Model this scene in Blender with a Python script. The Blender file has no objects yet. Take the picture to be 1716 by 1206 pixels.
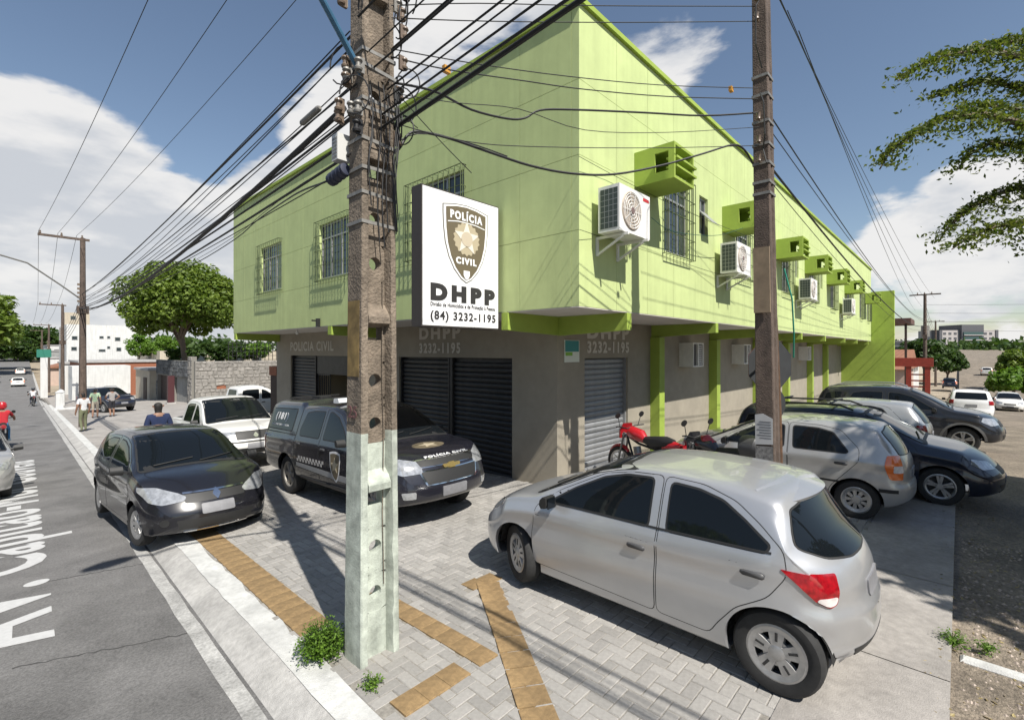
import bpy, bmesh, math, random
import numpy as np
from mathutils import Vector, Matrix, bvhtree, geometry
random.seed(7)
scene = bpy.context.scene
COL = scene.collection
R = math.radians
# ---------------------------------------------------------------- camera
# world axes: x runs along the side street, y along the avenue, the camera stands over the avenue at (0,0)
FPX, U0, V0, CAMZ = 802.0, 858.0, 589.0, 2.5
RX, RY = Vector((.683, -.7304, 0)), Vector((.7304, .683, 0))
cam_d = bpy.data.cameras.new('camera'); cam = bpy.data.objects.new('camera', cam_d); COL.objects.link(cam)
cam_d.sensor_width = 36; cam_d.lens = 36 * FPX / 1716; cam_d.clip_end = 3000; cam_d.clip_start = .05
cam_d.shift_y = -(603 - V0) / 1716
cam.location = (0, 0, CAMZ); cam.rotation_euler = (R(90), 0, math.atan2(RY.y, RY.x) - R(90))
scene.camera = cam
def ray(u, v): return RX * ((u - U0) / FPX) + RY + Vector((0, 0, (V0 - v) / FPX))
C0 = Vector((0, 0, CAMZ))
def onX(u, v, X): d = ray(u, v); return C0 + d * (X / d.x)
def onY(u, v, Y): d = ray(u, v); return C0 + d * (Y / d.y)
def onD(u, v, D): return C0 + ray(u, v) * D
def proj(p):
    p = Vector(p) - C0; cy = p.dot(RY); return (U0 + FPX * p.dot(RX) / cy, V0 - FPX * p.z / cy)
# ---------------------------------------------------------------- light
SUN = Vector((-.245, -1, 1.27)).normalized()          # towards the sun
ELEV = math.asin(SUN.z); AZ = math.atan2(SUN.x, SUN.y)
W = bpy.data.worlds.new('World'); scene.world = W; W.use_nodes = True
nt = W.node_tree; nt.nodes.clear()
def N(t, ty, **kw):
    n = t.nodes.new(ty)
    for k, v in kw.items():
        if hasattr(n, k): setattr(n, k, v)
        else: n.inputs[k].default_value = v
    return n
def build_world():
    L = nt.links.new
    sky = N(nt, 'ShaderNodeTexSky', sky_type='NISHITA', sun_disc=False)
    sky.sun_elevation = ELEV; sky.sun_rotation = AZ % (2 * math.pi); sky.altitude = 40; sky.air_density = 1.1; sky.dust_density = .5; sky.ozone_density = 1.0
    tc = N(nt, 'ShaderNodeTexCoord'); nrm = N(nt, 'ShaderNodeVectorMath', operation='NORMALIZE'); L(tc.outputs['Generated'], nrm.inputs[0])
    sep = N(nt, 'ShaderNodeSeparateXYZ'); L(nrm.outputs[0], sep.inputs[0])
    def M(op, a, b=None, c=None, clamp=False):
        n = N(nt, 'ShaderNodeMath', operation=op, use_clamp=clamp)
        for i, q in enumerate((a, b, c)):
            if q is None: continue
            if isinstance(q, (int, float)): n.inputs[i].default_value = q
            else: L(q, n.inputs[i])
        return n.outputs[0]
    zc = M('MAXIMUM', sep.outputs['Z'], 0.0)
    zz = M("ADD", zc, .45)
    cx = M('DIVIDE', sep.outputs['X'], zz); cy = M('DIVIDE', sep.outputs['Y'], zz)
    comb = N(nt, 'ShaderNodeCombineXYZ'); L(cx, comb.inputs[0]); L(cy, comb.inputs[1]); L(M('MULTIPLY', zc, 3.0), comb.inputs[2])
    n1 = N(nt, 'ShaderNodeTexNoise', Scale=2.6, Detail=9.0, Roughness=.56, Distortion=.25); L(comb.outputs[0], n1.inputs['Vector'])
    n2 = N(nt, 'ShaderNodeTexNoise', Scale=2.7, Detail=6.0, Roughness=.55); L(comb.outputs[0], n2.inputs['Vector'])
    # cumulus banks: (pixel, angular radius in degrees, weight)
    banks = [(60, 400, 24, .30), (230, 440, 17, .26), (330, 500, 12, .22), (60, 250, 11, .16), (520, 240, 10, .30), (570, 140, 9, .12), (800, 70, 13, .24),
             (1080, 40, 13, .26), (1560, 345, 7, .20), (1690, 310, 7, .22), (1600, 480, 9, .16), (1700, 450, 8, .14), (1460, 390, 5, .10), (800, -250, 14, .15),
             (1200, 260, 10, -.2), (1480, 120, 16, -.30), (200, 90, 16, -.25), (400, 60, 12, -.25), (340, 270, 9, -.10)]
    acc = n1.outputs[0]
    for u, v, r, w in banks:
        d = ray(u, v).normalized()
        dn = N(nt, 'ShaderNodeVectorMath', operation='DOT_PRODUCT'); L(nrm.outputs[0], dn.inputs[0]); dn.inputs[1].default_value = d
        mr = N(nt, 'ShaderNodeMapRange', interpolation_type='SMOOTHSTEP'); L(dn.outputs['Value'], mr.inputs[0])
        mr.inputs[1].default_value = math.cos(R(r)); mr.inputs[2].default_value = math.cos(R(r * .25)); mr.inputs[3].default_value = 0; mr.inputs[4].default_value = w
        acc = M('ADD', acc, mr.outputs[0])
    mask = N(nt, 'ShaderNodeMapRange', interpolation_type='SMOOTHSTEP'); L(acc, mask.inputs[0])
    mask.inputs[1].default_value = .62; mask.inputs[2].default_value = .73
    # grey shading mixed into the cloud colour, deeper where the cloud is thick
    shade = N(nt, 'ShaderNodeMapRange', interpolation_type='SMOOTHSTEP'); L(M('ADD', M('MULTIPLY', n2.outputs[0], 1.0), M('MULTIPLY', M('SUBTRACT', acc, .7), -.35)), shade.inputs[0])
    shade.inputs[1].default_value = .30; shade.inputs[2].default_value = .50
    ramp = N(nt, 'ShaderNodeMix', data_type='RGBA'); L(shade.outputs[0], ramp.inputs['Factor'])
    ramp.inputs['A'].default_value = (.70, .73, .78, 1); ramp.inputs['B'].default_value = (1.0, .99, .98, 1)
    hsv = N(nt, 'ShaderNodeHueSaturation', Saturation=SKY_SAT, Value=1.0); L(sky.outputs[0], hsv.inputs['Color'])
    b1 = N(nt, 'ShaderNodeBackground', Strength=SKY_STR); L(hsv.outputs[0], b1.inputs[0])
    b2 = N(nt, 'ShaderNodeBackground', Strength=CLOUD_STR); L(ramp.outputs['Result'], b2.inputs[0])
    mx = N(nt, 'ShaderNodeMixShader'); L(M('MULTIPLY', mask.outputs[0], .96), mx.inputs[0]); L(b1.outputs[0], mx.inputs[1]); L(b2.outputs[0], mx.inputs[2])
    out = N(nt, 'ShaderNodeOutputWorld'); L(mx.outputs[0], out.inputs[0])
SKY_STR, SKY_SAT, CLOUD_STR, SUN_STR = .078, .95, .60, 5.0
build_world()
sd = bpy.data.lights.new('sun', 'SUN'); sun = bpy.data.objects.new('sun', sd); COL.objects.link(sun)
sd.energy = SUN_STR; sd.angle = R(.55); sd.color = (1, .955, .88)
sun.rotation_euler = (-SUN).to_track_quat('-Z', 'Y').to_euler(); sun.location = (0, -20, 30)
vs = scene.view_settings; vs.view_transform = 'Standard'; vs.look = 'None'; vs.gamma = 1; vs.exposure = .55; vs.use_curve_mapping = False
scene.cycles.max_bounces = 6; scene.cycles.diffuse_bounces = 3; scene.cycles.glossy_bounces = 3; scene.cycles.transparent_max_bounces = 8
# ---------------------------------------------------------------- terrain: both streets fall away from the corner
def pl(x, pts):
    if x <= pts[0][0]: return pts[0][1]
    for (a, b), (c, d) in zip(pts, pts[1:]):
        if x <= c: t = (x - a) / (c - a); return b + (d - b) * t
    return pts[-1][1]
GY = [(-200, 0), (1, 0), (3, -.02), (5, -.1), (60, -2.3), (75, -2.75), (95, -2.9), (140, -2.6), (250, -.5), (500, 4), (1500, 6)]
GX = [(-200, 0), (12, 0), (15, -.04), (18, -.17), (34, -1.12), (50, -2.0), (65, -2.5), (90, -2.5), (150, -.8), (300, 3.5), (1500, 6)]
def G(x, y): return pl(y, GY) * (1 if x < 20 else max(0, 1 - (x - 20) / 40)) + pl(x, GX) * (1 if y < 20 else max(0, 1 - (y - 20) / 40))
def kerbx(y): return 1.555 + .024 * y            # inner foot of the kerb slope on the avenue
ROADZ = -.12
def onG(u, v, dz=0):
    d = ray(u, v); t = 0.5
    for _ in range(6000):
        p = C0 + d * t
        if p.z <= G(p.x, p.y) + dz: return p
        t += .02 if t < 40 else .2
    return p
# ---------------------------------------------------------------- materials
MATS = {}
def mat(name, col, rough=.6, metal=0, spec=.5, noise=0, nscale=8, bump=0, bscale=60, coat=0, col2=None, emit=None, island=0, streak=0, trans=0, n2=0, n2s=1.0, detail=6):
    if name in MATS: return MATS[name]
    m = bpy.data.materials.new(name); m.use_nodes = True; t = m.node_tree; b = t.nodes['Principled BSDF']; L = t.links.new
    c = tuple(col) + (1,)
    b.inputs['Base Color'].default_value = c; b.inputs['Roughness'].default_value = rough; b.inputs['Metallic'].default_value = metal
    b.inputs['Specular IOR Level'].default_value = spec; b.inputs['Coat Weight'].default_value = coat; b.inputs['Coat Roughness'].default_value = .04
    if trans: b.inputs['Transmission Weight'].default_value = trans
    m.diffuse_color = c
    tc = None
    def coord():
        nonlocal tc
        if tc is None: tc = N(t, 'ShaderNodeTexCoord')
        return tc.outputs['Object']
    cur = None
    if noise or col2 or streak or n2:
        nz = N(t, 'ShaderNodeTexNoise', Scale=nscale, Detail=float(detail), Roughness=.6); L(coord(), nz.inputs['Vector'])
        mr = N(t, 'ShaderNodeMapRange'); L(nz.outputs[0], mr.inputs[0]); mr.inputs[1].default_value = .3; mr.inputs[2].default_value = .7
        mx = N(t, 'ShaderNodeMix', data_type='RGBA'); L(mr.outputs[0], mx.inputs['Factor'])
        a2 = tuple(col2) + (1,) if col2 else tuple(min(1, q * (1 + noise)) for q in col) + (1,)
        a1 = c if col2 else tuple(q * (1 - noise) for q in col) + (1,)
        mx.inputs['A'].default_value = a1; mx.inputs['B'].default_value = a2
        cur = mx.outputs['Result']
        if n2:
            nb = N(t, 'ShaderNodeTexNoise', Scale=n2s, Detail=5.0, Roughness=.65, Distortion=.4); L(coord(), nb.inputs['Vector'])
            m3 = N(t, 'ShaderNodeMapRange'); L(nb.outputs[0], m3.inputs[0]); m3.inputs[1].default_value = .35; m3.inputs[2].default_value = .68; m3.inputs[3].default_value = 1 - n2; m3.inputs[4].default_value = 1 + n2 * .5
            mm = N(t, 'ShaderNodeMix', data_type='RGBA', blend_type='MULTIPLY', Factor=1.0); L(cur, mm.inputs['A']); L(m3.outputs[0], mm.inputs['B']); cur = mm.outputs['Result']
        if streak:
            mp = N(t, 'ShaderNodeMapping'); L(coord(), mp.inputs[0]); mp.inputs['Scale'].default_value = (7, 7, .5)
            ns = N(t, 'ShaderNodeTexNoise', Scale=1.0, Detail=5.0); L(mp.outputs[0], ns.inputs['Vector'])
            m2 = N(t, 'ShaderNodeMapRange'); L(ns.outputs[0], m2.inputs[0]); m2.inputs[1].default_value = .42; m2.inputs[2].default_value = .75; m2.inputs[3].default_value = 1; m2.inputs[4].default_value = 1 - streak
            mm = N(t, 'ShaderNodeMix', data_type='RGBA', blend_type='MULTIPLY', Factor=1.0); L(cur, mm.inputs['A']); L(m2.outputs[0], mm.inputs['B']); cur = mm.outputs['Result']
    if island:
        g = N(t, 'ShaderNodeNewGeometry'); oi = N(t, 'ShaderNodeObjectInfo')
        ad = N(t, 'ShaderNodeMath', operation='ADD'); L(g.outputs['Random Per Island'], ad.inputs[0]); L(oi.outputs['Random'], ad.inputs[1])
        fr = N(t, 'ShaderNodeMath', operation='FRACT'); L(ad.outputs[0], fr.inputs[0])
        m2 = N(t, 'ShaderNodeMapRange'); L(fr.outputs[0], m2.inputs[0]); m2.inputs[3].default_value = 1 - island; m2.inputs[4].default_value = 1 + island
        mm = N(t, 'ShaderNodeMix', data_type='RGBA', blend_type='MULTIPLY', Factor=1.0)
        if cur is not None: L(cur, mm.inputs['A'])
        else: mm.inputs['A'].default_value = c
        L(m2.outputs[0], mm.inputs['B']); cur = mm.outputs['Result']
    if cur is not None: L(cur, b.inputs['Base Color'])
    if bump:
        nb = N(t, 'ShaderNodeTexNoise', Scale=bscale, Detail=4.0); L(coord(), nb.inputs['Vector'])
        bp = N(t, 'ShaderNodeBump', Strength=bump, Distance=.02); L(nb.outputs[0], bp.inputs['Height']); L(bp.outputs[0], b.inputs['Normal'])
    if emit: b.inputs['Emission Color'].default_value = tuple(emit[:3]) + (1,); b.inputs['Emission Strength'].default_value = emit[3]
    MATS[name] = m; return m
def leafmat(name, a, b_, tr=.35):
    m = bpy.data.materials.new(name); m.use_nodes = True; t = m.node_tree; L = t.links.new; t.nodes.clear()
    g = N(t, 'ShaderNodeNewGeometry'); mx = N(t, 'ShaderNodeMix', data_type='RGBA'); L(g.outputs['Random Per Island'], mx.inputs['Factor'])
    mx.inputs['A'].default_value = tuple(a) + (1,); mx.inputs['B'].default_value = tuple(b_) + (1,)
    d = N(t, 'ShaderNodeBsdfPrincipled', Roughness=.5); d.inputs['Specular IOR Level'].default_value = .35; L(mx.outputs['Result'], d.inputs['Base Color'])
    tl = N(t, 'ShaderNodeBsdfTranslucent'); hs = N(t, 'ShaderNodeHueSaturation', Value=1.5, Saturation=1.1); L(mx.outputs['Result'], hs.inputs['Color']); L(hs.outputs[0], tl.inputs[0])
    ms = N(t, 'ShaderNodeMixShader', Fac=tr); L(d.outputs[0], ms.inputs[1]); L(tl.outputs[0], ms.inputs[2])
    o = N(t, 'ShaderNodeOutputMaterial'); L(ms.outputs[0], o.inputs[0]); MATS[name] = m; return m
# ---------------------------------------------------------------- mesh helpers
class MB:
    def __init__(s): s.v = []; s.f = []; s.m = []
    def add(s, vs, fs, mi=0):
        o = len(s.v); s.v += [tuple(q) for q in vs]; s.f += [tuple(o + i for i in f) for f in fs]; s.m += [mi] * len(fs); return s
    def box(s, a, b, mi=0, bev=0):
        x0, y0, z0 = (min(a[i], b[i]) for i in range(3)); x1, y1, z1 = (max(a[i], b[i]) for i in range(3))
        return s.add([(x0, y0, z0), (x1, y0, z0), (x1, y1, z0), (x0, y1, z0), (x0, y0, z1), (x1, y0, z1), (x1, y1, z1), (x0, y1, z1)],
                     [(3, 2, 1, 0), (4, 5, 6, 7), (0, 1, 5, 4), (1, 2, 6, 5), (2, 3, 7, 6), (3, 0, 4, 7)], mi)
    def bar(s, p, q, w, h=None, mi=0, up=(0, 0, 1)):
        h = h or w; p = Vector(p); q = Vector(q); d = (q - p).normalized(); u = Vector(up)
        if abs(d.dot(u)) > .98: u = Vector((0, 1, 0))
        a = d.cross(u).normalized() * (w / 2); b = a.cross(d).normalized() * (h / 2)
        vs = [p - a - b, p + a - b, p + a + b, p - a + b, q - a - b, q + a - b, q + a + b, q - a + b]
        return s.add(vs, [(3, 2, 1, 0), (4, 5, 6, 7), (0, 1, 5, 4), (1, 2, 6, 5), (2, 3, 7, 6), (3, 0, 4, 7)], mi)
    def tube(s, pts, r, n=8, mi=0, caps=True):
        pts = [Vector(p) for p in pts]; k = len(pts); rs = r if isinstance(r, (list, tuple)) else [r] * k
        t0 = (pts[1] - pts[0]).normalized(); u = Vector((0, 0, 1)) if abs(t0.z) < .9 else Vector((1, 0, 0)); a = t0.cross(u).normalized(); vs = []
        for i, p in enumerate(pts):
            t = (pts[min(i + 1, k - 1)] - pts[max(i - 1, 0)]).normalized(); a = (a - t * a.dot(t)).normalized(); b = t.cross(a)
            vs += [p + (a * math.cos(6.28318 * j / n) + b * math.sin(6.28318 * j / n)) * rs[i] for j in range(n)]
        fs = [(i * n + j, i * n + (j + 1) % n, (i + 1) * n + (j + 1) % n, (i + 1) * n + j) for i in range(k - 1) for j in range(n)]
        if caps: fs += [tuple(range(n))[::-1], tuple((k - 1) * n + j for j in range(n))]
        return s.add(vs, fs, mi)
    def cyl(s, p, q, r, n=16, mi=0): return s.tube([p, q], r, n, mi)
    def lathe(s, prof, c=(0, 0, 0), ax='Y', n=24, mi=0, closed=False):
        c = Vector(c); vs = []
        for (r, h) in prof:
            for j in range(n):
                a = 6.28318530718 * j / n; x, y = r * math.cos(a), r * math.sin(a)
                vs.append(c + (Vector((x, h, y)) if ax == 'Y' else Vector((h, x, y)) if ax == 'X' else Vector((x, y, h))))
        k = len(prof); fl = (ax == 'Y')
        fs = []
        for i in range(k if closed else k - 1):
            i2 = (i + 1) % k
            for j in range(n):
                q = (i * n + j, i * n + (j + 1) % n, i2 * n + (j + 1) % n, i2 * n + j); fs.append(q[::-1] if fl else q)
        return s.add(vs, fs, mi)
    def prism(s, poly, f0, f1, mi=0):
        n = len(poly); vs = [f0(*p) for p in poly] + [f1(*p) for p in poly]
        return s.add(vs, [tuple(range(n))[::-1], tuple(range(n, 2 * n))] + [(i, (i + 1) % n, n + (i + 1) % n, n + i) for i in range(n)], mi)
    def mesh(s, name, mats, smooth=False, sharp=35):
        me = bpy.data.meshes.new(name); me.from_pydata(s.v, [], s.f)
        mats = mats if isinstance(mats, (list, tuple)) else [mats]
        for m in mats: me.materials.append(m)
        if len(mats) > 1: me.polygons.foreach_set('material_index', s.m)
        fin(me, smooth, sharp); return me
    def build(s, name, mats, parent=None, smooth=False, sharp=35, loc=None, fixn=True):
        me = s.mesh(name, mats, smooth, sharp)
        return link(name, me, parent, loc)
def fin(me, smooth, sharp=35):
    bm = bmesh.new(); bm.from_mesh(me); bmesh.ops.recalc_face_normals(bm, faces=bm.faces); bm.to_mesh(me); bm.free()
    if smooth:
        me.polygons.foreach_set('use_smooth', [True] * len(me.polygons))
        try: me.set_sharp_from_angle(angle=R(sharp))
        except Exception: pass
    me.update()
def link(name, me, parent=None, loc=None):
    o = bpy.data.objects.new(name, me); COL.objects.link(o)
    if parent is not None: o.parent = parent
    if loc is not None: o.location = loc
    return o
def tag(o, label, cat, group=None, kind=None):
    o['label'] = label; o['category'] = cat
    if group: o['group'] = group
    if kind: o['kind'] = kind
    return o
def empty(name, loc=(0, 0, 0), rz=0, parent=None):
    o = bpy.data.objects.new(name, None); o.empty_display_size = .2; COL.objects.link(o); o.location = loc; o.rotation_euler = (0, 0, rz)
    if parent is not None: o.parent = parent
    return o
def struct(o, label=None):
    o['kind'] = 'structure'
    if label: o['label'] = label
    return o
def copy_tree(o, parent=None):
    c = o.copy(); COL.objects.link(c); c.parent = parent
    for ch in [q for q in bpy.data.objects if q.parent is o]: copy_tree(ch, c)
    return c
def text_mesh(txt, bold=.0, extrude=.004, name='lettering'):
    cu = bpy.data.curves.new('tmp', 'FONT'); cu.body = txt; cu.offset = bold; cu.extrude = extrude; cu.resolution_u = 4; cu.space_character = 1 + bold * 6
    o = bpy.data.objects.new('tmp', cu); COL.objects.link(o); dg = bpy.context.evaluated_depsgraph_get(); dg.update()
    me = bpy.data.meshes.new_from_object(o.evaluated_get(dg)); bpy.data.objects.remove(o); bpy.data.curves.remove(cu); me.name = name
    return me
def text_on(txt, O, X, Y, w, h, m, parent=None, bold=.02, name='lettering', th=.006):
    """lettering whose box starts at O, runs w along X and h along Y"""
    me = text_mesh(txt, bold, .5); co = np.empty(len(me.vertices) * 3); me.vertices.foreach_get('co', co); co = co.reshape(-1, 3)
    lo, hi = co.min(0), co.max(0); co = (co - lo) / np.maximum(hi - lo, 1e-6)
    X = Vector(X).normalized(); Y = Vector(Y).normalized(); Z = X.cross(Y); O = Vector(O)
    A = np.array([X * w, Y * h, Z * th]); co = co @ A + np.array(O)
    me.vertices.foreach_set('co', co.ravel()); me.materials.clear(); me.materials.append(m); me.update()
    return link(name, me, parent)
# ================================================================ materials of the place
m_asph = mat('asphalt', (.155, .151, .147), .9, noise=.34, nscale=48, bump=.6, bscale=160, n2=.3, n2s=1.1, detail=9)
m_side = mat('worn_side_street', (.205, .17, .13), .95, noise=.45, nscale=26, bump=.9, bscale=60, n2=.4, n2s=.9)
m_conc = mat('pale_concrete', (.30, .28, .258), .9, noise=.14, nscale=14, bump=.3, bscale=90, n2=.22, n2s=1.3)
m_kerb = mat('kerb_concrete', (.40, .39, .37), .9, noise=.16, nscale=22, bump=.4, bscale=120, n2=.25, n2s=1.6)
m_white = mat('worn_white_paint', (.52, .52, .50), .8, noise=.12, nscale=18, bump=.3, bscale=90, n2=.22, n2s=2.2)
m_line = mat('road_line_paint', (.36, .355, .34), .85, noise=.3, nscale=40, n2=.3, n2s=3)
m_letter = mat('road_letter_paint', (.45, .45, .445), .8, noise=.08, nscale=20)
m_joint = mat('sand_joint', (.22, .205, .18), 1, noise=.3, nscale=30)
m_brick = mat('concrete_paver', (.305, .292, .272), .92, noise=.12, nscale=30, bump=.35, bscale=150, island=.13, n2=.18, n2s=.9)
m_tact = mat('ochre_tactile_tile', (.27, .18, .085), .9, noise=.22, nscale=20, bump=.4, bscale=90, island=.07, n2=.35, n2s=2.5)
m_dirt = mat('dry_earth', (.30, .25, .185), 1, noise=.3, nscale=6, bump=.5, bscale=30, n2=.3, n2s=.4)
m_lime = mat('pale_lime_paint', (.475, .555, .245), .75, noise=.05, nscale=3, streak=.10, n2=.07, n2s=.6, bump=.06, bscale=160)
m_green = mat('strong_lime_paint', (.29, .39, .06), .7, noise=.06, nscale=4, n2=.1, n2s=1.5, bump=.08, bscale=120)
m_soff = mat('soffit_plaster', (.55, .52, .48), .9, noise=.06, nscale=5)
m_taupe = mat('taupe_wall_paint', (.295, .265, .21), .85, noise=.06, nscale=4, n2=.12, n2s=.9, bump=.12, bscale=70)
m_shut = mat('charcoal_shutter', (.040, .040, .041), .45, metal=.4, noise=.2, nscale=9, n2=.25, n2s=2)
m_shutg = mat('grey_shutter', (.27, .275, .28), .5, metal=.35, noise=.1, nscale=9, n2=.15, n2s=2)
m_black = mat('black_metal', (.018, .018, .019), .5, metal=.2)
m_alu = mat('window_aluminium', (.42, .42, .41), .45, metal=.6)
m_glass = mat('window_glass', (.035, .045, .05), .06, spec=.7)
m_dark = mat('dark_interior', (.02, .019, .018), .9)
m_text = mat('pale_wall_lettering', (.52, .49, .43), .8)
m_acw = mat('air_conditioner_white', (.72, .71, .68), .45, noise=.05, nscale=6, n2=.08, n2s=3)
m_acg = mat('air_conditioner_grille', (.10, .095, .09), .6)
m_fan = mat('fan_dust', (.40, .34, .28), .7, noise=.2, nscale=12)
m_fin = mat('condenser_fins', (.06, .075, .07), .5, metal=.3)
m_sgnw = mat('sign_white', (.80, .80, .81), .4, noise=.03, nscale=2)
m_sgnd = mat('sign_edge_brown', (.045, .038, .034), .6)
m_brown = mat('emblem_brown', (.13, .105, .065), .55); m_tan = mat('emblem_tan', (.42, .36, .25), .55); m_ink = mat('sign_ink', (.03, .028, .03), .5)
# ================================================================ ground, roads, pavements
def sheet(name, xs, ys, zf, m, parent=None):
    X = len(xs(ys[0])) if callable(xs) else len(xs); mb = MB(); vs = []
    for y in ys:
        row = xs(y) if callable(xs) else xs
        vs += [(x, y, zf(x, y)) for x in row]
    fs = [(j * X + i, j * X + i + 1, (j + 1) * X + i + 1, (j + 1) * X + i) for j in range(len(ys) - 1) for i in range(X - 1)]
    mb.add(vs, fs); return mb.build(name, m, parent, smooth=True, sharp=60)
def fr(a, b, st): n = max(1, int(round((b - a) / st))); return [a + (b - a) * i / n for i in range(n + 1)]
YL = fr(-30, 24, 1.0) + fr(26, 120, 4)[0:] + fr(130, 500, 20) + [700, 1000, 1500]
XS = fr(-6, 70, 2) + fr(76, 320, 12) + [400, 600, 1000, 1500]
KX = lambda y: 1.564 + .024 * y
bigx = [-1500, -800, -400, -200, -100, -60] + fr(-40, 90, 5) + fr(100, 300, 20) + [400, 600, 1000, 1500]
bigy = [-1500, -800, -400, -200, -100, -60] + fr(-40, 130, 5) + fr(140, 300, 20) + [400, 600, 1000, 1500]
struct(sheet('ground', bigx, bigy, lambda x, y: G(x, y) - .5, m_dirt))
struct(sheet('road', lambda y: [-11, -7, -3, -1, KX(y) - .29], YL, lambda x, y: G(0, y) + ROADZ, m_asph))
SY = .05
struct(sheet('side_street', [KX(0) - .29] + XS[5:], [-12, -8, -5, -3, -1.5, -.7, SY], lambda x, y: G(x, 0) - .055 + .0 * y, m_side))
# kerb along the avenue: sloped concrete apron, white painted top
YK = fr(-2, 24, .5) + fr(26, 160, 4)
def kerbslope(x, y):
    t = (x - (KX(y) - .30)) / .24; return G(0, y) + ROADZ - .004 + (.124) * min(1, max(0, t)) ** .8
struct(sheet('kerb_apron', lambda y: [KX(y) - .30, KX(y) - .24, KX(y) - .17, KX(y) - .10, KX(y) - .055], YK, kerbslope, m_kerb))
rk = random.Random(3)
jit = {}
def kerbtop(y): return [KX(y) - .07 + jit.setdefault(('a', y), rk.uniform(-.012, .012)), KX(y), KX(y) + .16 + jit.setdefault(('b', y), rk.uniform(-.02, .02))]
struct(sheet('painted_kerb', kerbtop, fr(-2, 24, .25) + fr(26, 60, 2), lambda x, y: G(0, y) + .004, m_white))
struct(sheet('edge_line', lambda y: [KX(y) - .455 + .006 * math.sin(y * 5), KX(y) - .325 + .006 * math.sin(y * 7)], fr(-3, 24, .5) + fr(26, 90, 2), lambda x, y: G(0, y) + ROADZ + .004, m_line))
# pavement base with its block paving
pav = struct(sheet('pavement', lambda y: [KX(y) + .02, 3, 4.5, 6, 7.6, 9.5, 12], fr(.95, 24, .5) + fr(26, 80, 3), lambda x, y: G(x, y) - .006, m_joint), 'light grey block paving in herringbone in front of the green building')
struct(sheet('far_pavement', lambda y: [KX(y) + .15, 4, 7, 10.9], fr(20.6, 80, 2.2), lambda x, y: G(x, y) + .012, m_conc))
struct(sheet('forecourt', fr(11.98, 38, .8), [.95, 3.4, 5.9], lambda x, y: G(x, y) - .007, m_joint))
conc = empty('concrete_strip'); struct(conc, 'pale concrete strip along the side street')
xe = [1.2, 3.1, 4.9, 6.9, 9.2, 11.6, 14.2, 17, 20, 24, 29, 38]
for a, b in zip(xe, xe[1:]):
    mb = MB(); n = 4; y0, y1 = SY, .94
    for i in range(n):
        xa, xb = a + .006 + (b - a - .012) * i / n, a + .006 + (b - a - .012) * (i + 1) / n
        za, zb = G(xa, 0) + .009, G(xb, 0) + .009
        mb.add([(xa, y0, za), (xb, y0, zb), (xb, y1, zb), (xa, y1, za), (xa, y0, za - .12), (xb, y0, zb - .12)], [(0, 1, 2, 3), (4, 5, 1, 0)])
    mb.build('slab', m_conc, conc, fixn=False)
# herringbone blocks
strips = []   # tactile strips: centre line points, half width
def strip_tiles():
    out = []
    for y in np.arange(4.45, 20, .2): out.append((KX(y) + .33, y, 0, .148, .097))
    for y in np.arange(2.9, 4.6, .2): out.append((2.72, y, 0, .10, .097))
    for x in np.arange(2.01, 2.6, .2): out.append((x, 2.89, 0, .097, .10))
    a, b = Vector((3.62, 3.72)), Vector((2.28, 1.74)); d = (b - a); n = int(d.length / .2); ang = math.atan2(d.y, d.x)
    for i in range(n + 1): p = a + d * (i / n); out.append((p.x, p.y, ang, .097, .125))
    out.append((3.76, 3.86, 0, .097, .10)); out.append((3.56, 3.9, 0, .097, .1))
    return out
TT = strip_tiles()
def in_tiles(x, y):
    for tx, ty, a, hx, hy in TT:
        dx, dy = x - tx, y - ty; c, s = math.cos(a), math.sin(a)
        if abs(dx * c + dy * s) < hx * .75 and abs(-dx * s + dy * c) < hy * .75: return True
    return False
def block(mb, x0, y0, x1, y1, zf, ch=.006, h=.05, g=.003):
    x0 += g; y0 += g; x1 -= g; y1 -= g; q = []
    for (x, y) in ((x0, y0), (x1, y0), (x1, y1), (x0, y1)): q.append((x, y, zf(x, y) - h))
    for (x, y) in ((x0, y0), (x1, y0), (x1, y1), (x0, y1)): q.append((x, y, zf(x, y) - ch))
    for (x, y) in ((x0 + ch, y0 + ch), (x1 - ch, y0 + ch), (x1 - ch, y1 - ch), (x0 + ch, y1 - ch)): q.append((x, y, zf(x, y)))
    f = [(8, 9, 10, 11)]
    for i in range(4): j = (i + 1) % 4; f += [(4 + i, 4 + j, 8 + j, 8 + i), (i, j, 4 + j, 4 + i)]
    mb.add(q, f)
rb = random.Random(11); A = .1; blocks = []
for j in range(8, 205):
    for i in range(18, 215):
        c = (i - j) % 4
        if c == 0: r = (i * A, j * A, (i + 2) * A, (j + 1) * A)
        elif c == 2: r = (i * A, (j - 1) * A, (i + 1) * A, (j + 1) * A)
        else: continue
        mx, my = (r[0] + r[2]) / 2, (r[1] + r[3]) / 2
        if mx < KX(my) + .12 or r[1] < .84 or (mx > 7.32 and my > 5.66) or my > 20.5: continue
        if mx > 13 and my > 5.4: continue
        if in_tiles(mx, my): continue
        blocks.append(r)
vis = []
for r in blocks:
    c = ((r[0] + r[2]) / 2, (r[1] + r[3]) / 2, 0); cy = Vector(c).dot(RY)
    if cy > 2.6:
        u, v = proj(c)
        hid = (3.78 < c[0] < 5.6 and .2 < c[1] < 4.3)
        if 0 < u < 1716 and v < 1230 and not hid: vis.append((cy, r))
vis.sort(); near = set(q[1] for q in vis[:300])
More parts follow.
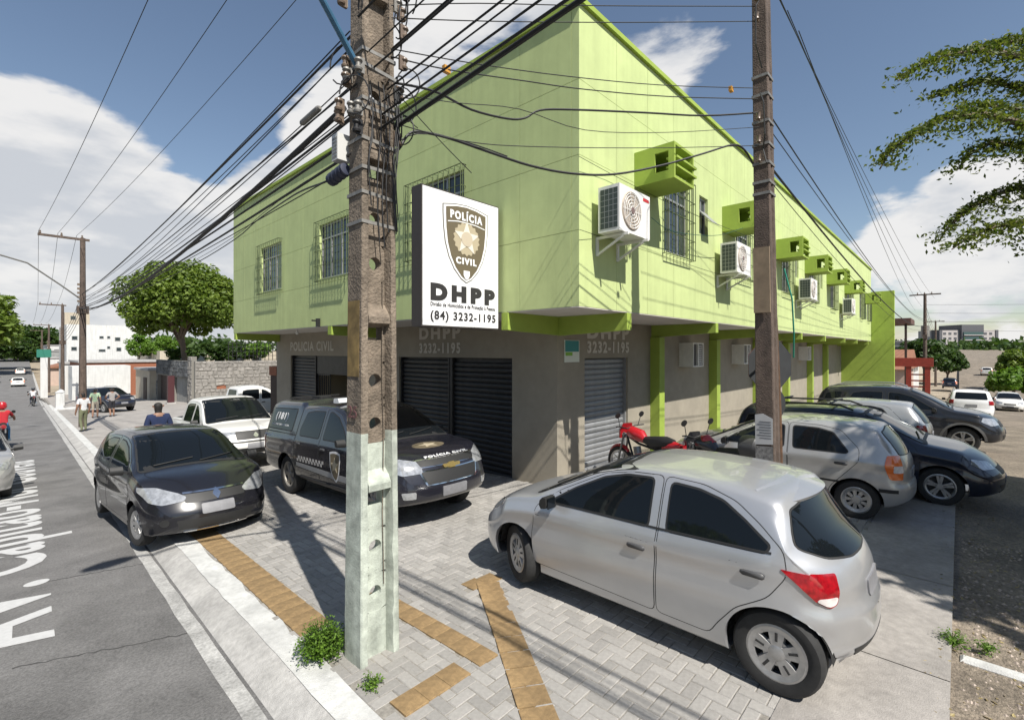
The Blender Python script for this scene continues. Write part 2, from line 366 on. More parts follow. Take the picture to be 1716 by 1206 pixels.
# shared meshes for the nearest blocks
bh = MB(); block(bh, -A, -A / 2, A, A / 2, lambda x, y: 0); bh = bh.mesh('brick', m_brick)
bv = MB(); block(bv, -A / 2, -A, A / 2, A, lambda x, y: 0); bv = bv.mesh('brick', m_brick)
rest = MB()
for r in blocks:
    dz = rb.uniform(-.003, .003); tx, ty = rb.uniform(-.012, .012), rb.uniform(-.012, .012)
    cx, cy = (r[0] + r[2]) / 2, (r[1] + r[3]) / 2
    if r in near:
        o = link('brick', bh if r[2] - r[0] > .15 else bv, pav, (cx, cy, G(cx, cy) + dz)); o.rotation_euler = (tx, ty, rb.uniform(-.01, .01))
    else: block(rest, *r, lambda x, y: G(x, y) + dz + tx * (y - cy) - ty * (x - cx))
ro = rest.build('bricks', m_brick, pav); ro['kind'] = 'stuff'
# tactile tiles, with raised ribs
tact = empty('tactile_strip'); struct(tact, 'worn ochre tactile paving strips round the pole')
tcache = {}
for tx, ty, a, hx, hy in TT:
    k = (round(hx, 3), round(hy, 3))
    if k not in tcache:
        mb = MB(); block(mb, -hx - .003, -hy - .003, hx + .003, hy + .003, lambda x, y: 0, g=.001, ch=.002)
        tcache[k] = mb.mesh('tile', m_tact)
    o = link('tile', tcache[k], tact, (tx, ty, G(tx, ty) + .0095 + rb.uniform(-.001, .001))); o.rotation_euler = (G(0, ty + .5) - G(0, ty - .5), 0, a + rb.uniform(-.006, .006))
# tar seams and a patched trench across the asphalt
m_tar = mat('tar_seam', (.05, .049, .048), .8, noise=.3, nscale=30)
for k_, (pa, pb) in enumerate([((60, 978), (250, 943)), ((20, 1120), (330, 1060))]):
    a_, b_ = onG(*pa, ROADZ), onG(*pb, ROADZ); mb = MB(); n_ = 24; rs_ = random.Random(k_); vs_ = []
    for i_ in range(n_ + 1):
        t_ = i_ / n_; p_ = a_.lerp(b_, t_) + Vector((0, rs_.uniform(-.02, .02), 0)); w_ = rs_.uniform(.004, .012); vs_ += [(p_.x, p_.y - w_, G(0, p_.y) + ROADZ + .003), (p_.x, p_.y + w_, G(0, p_.y) + ROADZ + .003)]
    mb.add(vs_, [(2 * i_, 2 * i_ + 2, 2 * i_ + 3, 2 * i_ + 1) for i_ in range(n_)]); struct(mb.build('tar_seam', m_tar))
# street name on the asphalt
o = text_on('AV. Capitão-Mor Gouveia', (.70, 6.45, G(0, 6.45) + ROADZ + .004), (.024, 1, -.04), (-1, 0, 0), 14.6, 1.40, m_letter, bold=.02, name='road_lettering', th=.003)
tag(o, 'white street name lettering lying along the asphalt of the avenue', 'lettering')
# ================================================================ the green building
XL, YR, ZE, ZT, XE, YE = 5.83, 4.10, 3.17, 7.69, 37.7, 19.4
XW, YW, TH = 7.35, 5.68, .135
bld = empty('building', (XW, YW, 0))
tag(bld, 'lime green two storey corner building with taupe ground floor', 'building')
class Off:     # parts are written in world coordinates, parented to the empty
    pass
def B(mb, name, m, parent=None, **k):
    o = mb.build(name, m, parent or bld, **k)
    if (parent or bld) is bld: o.location = -bld.location
    return o
mb = MB(); mb.box((XL + TH, YR + TH, ZE + .002), (XE - .01, YE, ZT - .05)); B(mb, 'upper_wall', m_lime)
mb = MB(); mb.box((XL + .004, YR + .004, ZE - .012), (XE - .004, YE, ZE)); B(mb, 'soffit', m_soff)
mb = MB()
mb.prism([(0, 0), (1, 0), (1, 1), (0, 1)], lambda a, b: (XL - .055 + a * (.30), YR - .055 + b * (YE - YR + .055), ZT - .05), lambda a, b: (XL - .055 + a * .30, YR - .055 + b * (YE - YR + .055), ZT + .03))
mb.prism([(0, 0), (1, 0), (1, 1), (0, 1)], lambda a, b: (XL + .245 + a * (XE - XL - .245), YR - .055 + b * .3, ZT - .05), lambda a, b: (XL + .245 + a * (XE - XL - .245), YR - .055 + b * .3, ZT + .03))
B(mb, 'coping', m_green)
WZ0, WZ1 = 4.42, 5.86
winL = [(6.67, 8.33), (10.85, 12.5), (15.03, 16.7)]
winR = [(8.6, 9.72), (12.6, 13.7), (16.9, 17.9), (20.7, 21.7), (24.7, 25.7), (28.9, 29.9), (33, 34), (36, 36.9)]
smallR = [(10.3, 10.78, 5.05, 5.88), (14.4, 14.85, 5.05, 5.88), (18.6, 19.0, 5.05, 5.88), (22.6, 23.0, 5.05, 5.88)]
zc = [ZE, 4.30, 5.41, 6.53, ZT - .05]
def panels(cuts, holes, f):
    for a, b in zip(cuts, cuts[1:]):
        for z0, z1 in zip(zc, zc[1:]):
            gx = .0035
            A0, B0, Z0, Z1 = a + gx, b - gx, z0 + gx, z1 - gx
            xs = sorted({A0, B0} | {q for h in holes for q in h[:2] if A0 < q < B0}); zs = sorted({Z0, Z1} | {q for h in holes for q in h[2:] if Z0 < q < Z1})
            m = MB()
            for p, q in zip(xs, xs[1:]):
                for r, s in zip(zs, zs[1:]):
                    cxx, czz = (p + q) / 2, (r + s) / 2
                    if any(h[0] < cxx < h[1] and h[2] < czz < h[3] for h in holes): continue
                    m.box(*f(p, q, r, s))
            if m.v: B(m, 'facade_panel', m_lime)
nl = 13; cl = [YR + (YE - YR) * i / nl for i in range(nl + 1)]
cl[0] = YR + TH + .002
holesL = [(a, b, WZ0, WZ1) for a, b in winL]; holesR = [(a, b, WZ0, WZ1) for a, b in winR] + smallR
panels(cl, holesL, lambda p, q, r, s: ((XL, p, r), (XL + TH - .001, q, s)))
nr = 30; cr = [XL + (XE - XL) * i / nr for i in range(nr + 1)]
panels(cr, holesR, lambda p, q, r, s: ((p, YR, r), (q, YR + TH - .001, s)))
def window(a, b, z0, z1, left, grille=True, div=2):
    P = (lambda s, d, z: (XL + d, s, z)) if left else (lambda s, d, z: (s, YR + d, z))
    w = MB(); f = .045
    for (s0, s1, q0, q1) in ((a, b, z1 - f, z1 - .002), (a, b, z0 + .002, z0 + f), (a + .002, a + f, z0 + f, z1 - f), (b - f, b - .002, z0 + f, z1 - f)): w.box(P(s0, .06, q0), P(s1, .118, q1))
    o = B(w, 'window', m_alu)
    zt = z1 - (z1 - z0) * .26 if div > 1 else z1
    g = MB(); g.box(P(a + f, .088, z0 + f), P(b - f, .096, z1 - f)); g.build('pane', m_glass, o)
    g = MB()
    for i in range(1, div + 1): s = a + (b - a) * i / (div + 1); g.box(P(s - .02, .066, z0 + f), P(s + .02, .087, z1 - f))
    if div > 1: g.box(P(a + f, .064, zt - .02), P(b - f, .0865, zt + .02))
    g.build('glazing_bar', m_alu, o)
    if grille:
        g = MB(); pr = -.13; e = .06; r = .011
        n = 11 if left else 8
        for i in range(n + 1):
            s = a - e + (b - a + 2 * e) * i / n; g.bar(P(s, pr, z0 - e), P(s, pr, z1 + e), r)
            g.bar(P(s, pr, z1 + e), P(s, .01, z1 + e), r); g.bar(P(s, pr, z0 - e), P(s, .01, z0 - e), r)
        for i in range(5):
            z = z0 - e + (z1 - z0 + 2 * e) * i / 4; g.bar(P(a - e, pr + .012, z), P(b + e, pr + .012, z), .02, .008)
            g.bar(P(a - e, pr, z), P(a - e, .01, z), r); g.bar(P(b + e, pr, z), P(b + e, .01, z), r)
        for s in (.33, .66): 
            for q in (a - e, b + e): g.bar(P(q, pr + (.13) * s, z0 - e), P(q, pr + .13 * s, z1 + e), r)
        g.build('window_grille', m_ggr if left else m_ggr, o)
m_ggr = mat('grille_dark_green', (.10, .13, .055), .6, noise=.2, nscale=20)
for a, b in winL: window(a, b, WZ0, WZ1, True)
for a, b in winR: window(a, b, WZ0, WZ1, False)
for a, b, z0, z1 in smallR: window(a, b, z0, z1, False, grille=False, div=1)
# open flap of the small bathroom window
mb = MB(); mb.prism([(0, 0), (1, 0), (1, 1), (0, 1)], lambda s, t: (10.33 + s * .42, YR + .05 - .30 * (1 - t), 5.25 + .33 * t), lambda s, t: (10.33 + s * .42, YR + .03 - .30 * (1 - t), 5.245 + .33 * t)); B(mb, 'window_flap', m_alu)
# ground floor walls: pieces between the openings
def wallL(y0, y1, z0, z1): return ((XW, y0, z0), (XW + .22, y1, z1))
mb = MB()
D1, D2 = (6.87, 11.05), (13.35, 18.1); ZD = 2.36
for y0, y1 in ((YW, D1[0]), (D1[1], D2[0]), (D2[1], YE)): mb.box(*wallL(y0, y1, -1.2, ZE - .014))
for y0, y1 in (D1, D2): mb.box(*wallL(y0, y1, ZD, ZE - .014))
S1 = (8.28, 10.05); ZS = 2.36
xr_ = XW + .221
for x0, x1 in ((xr_, S1[0]), (S1[1], XE + .3)): mb.box((x0, YW, -1.8), (x1, YW + .22, ZE - .014))
mb.box((S1[0], YW, ZS), (S1[1], YW + .22, ZE - .014))
mb.box((XW + .25, YE - .2, -1.6), (XE, YE - .02, ZE - .014))
B(mb, 'ground_floor_wall', m_taupe)
def shutter(a, b, z0, z1, left, m, name='roller_shutter', pitch=.115):
    P = (lambda s, d, z: (XW + d, s, z)) if left else (lambda s, d, z: (s, YW + d, z))
    o = None; n = int((z1 - z0) / pitch); me = None
    g = MB(); g.box(P(a, .15, z0), P(b, .17, z1)); o = B(g, name, m)
    g = MB(); prof = [(0, 0), (.008, -.018), (.05, -.030), (.09, -.024), (pitch - .012, -.004), (pitch - .004, 0)]
    vs = [P(a + .02, .13 + d, z) for z, d in prof] + [P(b - .02, .13 + d, z) for z, d in prof]; k = len(prof)
    g.add(vs, [(i, i + 1, k + i + 1, k + i) for i in range(k - 1)]); me = g.mesh('slat', m, smooth=True, sharp=50)
    for i in range(n): link('slat', me, o, (0, 0, z0 + i * pitch))
    MB().box(P(a, .05, z0), P(a + .05, .128, z1)).build('guide_rail', m, o); MB().box(P(b - .05, .05, z0), P(b, .128, z1)).build('guide_rail', m, o)
    return o
shutter(D1[0], 8.93, -.38, ZD, True, m_shut); shutter(9.0, D1[1], -.45, ZD, True, m_shut)
mb = MB(); mb.box((XW + .06, 8.93, -.5), (XW + .16, 9.0, ZD)); B(mb, 'shutter_post', m_shut)
shutter(16.15, D2[1], -.72, ZD, True, m_shut)
mb = MB(); mb.box((XW + .08, 13.35, 1.75), (XW + .17, 16.15, ZD)); B(mb, 'shutter_box', m_shut)
shutter(S1[0], S1[1], -.06, ZS, False, m_shutg)
# open doorway with a folded black gate and the dim lobby behind
mb = MB()
for i in range(7): y = 15.2 + .14 * i; mb.box((XW + .10, y, -.65), (XW + .125, y + .025, 1.75))
for z in (-.6, .5, 1.7): mb.box((XW + .098, 15.2, z), (XW + .128, 16.1, z + .04))
B(mb, 'gate', m_black)
mb = MB(); mb.box((XW + .23, 13.0, -.75), (XW + 4, 16.4, -.68)); mb.box((XW + 3.9, 13.0, -.68), (XW + 4, 16.4, 2.9)); mb.box((XW + .23, 16.4, -.7), (XW + 4, 16.5, 2.9)); mb.box((XW + .23, 12.9, -.7), (XW + 4, 13.0, 2.9)); mb.box((XW + .23, 12.9, 2.9), (XW + 4, 16.5, 2.95))
B(mb, 'lobby', mat('lobby_paint', (.36, .30, .2), .9))
# dark core so nothing shows through
mb = MB(); mb.box((XW + .3, YW + .3, -1.5), (XE - .2, 12.7, ZE - .02)); B(mb, 'inner_core', m_dark)
# cantilever beams
def beam(name, p, q, w, h0, h1):       # haunched: deeper at the wall
    b = MB(); p = Vector(p); q = Vector(q); d = (q - p); n = Vector((-d.y, d.x, 0)).normalized() * (w / 2)
    vs = []
    for pt, h in ((p, h0), (q, h1)):
        for s in (-1, 1): vs += [pt + n * s + Vector((0, 0, -.0)), pt + n * s - Vector((0, 0, h))]
    b.add(vs, [(0, 1, 3, 2), (4, 6, 7, 5), (0, 4, 5, 1), (2, 3, 7, 6), (1, 5, 7, 3), (0, 2, 6, 4)]); return B(b, name, m_green)
zb = ZE - .013
beam('beam', (XL - .012, YW - .07, zb), (XW + .1, YW - .07, zb), .15, .29, .35)
beam('beam', (XW - .07, YR - .012, zb), (XW - .07, YW - .146, zb), .15, .29, .35)
bx = [11.3, 15.15, 19.45, 23.55, 28.2, 32.0, 36.4]
for x in bx: beam('beam', (x, YR - .012, zb), (x, YW, zb), .16, .22, .30)
for y in (11.9, 19.2): beam('beam', (XL - .012, y, zb), (XW, y, zb), .2, .22, .28)
for x in bx[:6]:
    b = MB(); b.box((x - .14, YW - .25, -2.0), (x + .14, YW - .002, zb - .301)); B(b, 'column', m_green)
# upstand strip over the corner beams on the facade
b = MB(); b.box((XL - .010, YW - .11, ZE - .29), (XL - .002, YW - .03, ZE + .0)); B(b, 'beam_end', m_lime)
# end fin
b = MB(); b.box((XE + .02, 2.95, -2.2), (XE + .42, YW + .1, 6.28)); B(b, 'fin_wall', m_green)
b = MB(); b.box((XE + .425, 4.1, -2.2), (XE + 9, YW + 6, 3.0)); B(b, 'annex', m_taupe)
# concrete hoods for air conditioners over the windows
for k, x in enumerate([7.47, 11.65, 16.2, 19.9, 23.8, 28.1, 34.7]):
    h = MB(); y0 = YR - .72; z0, z1 = 5.33, 5.92; t = .045; x1 = x + .78
    h.box((x, y0, z0), (x1, YR - .002, z0 + t))                     # floor
    h.box((x, y0 - .0, z1 - t), (x1, YR - .002, z1))                # roof
    for xx in (x, x1 - t):                                          # cheeks with an opening
        h.box((xx, y0, z0 + t), (xx + t, y0 + .10, z1 - t)); h.box((xx, YR - .38, z0 + t), (xx + t, YR - .002, z1 - t))
        h.box((xx, y0 + .1, z0 + t), (xx + t, YR - .38, z0 + t + .10)); h.box((xx, y0 + .1, z1 - t - .08), (xx + t, YR - .38, z1 - t))
    o = B(h, 'hood', m_green)
    for i in range(2):
        s = MB(); zz = z0 + t + .14 + i * .15; s.box((x + t, y0 - .03, zz), (x1 + .06, y0 + .16, zz + .035)); s.build('slat', m_green, o)
# lettering on the walls
text_on('POLICIA CIVIL', onX(487, 588, XW - .006), (0, -1, 0), (0, 0, 1), 3.35, .33, m_text, bld, .03, 'wall_lettering').location = -bld.location
p = onX(703, 569, XW - .006); text_on('DHPP', p, (0, -1, 0), (0, 0, 1), 1.6, .30, m_text, bld, .05, 'wall_lettering').location = -bld.location
p = onX(703, 592, XW - .006); text_on('3232-1195', p, (0, -1, 0), (0, 0, 1), 1.6, .26, m_text, bld, .04, 'wall_lettering').location = -bld.location
p = onY(984, 567, YW - .006); text_on('DHPP', p, (1, 0, 0), (0, 0, 1), 1.72, .30, m_text, bld, .05, 'wall_lettering').location = -bld.location
p = onY(984, 592, YW - .006); text_on('3232-1195', p, (1, 0, 0), (0, 0, 1), 1.72, .26, m_text, bld, .04, 'wall_lettering').location = -bld.location
# ---- things fixed to the building
def rect(p, w, h, t, n=(0, -1, 0)): pass
pq = onY(945, 607, YW); sg = empty('alarm_plaque', (pq.x, YW - .004, pq.z))
tag(sg, 'small teal and green plaque on the taupe corner wall left of the grey shutter', 'plaque')
mb = MB(); mb.box((0, -.012, 0), (.50, -.002, .44)); mb.build('plate', mat('plaque_white', (.66, .70, .62), .6), sg)
mb = MB(); mb.box((.02, -.016, .21), (.48, -.0125, .43)); mb.build('teal_field', mat('plaque_teal', (.03, .22, .22), .6), sg)
mb = MB(); mb.box((.03, -.016, .13), (.26, -.0125, .20)); mb.build('green_field', mat('plaque_green', (.20, .42, .05), .6), sg)
def condenser(x, y, z, label, w=.93, h=.68, d=.36, lines=True, red=False):
    o = empty('condenser', (x, y, z)); tag(o, label, 'air conditioner', 'condenser units on the side street facade')
    m = MB(); m.box((0, 0, 0), (w, d, h)); m.build('casing', m_acw, o)
    m = MB(); m.box((-.006, .03, .05), (-.001, d - .04, h - .05)); c = m.build('side_fins', m_fin, o)
    m = MB()
    for i in range(1, 7): zz = .05 + (h - .1) * i / 7; m.box((-.008, .03, zz - .003), (-.0065, d - .04, zz + .003))
    for i in range(1, 4): yy = .03 + (d - .07) * i / 4; m.box((-.008, yy - .003, .05), (-.0065, yy + .003, h - .05))
    m.build('side_guard', m_alu, c)
    m = MB(); m.lathe([(0, -.004), (.26, -.004), (.275, -.02), (.29, -.004), (.29, -.001)], (w * .38, 0, h / 2), 'Y', 32); f = m.build('fan_guard', m_fan, o, smooth=True)
    m = MB()
    for r in (.06, .11, .16, .21, .25): m.lathe([(r, -.022), (r + .008, -.026), (r + .014, -.022), (r + .008, -.018)], (w * .38, 0, h / 2), 'Y', 28, closed=True)
    for i in range(10): a = i * .6283; m.bar((w * .38 + .04 * math.cos(a), -.020, h / 2 + .04 * math.sin(a)), (w * .38 + .28 * math.cos(a), -.020, h / 2 + .28 * math.sin(a)), .007)
    m.build('fan_rings', m_acw, f)
    m = MB(); m.lathe([(0, -.03), (.05, -.03), (.055, -.02)], (w * .38, 0, h / 2), 'Y', 16); m.build('fan_hub', mat('fan_hub', (.16, .11, .10), .6), f)
    if red: m = MB(); m.box((w * .76, -.004, h * .84), (w * .96, -.001, h * .91)); m.build('badge', mat('badge_red', (.5, .03, .03), .5), o)
    for xx in (w * .15, w * .8):
        m = MB(); m.box((xx, -.06, -.05), (xx + .035, YR - y - .003, -.012)); m.box((xx, YR - y - .04, -.30), (xx + .035, YR - y - .003, -.05)); m.bar((xx + .017, .02, -.05), (xx + .017, YR - y - .03, -.28), .03); m.build('bracket', m_acw, o)
    m = MB(); m.tube([(w, d * .5, .15), (w + .1, d * .6, .12), (w + .12, d, .3), (w + .05, YR - y - .02, h + .15)], .022, 8); m.build('pipe', m_acw, o)
    return o
condenser(6.13, 3.60, 4.27, 'large white condenser unit nearest the corner of the pale green facade', red=True)
condenser(11.15, 3.60, 4.27, 'white condenser unit just left of the brown utility pole, under the second hood')
condenser(18.4, 3.60, 4.27, 'small looking white condenser unit just right of the brown utility pole')
condenser(26.7, 3.60, 4.27, 'farthest white condenser unit near the far end of the pale green facade')
for k, (x, lb) in enumerate([(12.85, 'white box air conditioner under the overhang right of the first green column'), (17.05, 'white box air conditioner under the overhang just left of the brown pole'), (26.3, 'farthest white box air conditioner under the overhang beside the thin green columns')]):
    o = empty('window_air_conditioner', (x, YW - .42, 2.08)); tag(o, lb, 'air conditioner', 'box air conditioners under the overhang')
    m = MB(); m.box((0, .02, 0), (.72, .42, .03)); m.box((0, .02, .63), (.72, .42, .66)); m.box((0, .02, .03), (.03, .418, .63)); m.box((.69, .02, .03), (.72, .418, .63)); m.box((.34, .02, .03), (.38, .4, .63)); m.build('cabinet', m_acw, o)
    m = MB(); m.box((.03, .08, .03), (.338, .4, .63)); m.box((.382, .06, .03), (.69, .4, .63)); m.build('grille', m_acg, o)
    m = MB()
    for i in range(9): m.box((.385, .045, .06 + i * .062), (.688, .059, .085 + i * .062))
    m.build('louvre', m_acw, o)
# ---- blade sign
SX0, SX1, SYF, SZ0, SZ1 = 4.17, 5.76, 5.70, 2.87, 4.94
sg = empty('blade_sign', (SX1, SYF, SZ0)); tag(sg, 'white illuminated box sign reading DHPP with a brown police shield', 'sign')
def SB(mb, name, m, parent=None, **k):
    o = mb.build(name, m, parent or sg, **k)
    if (parent or sg) is sg: o.location = -sg.location
    return o
mb = MB(); mb.box((SX0, SYF, SZ0), (SX1, SYF + .24, SZ1)); SB(mb, 'box', m_sgnd)
mb = MB(); mb.box((SX0 + .02, SYF - .006, SZ0 + .02), (SX1 - .015, SYF - .001, SZ1 - .02)); SB(mb, 'face', m_sgnw)
for z in (3.2, 4.6): SB(MB().box((SX1 + .002, SYF + .08, z), (XL - .002, SYF + .14, z + .06)), 'bracket', m_black)
def sp(a, b, d=.0): return (SX0 + a * (SX1 - SX0), SYF - .007 - d, SZ1 - b * (SZ1 - SZ0))   # a right, b down, 0..1 of the face
def spoly(name, pts, m, d, parent=None):
    mb = MB(); mb.prism(pts, lambda a, b: sp(a, b, d), lambda a, b: sp(a, b, d + .003)); return SB(mb, name, m, parent)
def shield(cx, cy, w, h, n=14):
    top = [(-.5, .02), (-.25, -.02), (0, -.035), (.25, -.02), (.5, .02)]
    right = [(.5, .12), (.49, .3), (.455, .5), (.38, .68), (.27, .83), (.12, .95), (0, 1.0)]
    pts = top + right + [(-a, b) for a, b in right[-2::-1]]
    return [(cx + a * w, cy + b * h) for a, b in pts]
em = spoly('shield_rim', shield(.54, .085, .60, .575), mat('emblem_outline', (.16, .15, .13), .5), .0)
spoly('shield_border', shield(.54, .092, .575, .56), m_sgnw, .004)
spoly('shield_field', shield(.54, .103, .52, .535), m_brown, .008)
spoly('shield_band', [(.30, .215), (.42, .20), (.54, .197), (.66, .20), (.785, .215), (.785, .222), (.66, .207), (.54, .204), (.42, .207), (.30, .222)], m_sgnw, .012)
gear = []
for i in range(36):
    a = i / 36 * 6.28318; r = .175 if i % 2 else .155; gear.append((.54 + r * math.cos(a) * 1.0, .325 + r * .74 * math.sin(a)))
spoly('gear', gear, m_tan, .012)
star = []
for i in range(10):
    a = -math.pi / 2 + i * math.pi / 5; r = .165 if i % 2 == 0 else .07; star.append((.54 + r * math.cos(a), .32 + r * .80 * math.sin(a)))
spoly('star', star, mat('emblem_light', (.66, .62, .55), .5), .016)
spoly('star_centre', [(.54 + .075 * math.cos(i * .5236), .325 + .057 * math.sin(i * .5236)) for i in range(12)], mat('emblem_buff', (.50, .43, .33), .5), .02)
spoly('shield_mark', [(.50, .565), (.58, .565), (.58, .60), (.56, .625), (.54, .635), (.52, .625), (.50, .60)], m_sgnw, .012)
def stext(t, a, b, w, h, m, bold, d=.01, nm='sign_lettering'):
    o = text_on(t, sp(a, b, d), (1, 0, 0), (0, 0, 1), w * (SX1 - SX0), h * (SZ1 - SZ0), m, sg, bold, nm, .004); o.location = -sg.location
stext('POLÍCIA', .33, .190, .42, .078, m_sgnw, .05, .013); stext('CIVIL', .40, .520, .27, .052, m_sgnw, .05, .013)
stext('DHPP', .10, .81, .84, .125, m_ink, .075, .001); stext('Divisão de Homicídios e de Proteção à Pessoa', .10, .858, .84, .036, m_ink, .012, .001)
stext('(84) 3232-1195', .10, .965, .85, .082, m_ink, .03, .001)
# ================================================================ vehicles
def pchip(pts):
    pts = sorted(pts); x = np.array([p[0] for p in pts], float); y = np.array([p[1] for p in pts], float); h = np.diff(x); d = np.diff(y) / h; m = np.zeros(len(x))
    for i in range(1, len(x) - 1):
        if d[i - 1] * d[i] > 0: w1 = 2 * h[i] + h[i - 1]; w2 = h[i] + 2 * h[i - 1]; m[i] = (w1 + w2) / (w1 / d[i - 1] + w2 / d[i])
    m[0] = d[0]; m[-1] = d[-1]
    def f(q):
        q = np.clip(q, x[0], x[-1]); i = np.clip(np.searchsorted(x, q) - 1, 0, len(x) - 2); t = (q - x[i]) / h[i]
        return (2 * t**3 - 3 * t**2 + 1) * y[i] + (t**3 - 2 * t**2 + t) * h[i] * m[i] + (-2 * t**3 + 3 * t**2) * y[i + 1] + (t**3 - t**2) * h[i] * m[i + 1]
    return f
def paint(name, col, metal=.0, rough=.35):
    return mat('paint_' + name, col, rough, metal=metal, coat=.7, noise=.04, nscale=3)
m_tyre = mat('tyre_rubber', (.022, .022, .022), .85, noise=.2, nscale=20)
m_rim = mat('wheel_silver', (.44, .44, .44), .38, metal=.75, noise=.12, nscale=18)
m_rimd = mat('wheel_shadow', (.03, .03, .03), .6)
m_trim = mat('black_trim', (.018, .018, .018), .55)
m_gap = mat('panel_gap', (.012, .012, .012), .8)
m_tint = mat('tinted_car_glass', (.006, .008, .010), .03, spec=.32)
m_chr = mat('chrome', (.75, .75, .75), .12, metal=1)
m_lamp = mat('headlamp_lens', (.40, .41, .42), .1, metal=.45, spec=.8, coat=1, noise=.35, nscale=16)
m_red = mat('tail_lamp_red', (.27, .004, .009), .12, coat=1, noise=.45, nscale=22)
m_org = mat('tail_lamp_amber', (.75, .16, .03), .12, coat=1)
m_lens = mat('tail_lamp_clear', (.62, .58, .56), .12, coat=1, noise=.2, nscale=20)
m_plate = mat('number_plate', (.19, .19, .20), .5, noise=.12, nscale=14)
m_handle = mat('grey_plastic', (.06, .06, .062), .5)
WHEELS = {}
def wheel_meshes(r, w, style):
    k = (r, w, style)
    if k in WHEELS: return WHEELS[k]
    rr = r * .66; t = MB()
    t.lathe([(rr - .01, -w * .30), (rr + .005, -w * .44), (r * .80, -w * .5), (r * .93, -w * .47), (r * .985, -w * .36), (r, -w * .22), (r, w * .22), (r * .985, w * .36), (r * .93, w * .47), (r * .80, w * .5), (rr + .005, w * .44), (rr - .01, w * .30)], n=40, mi=0)
    tm = t.mesh('tyre', m_tyre, smooth=True, sharp=40)
    # rim: face on the +y side
    q = MB(); y0 = w * .40
    q.lathe([(rr + .004, y0 + .004), (rr - .012, y0 + .008), (rr - .03, y0 - .006), (rr - .035, y0 - .05), (rr - .04, -w * .4)], n=40, mi=0)
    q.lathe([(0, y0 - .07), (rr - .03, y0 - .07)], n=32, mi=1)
    def spoke(a, wi, wo, r0, r1, yy, mi=0, dep=.03):
        c, s = math.cos(a), math.sin(a); T = lambda rad, tan, y: (rad * c - tan * s, y, rad * s + tan * c)
        v = [T(r0, -wi, yy), T(r0, wi, yy), T(r1, wo, yy + .0), T(r1, -wo, yy), T(r0, -wi * 1.25, yy - dep), T(r0, wi * 1.25, yy - dep), T(r1, wo * 1.2, yy - dep), T(r1, -wo * 1.2, yy - dep)]
        q.add(v, [(0, 1, 2, 3), (0, 4, 5, 1), (1, 5, 6, 2), (2, 6, 7, 3), (3, 7, 4, 0)], mi)
    if style == 'cap':       # five-spoke hubcap
        for i in range(5):
            a = math.pi / 2 + i * 1.25664; spoke(a, .030, .062, .03, rr - .025, y0 - .002); spoke(a, .008, .008, .085, rr - .055, y0 + .002, 1, .004)
        q.lathe([(0, y0 + .008), (.035, y0 + .008), (.055, y0 - .002), (.06, y0 - .03)], n=20)
        for i in range(5): a = math.pi / 2 + .62832 + i * 1.25664; spoke(a, .02, .045, .045, .095, y0 - .012)
        q.lathe([(rr - .055, y0 - .004), (rr - .03, y0 + .002), (rr - .012, y0 + .009)], n=40)
    elif style == 'multi':   # nine short petals
        for i in range(9): a = i * .69813; spoke(a, .016, .028, .03, rr - .03, y0 - .004)
        q.lathe([(0, y0 + .004), (.055, y0 + .004), (.07, y0 - .01), (.072, y0 - .03)], n=20); q.lathe([(rr - .06, y0 - .006), (rr - .03, y0 + .002), (rr - .012, y0 + .008)], n=40)
    elif style == 'y':       # five twin spokes
        for i in range(5):
            for s in (-1, 1): a = math.pi / 2 + i * 1.25664 + s * .16; spoke(a, .014, .02, .03, rr - .025, y0 - .004)
        q.lathe([(0, y0 + .002), (.045, y0 + .002), (.06, y0 - .03)], n=20)
    else:                    # six-spoke steel
        for i in range(6): a = i * 1.0472; spoke(a, .025, .045, .03, rr - .03, y0 - .015)
        q.lathe([(0, y0 + .002), (.05, y0 + .002), (.07, y0 - .03)], n=20)
    rm = q.mesh('rim', [m_rim if style != 'steel' else mat('steel_rim', (.30, .28, .25), .5, metal=.5), m_rimd], smooth=True, sharp=30)
    WHEELS[k] = (tm, rm); return WHEELS[k]
def chaikin(P, it):
    for _ in range(it):
        Q = np.empty((2 * len(P) - 2 + 0, 2)); a, b = P[:-1], P[1:]
        L = np.empty((2 * (len(P) - 1), 2)); L[0::2] = .75 * a + .25 * b; L[1::2] = .25 * a + .75 * b
        P = np.vstack([P[:1], L[1:-1] if False else L, P[-1:]])
    return P
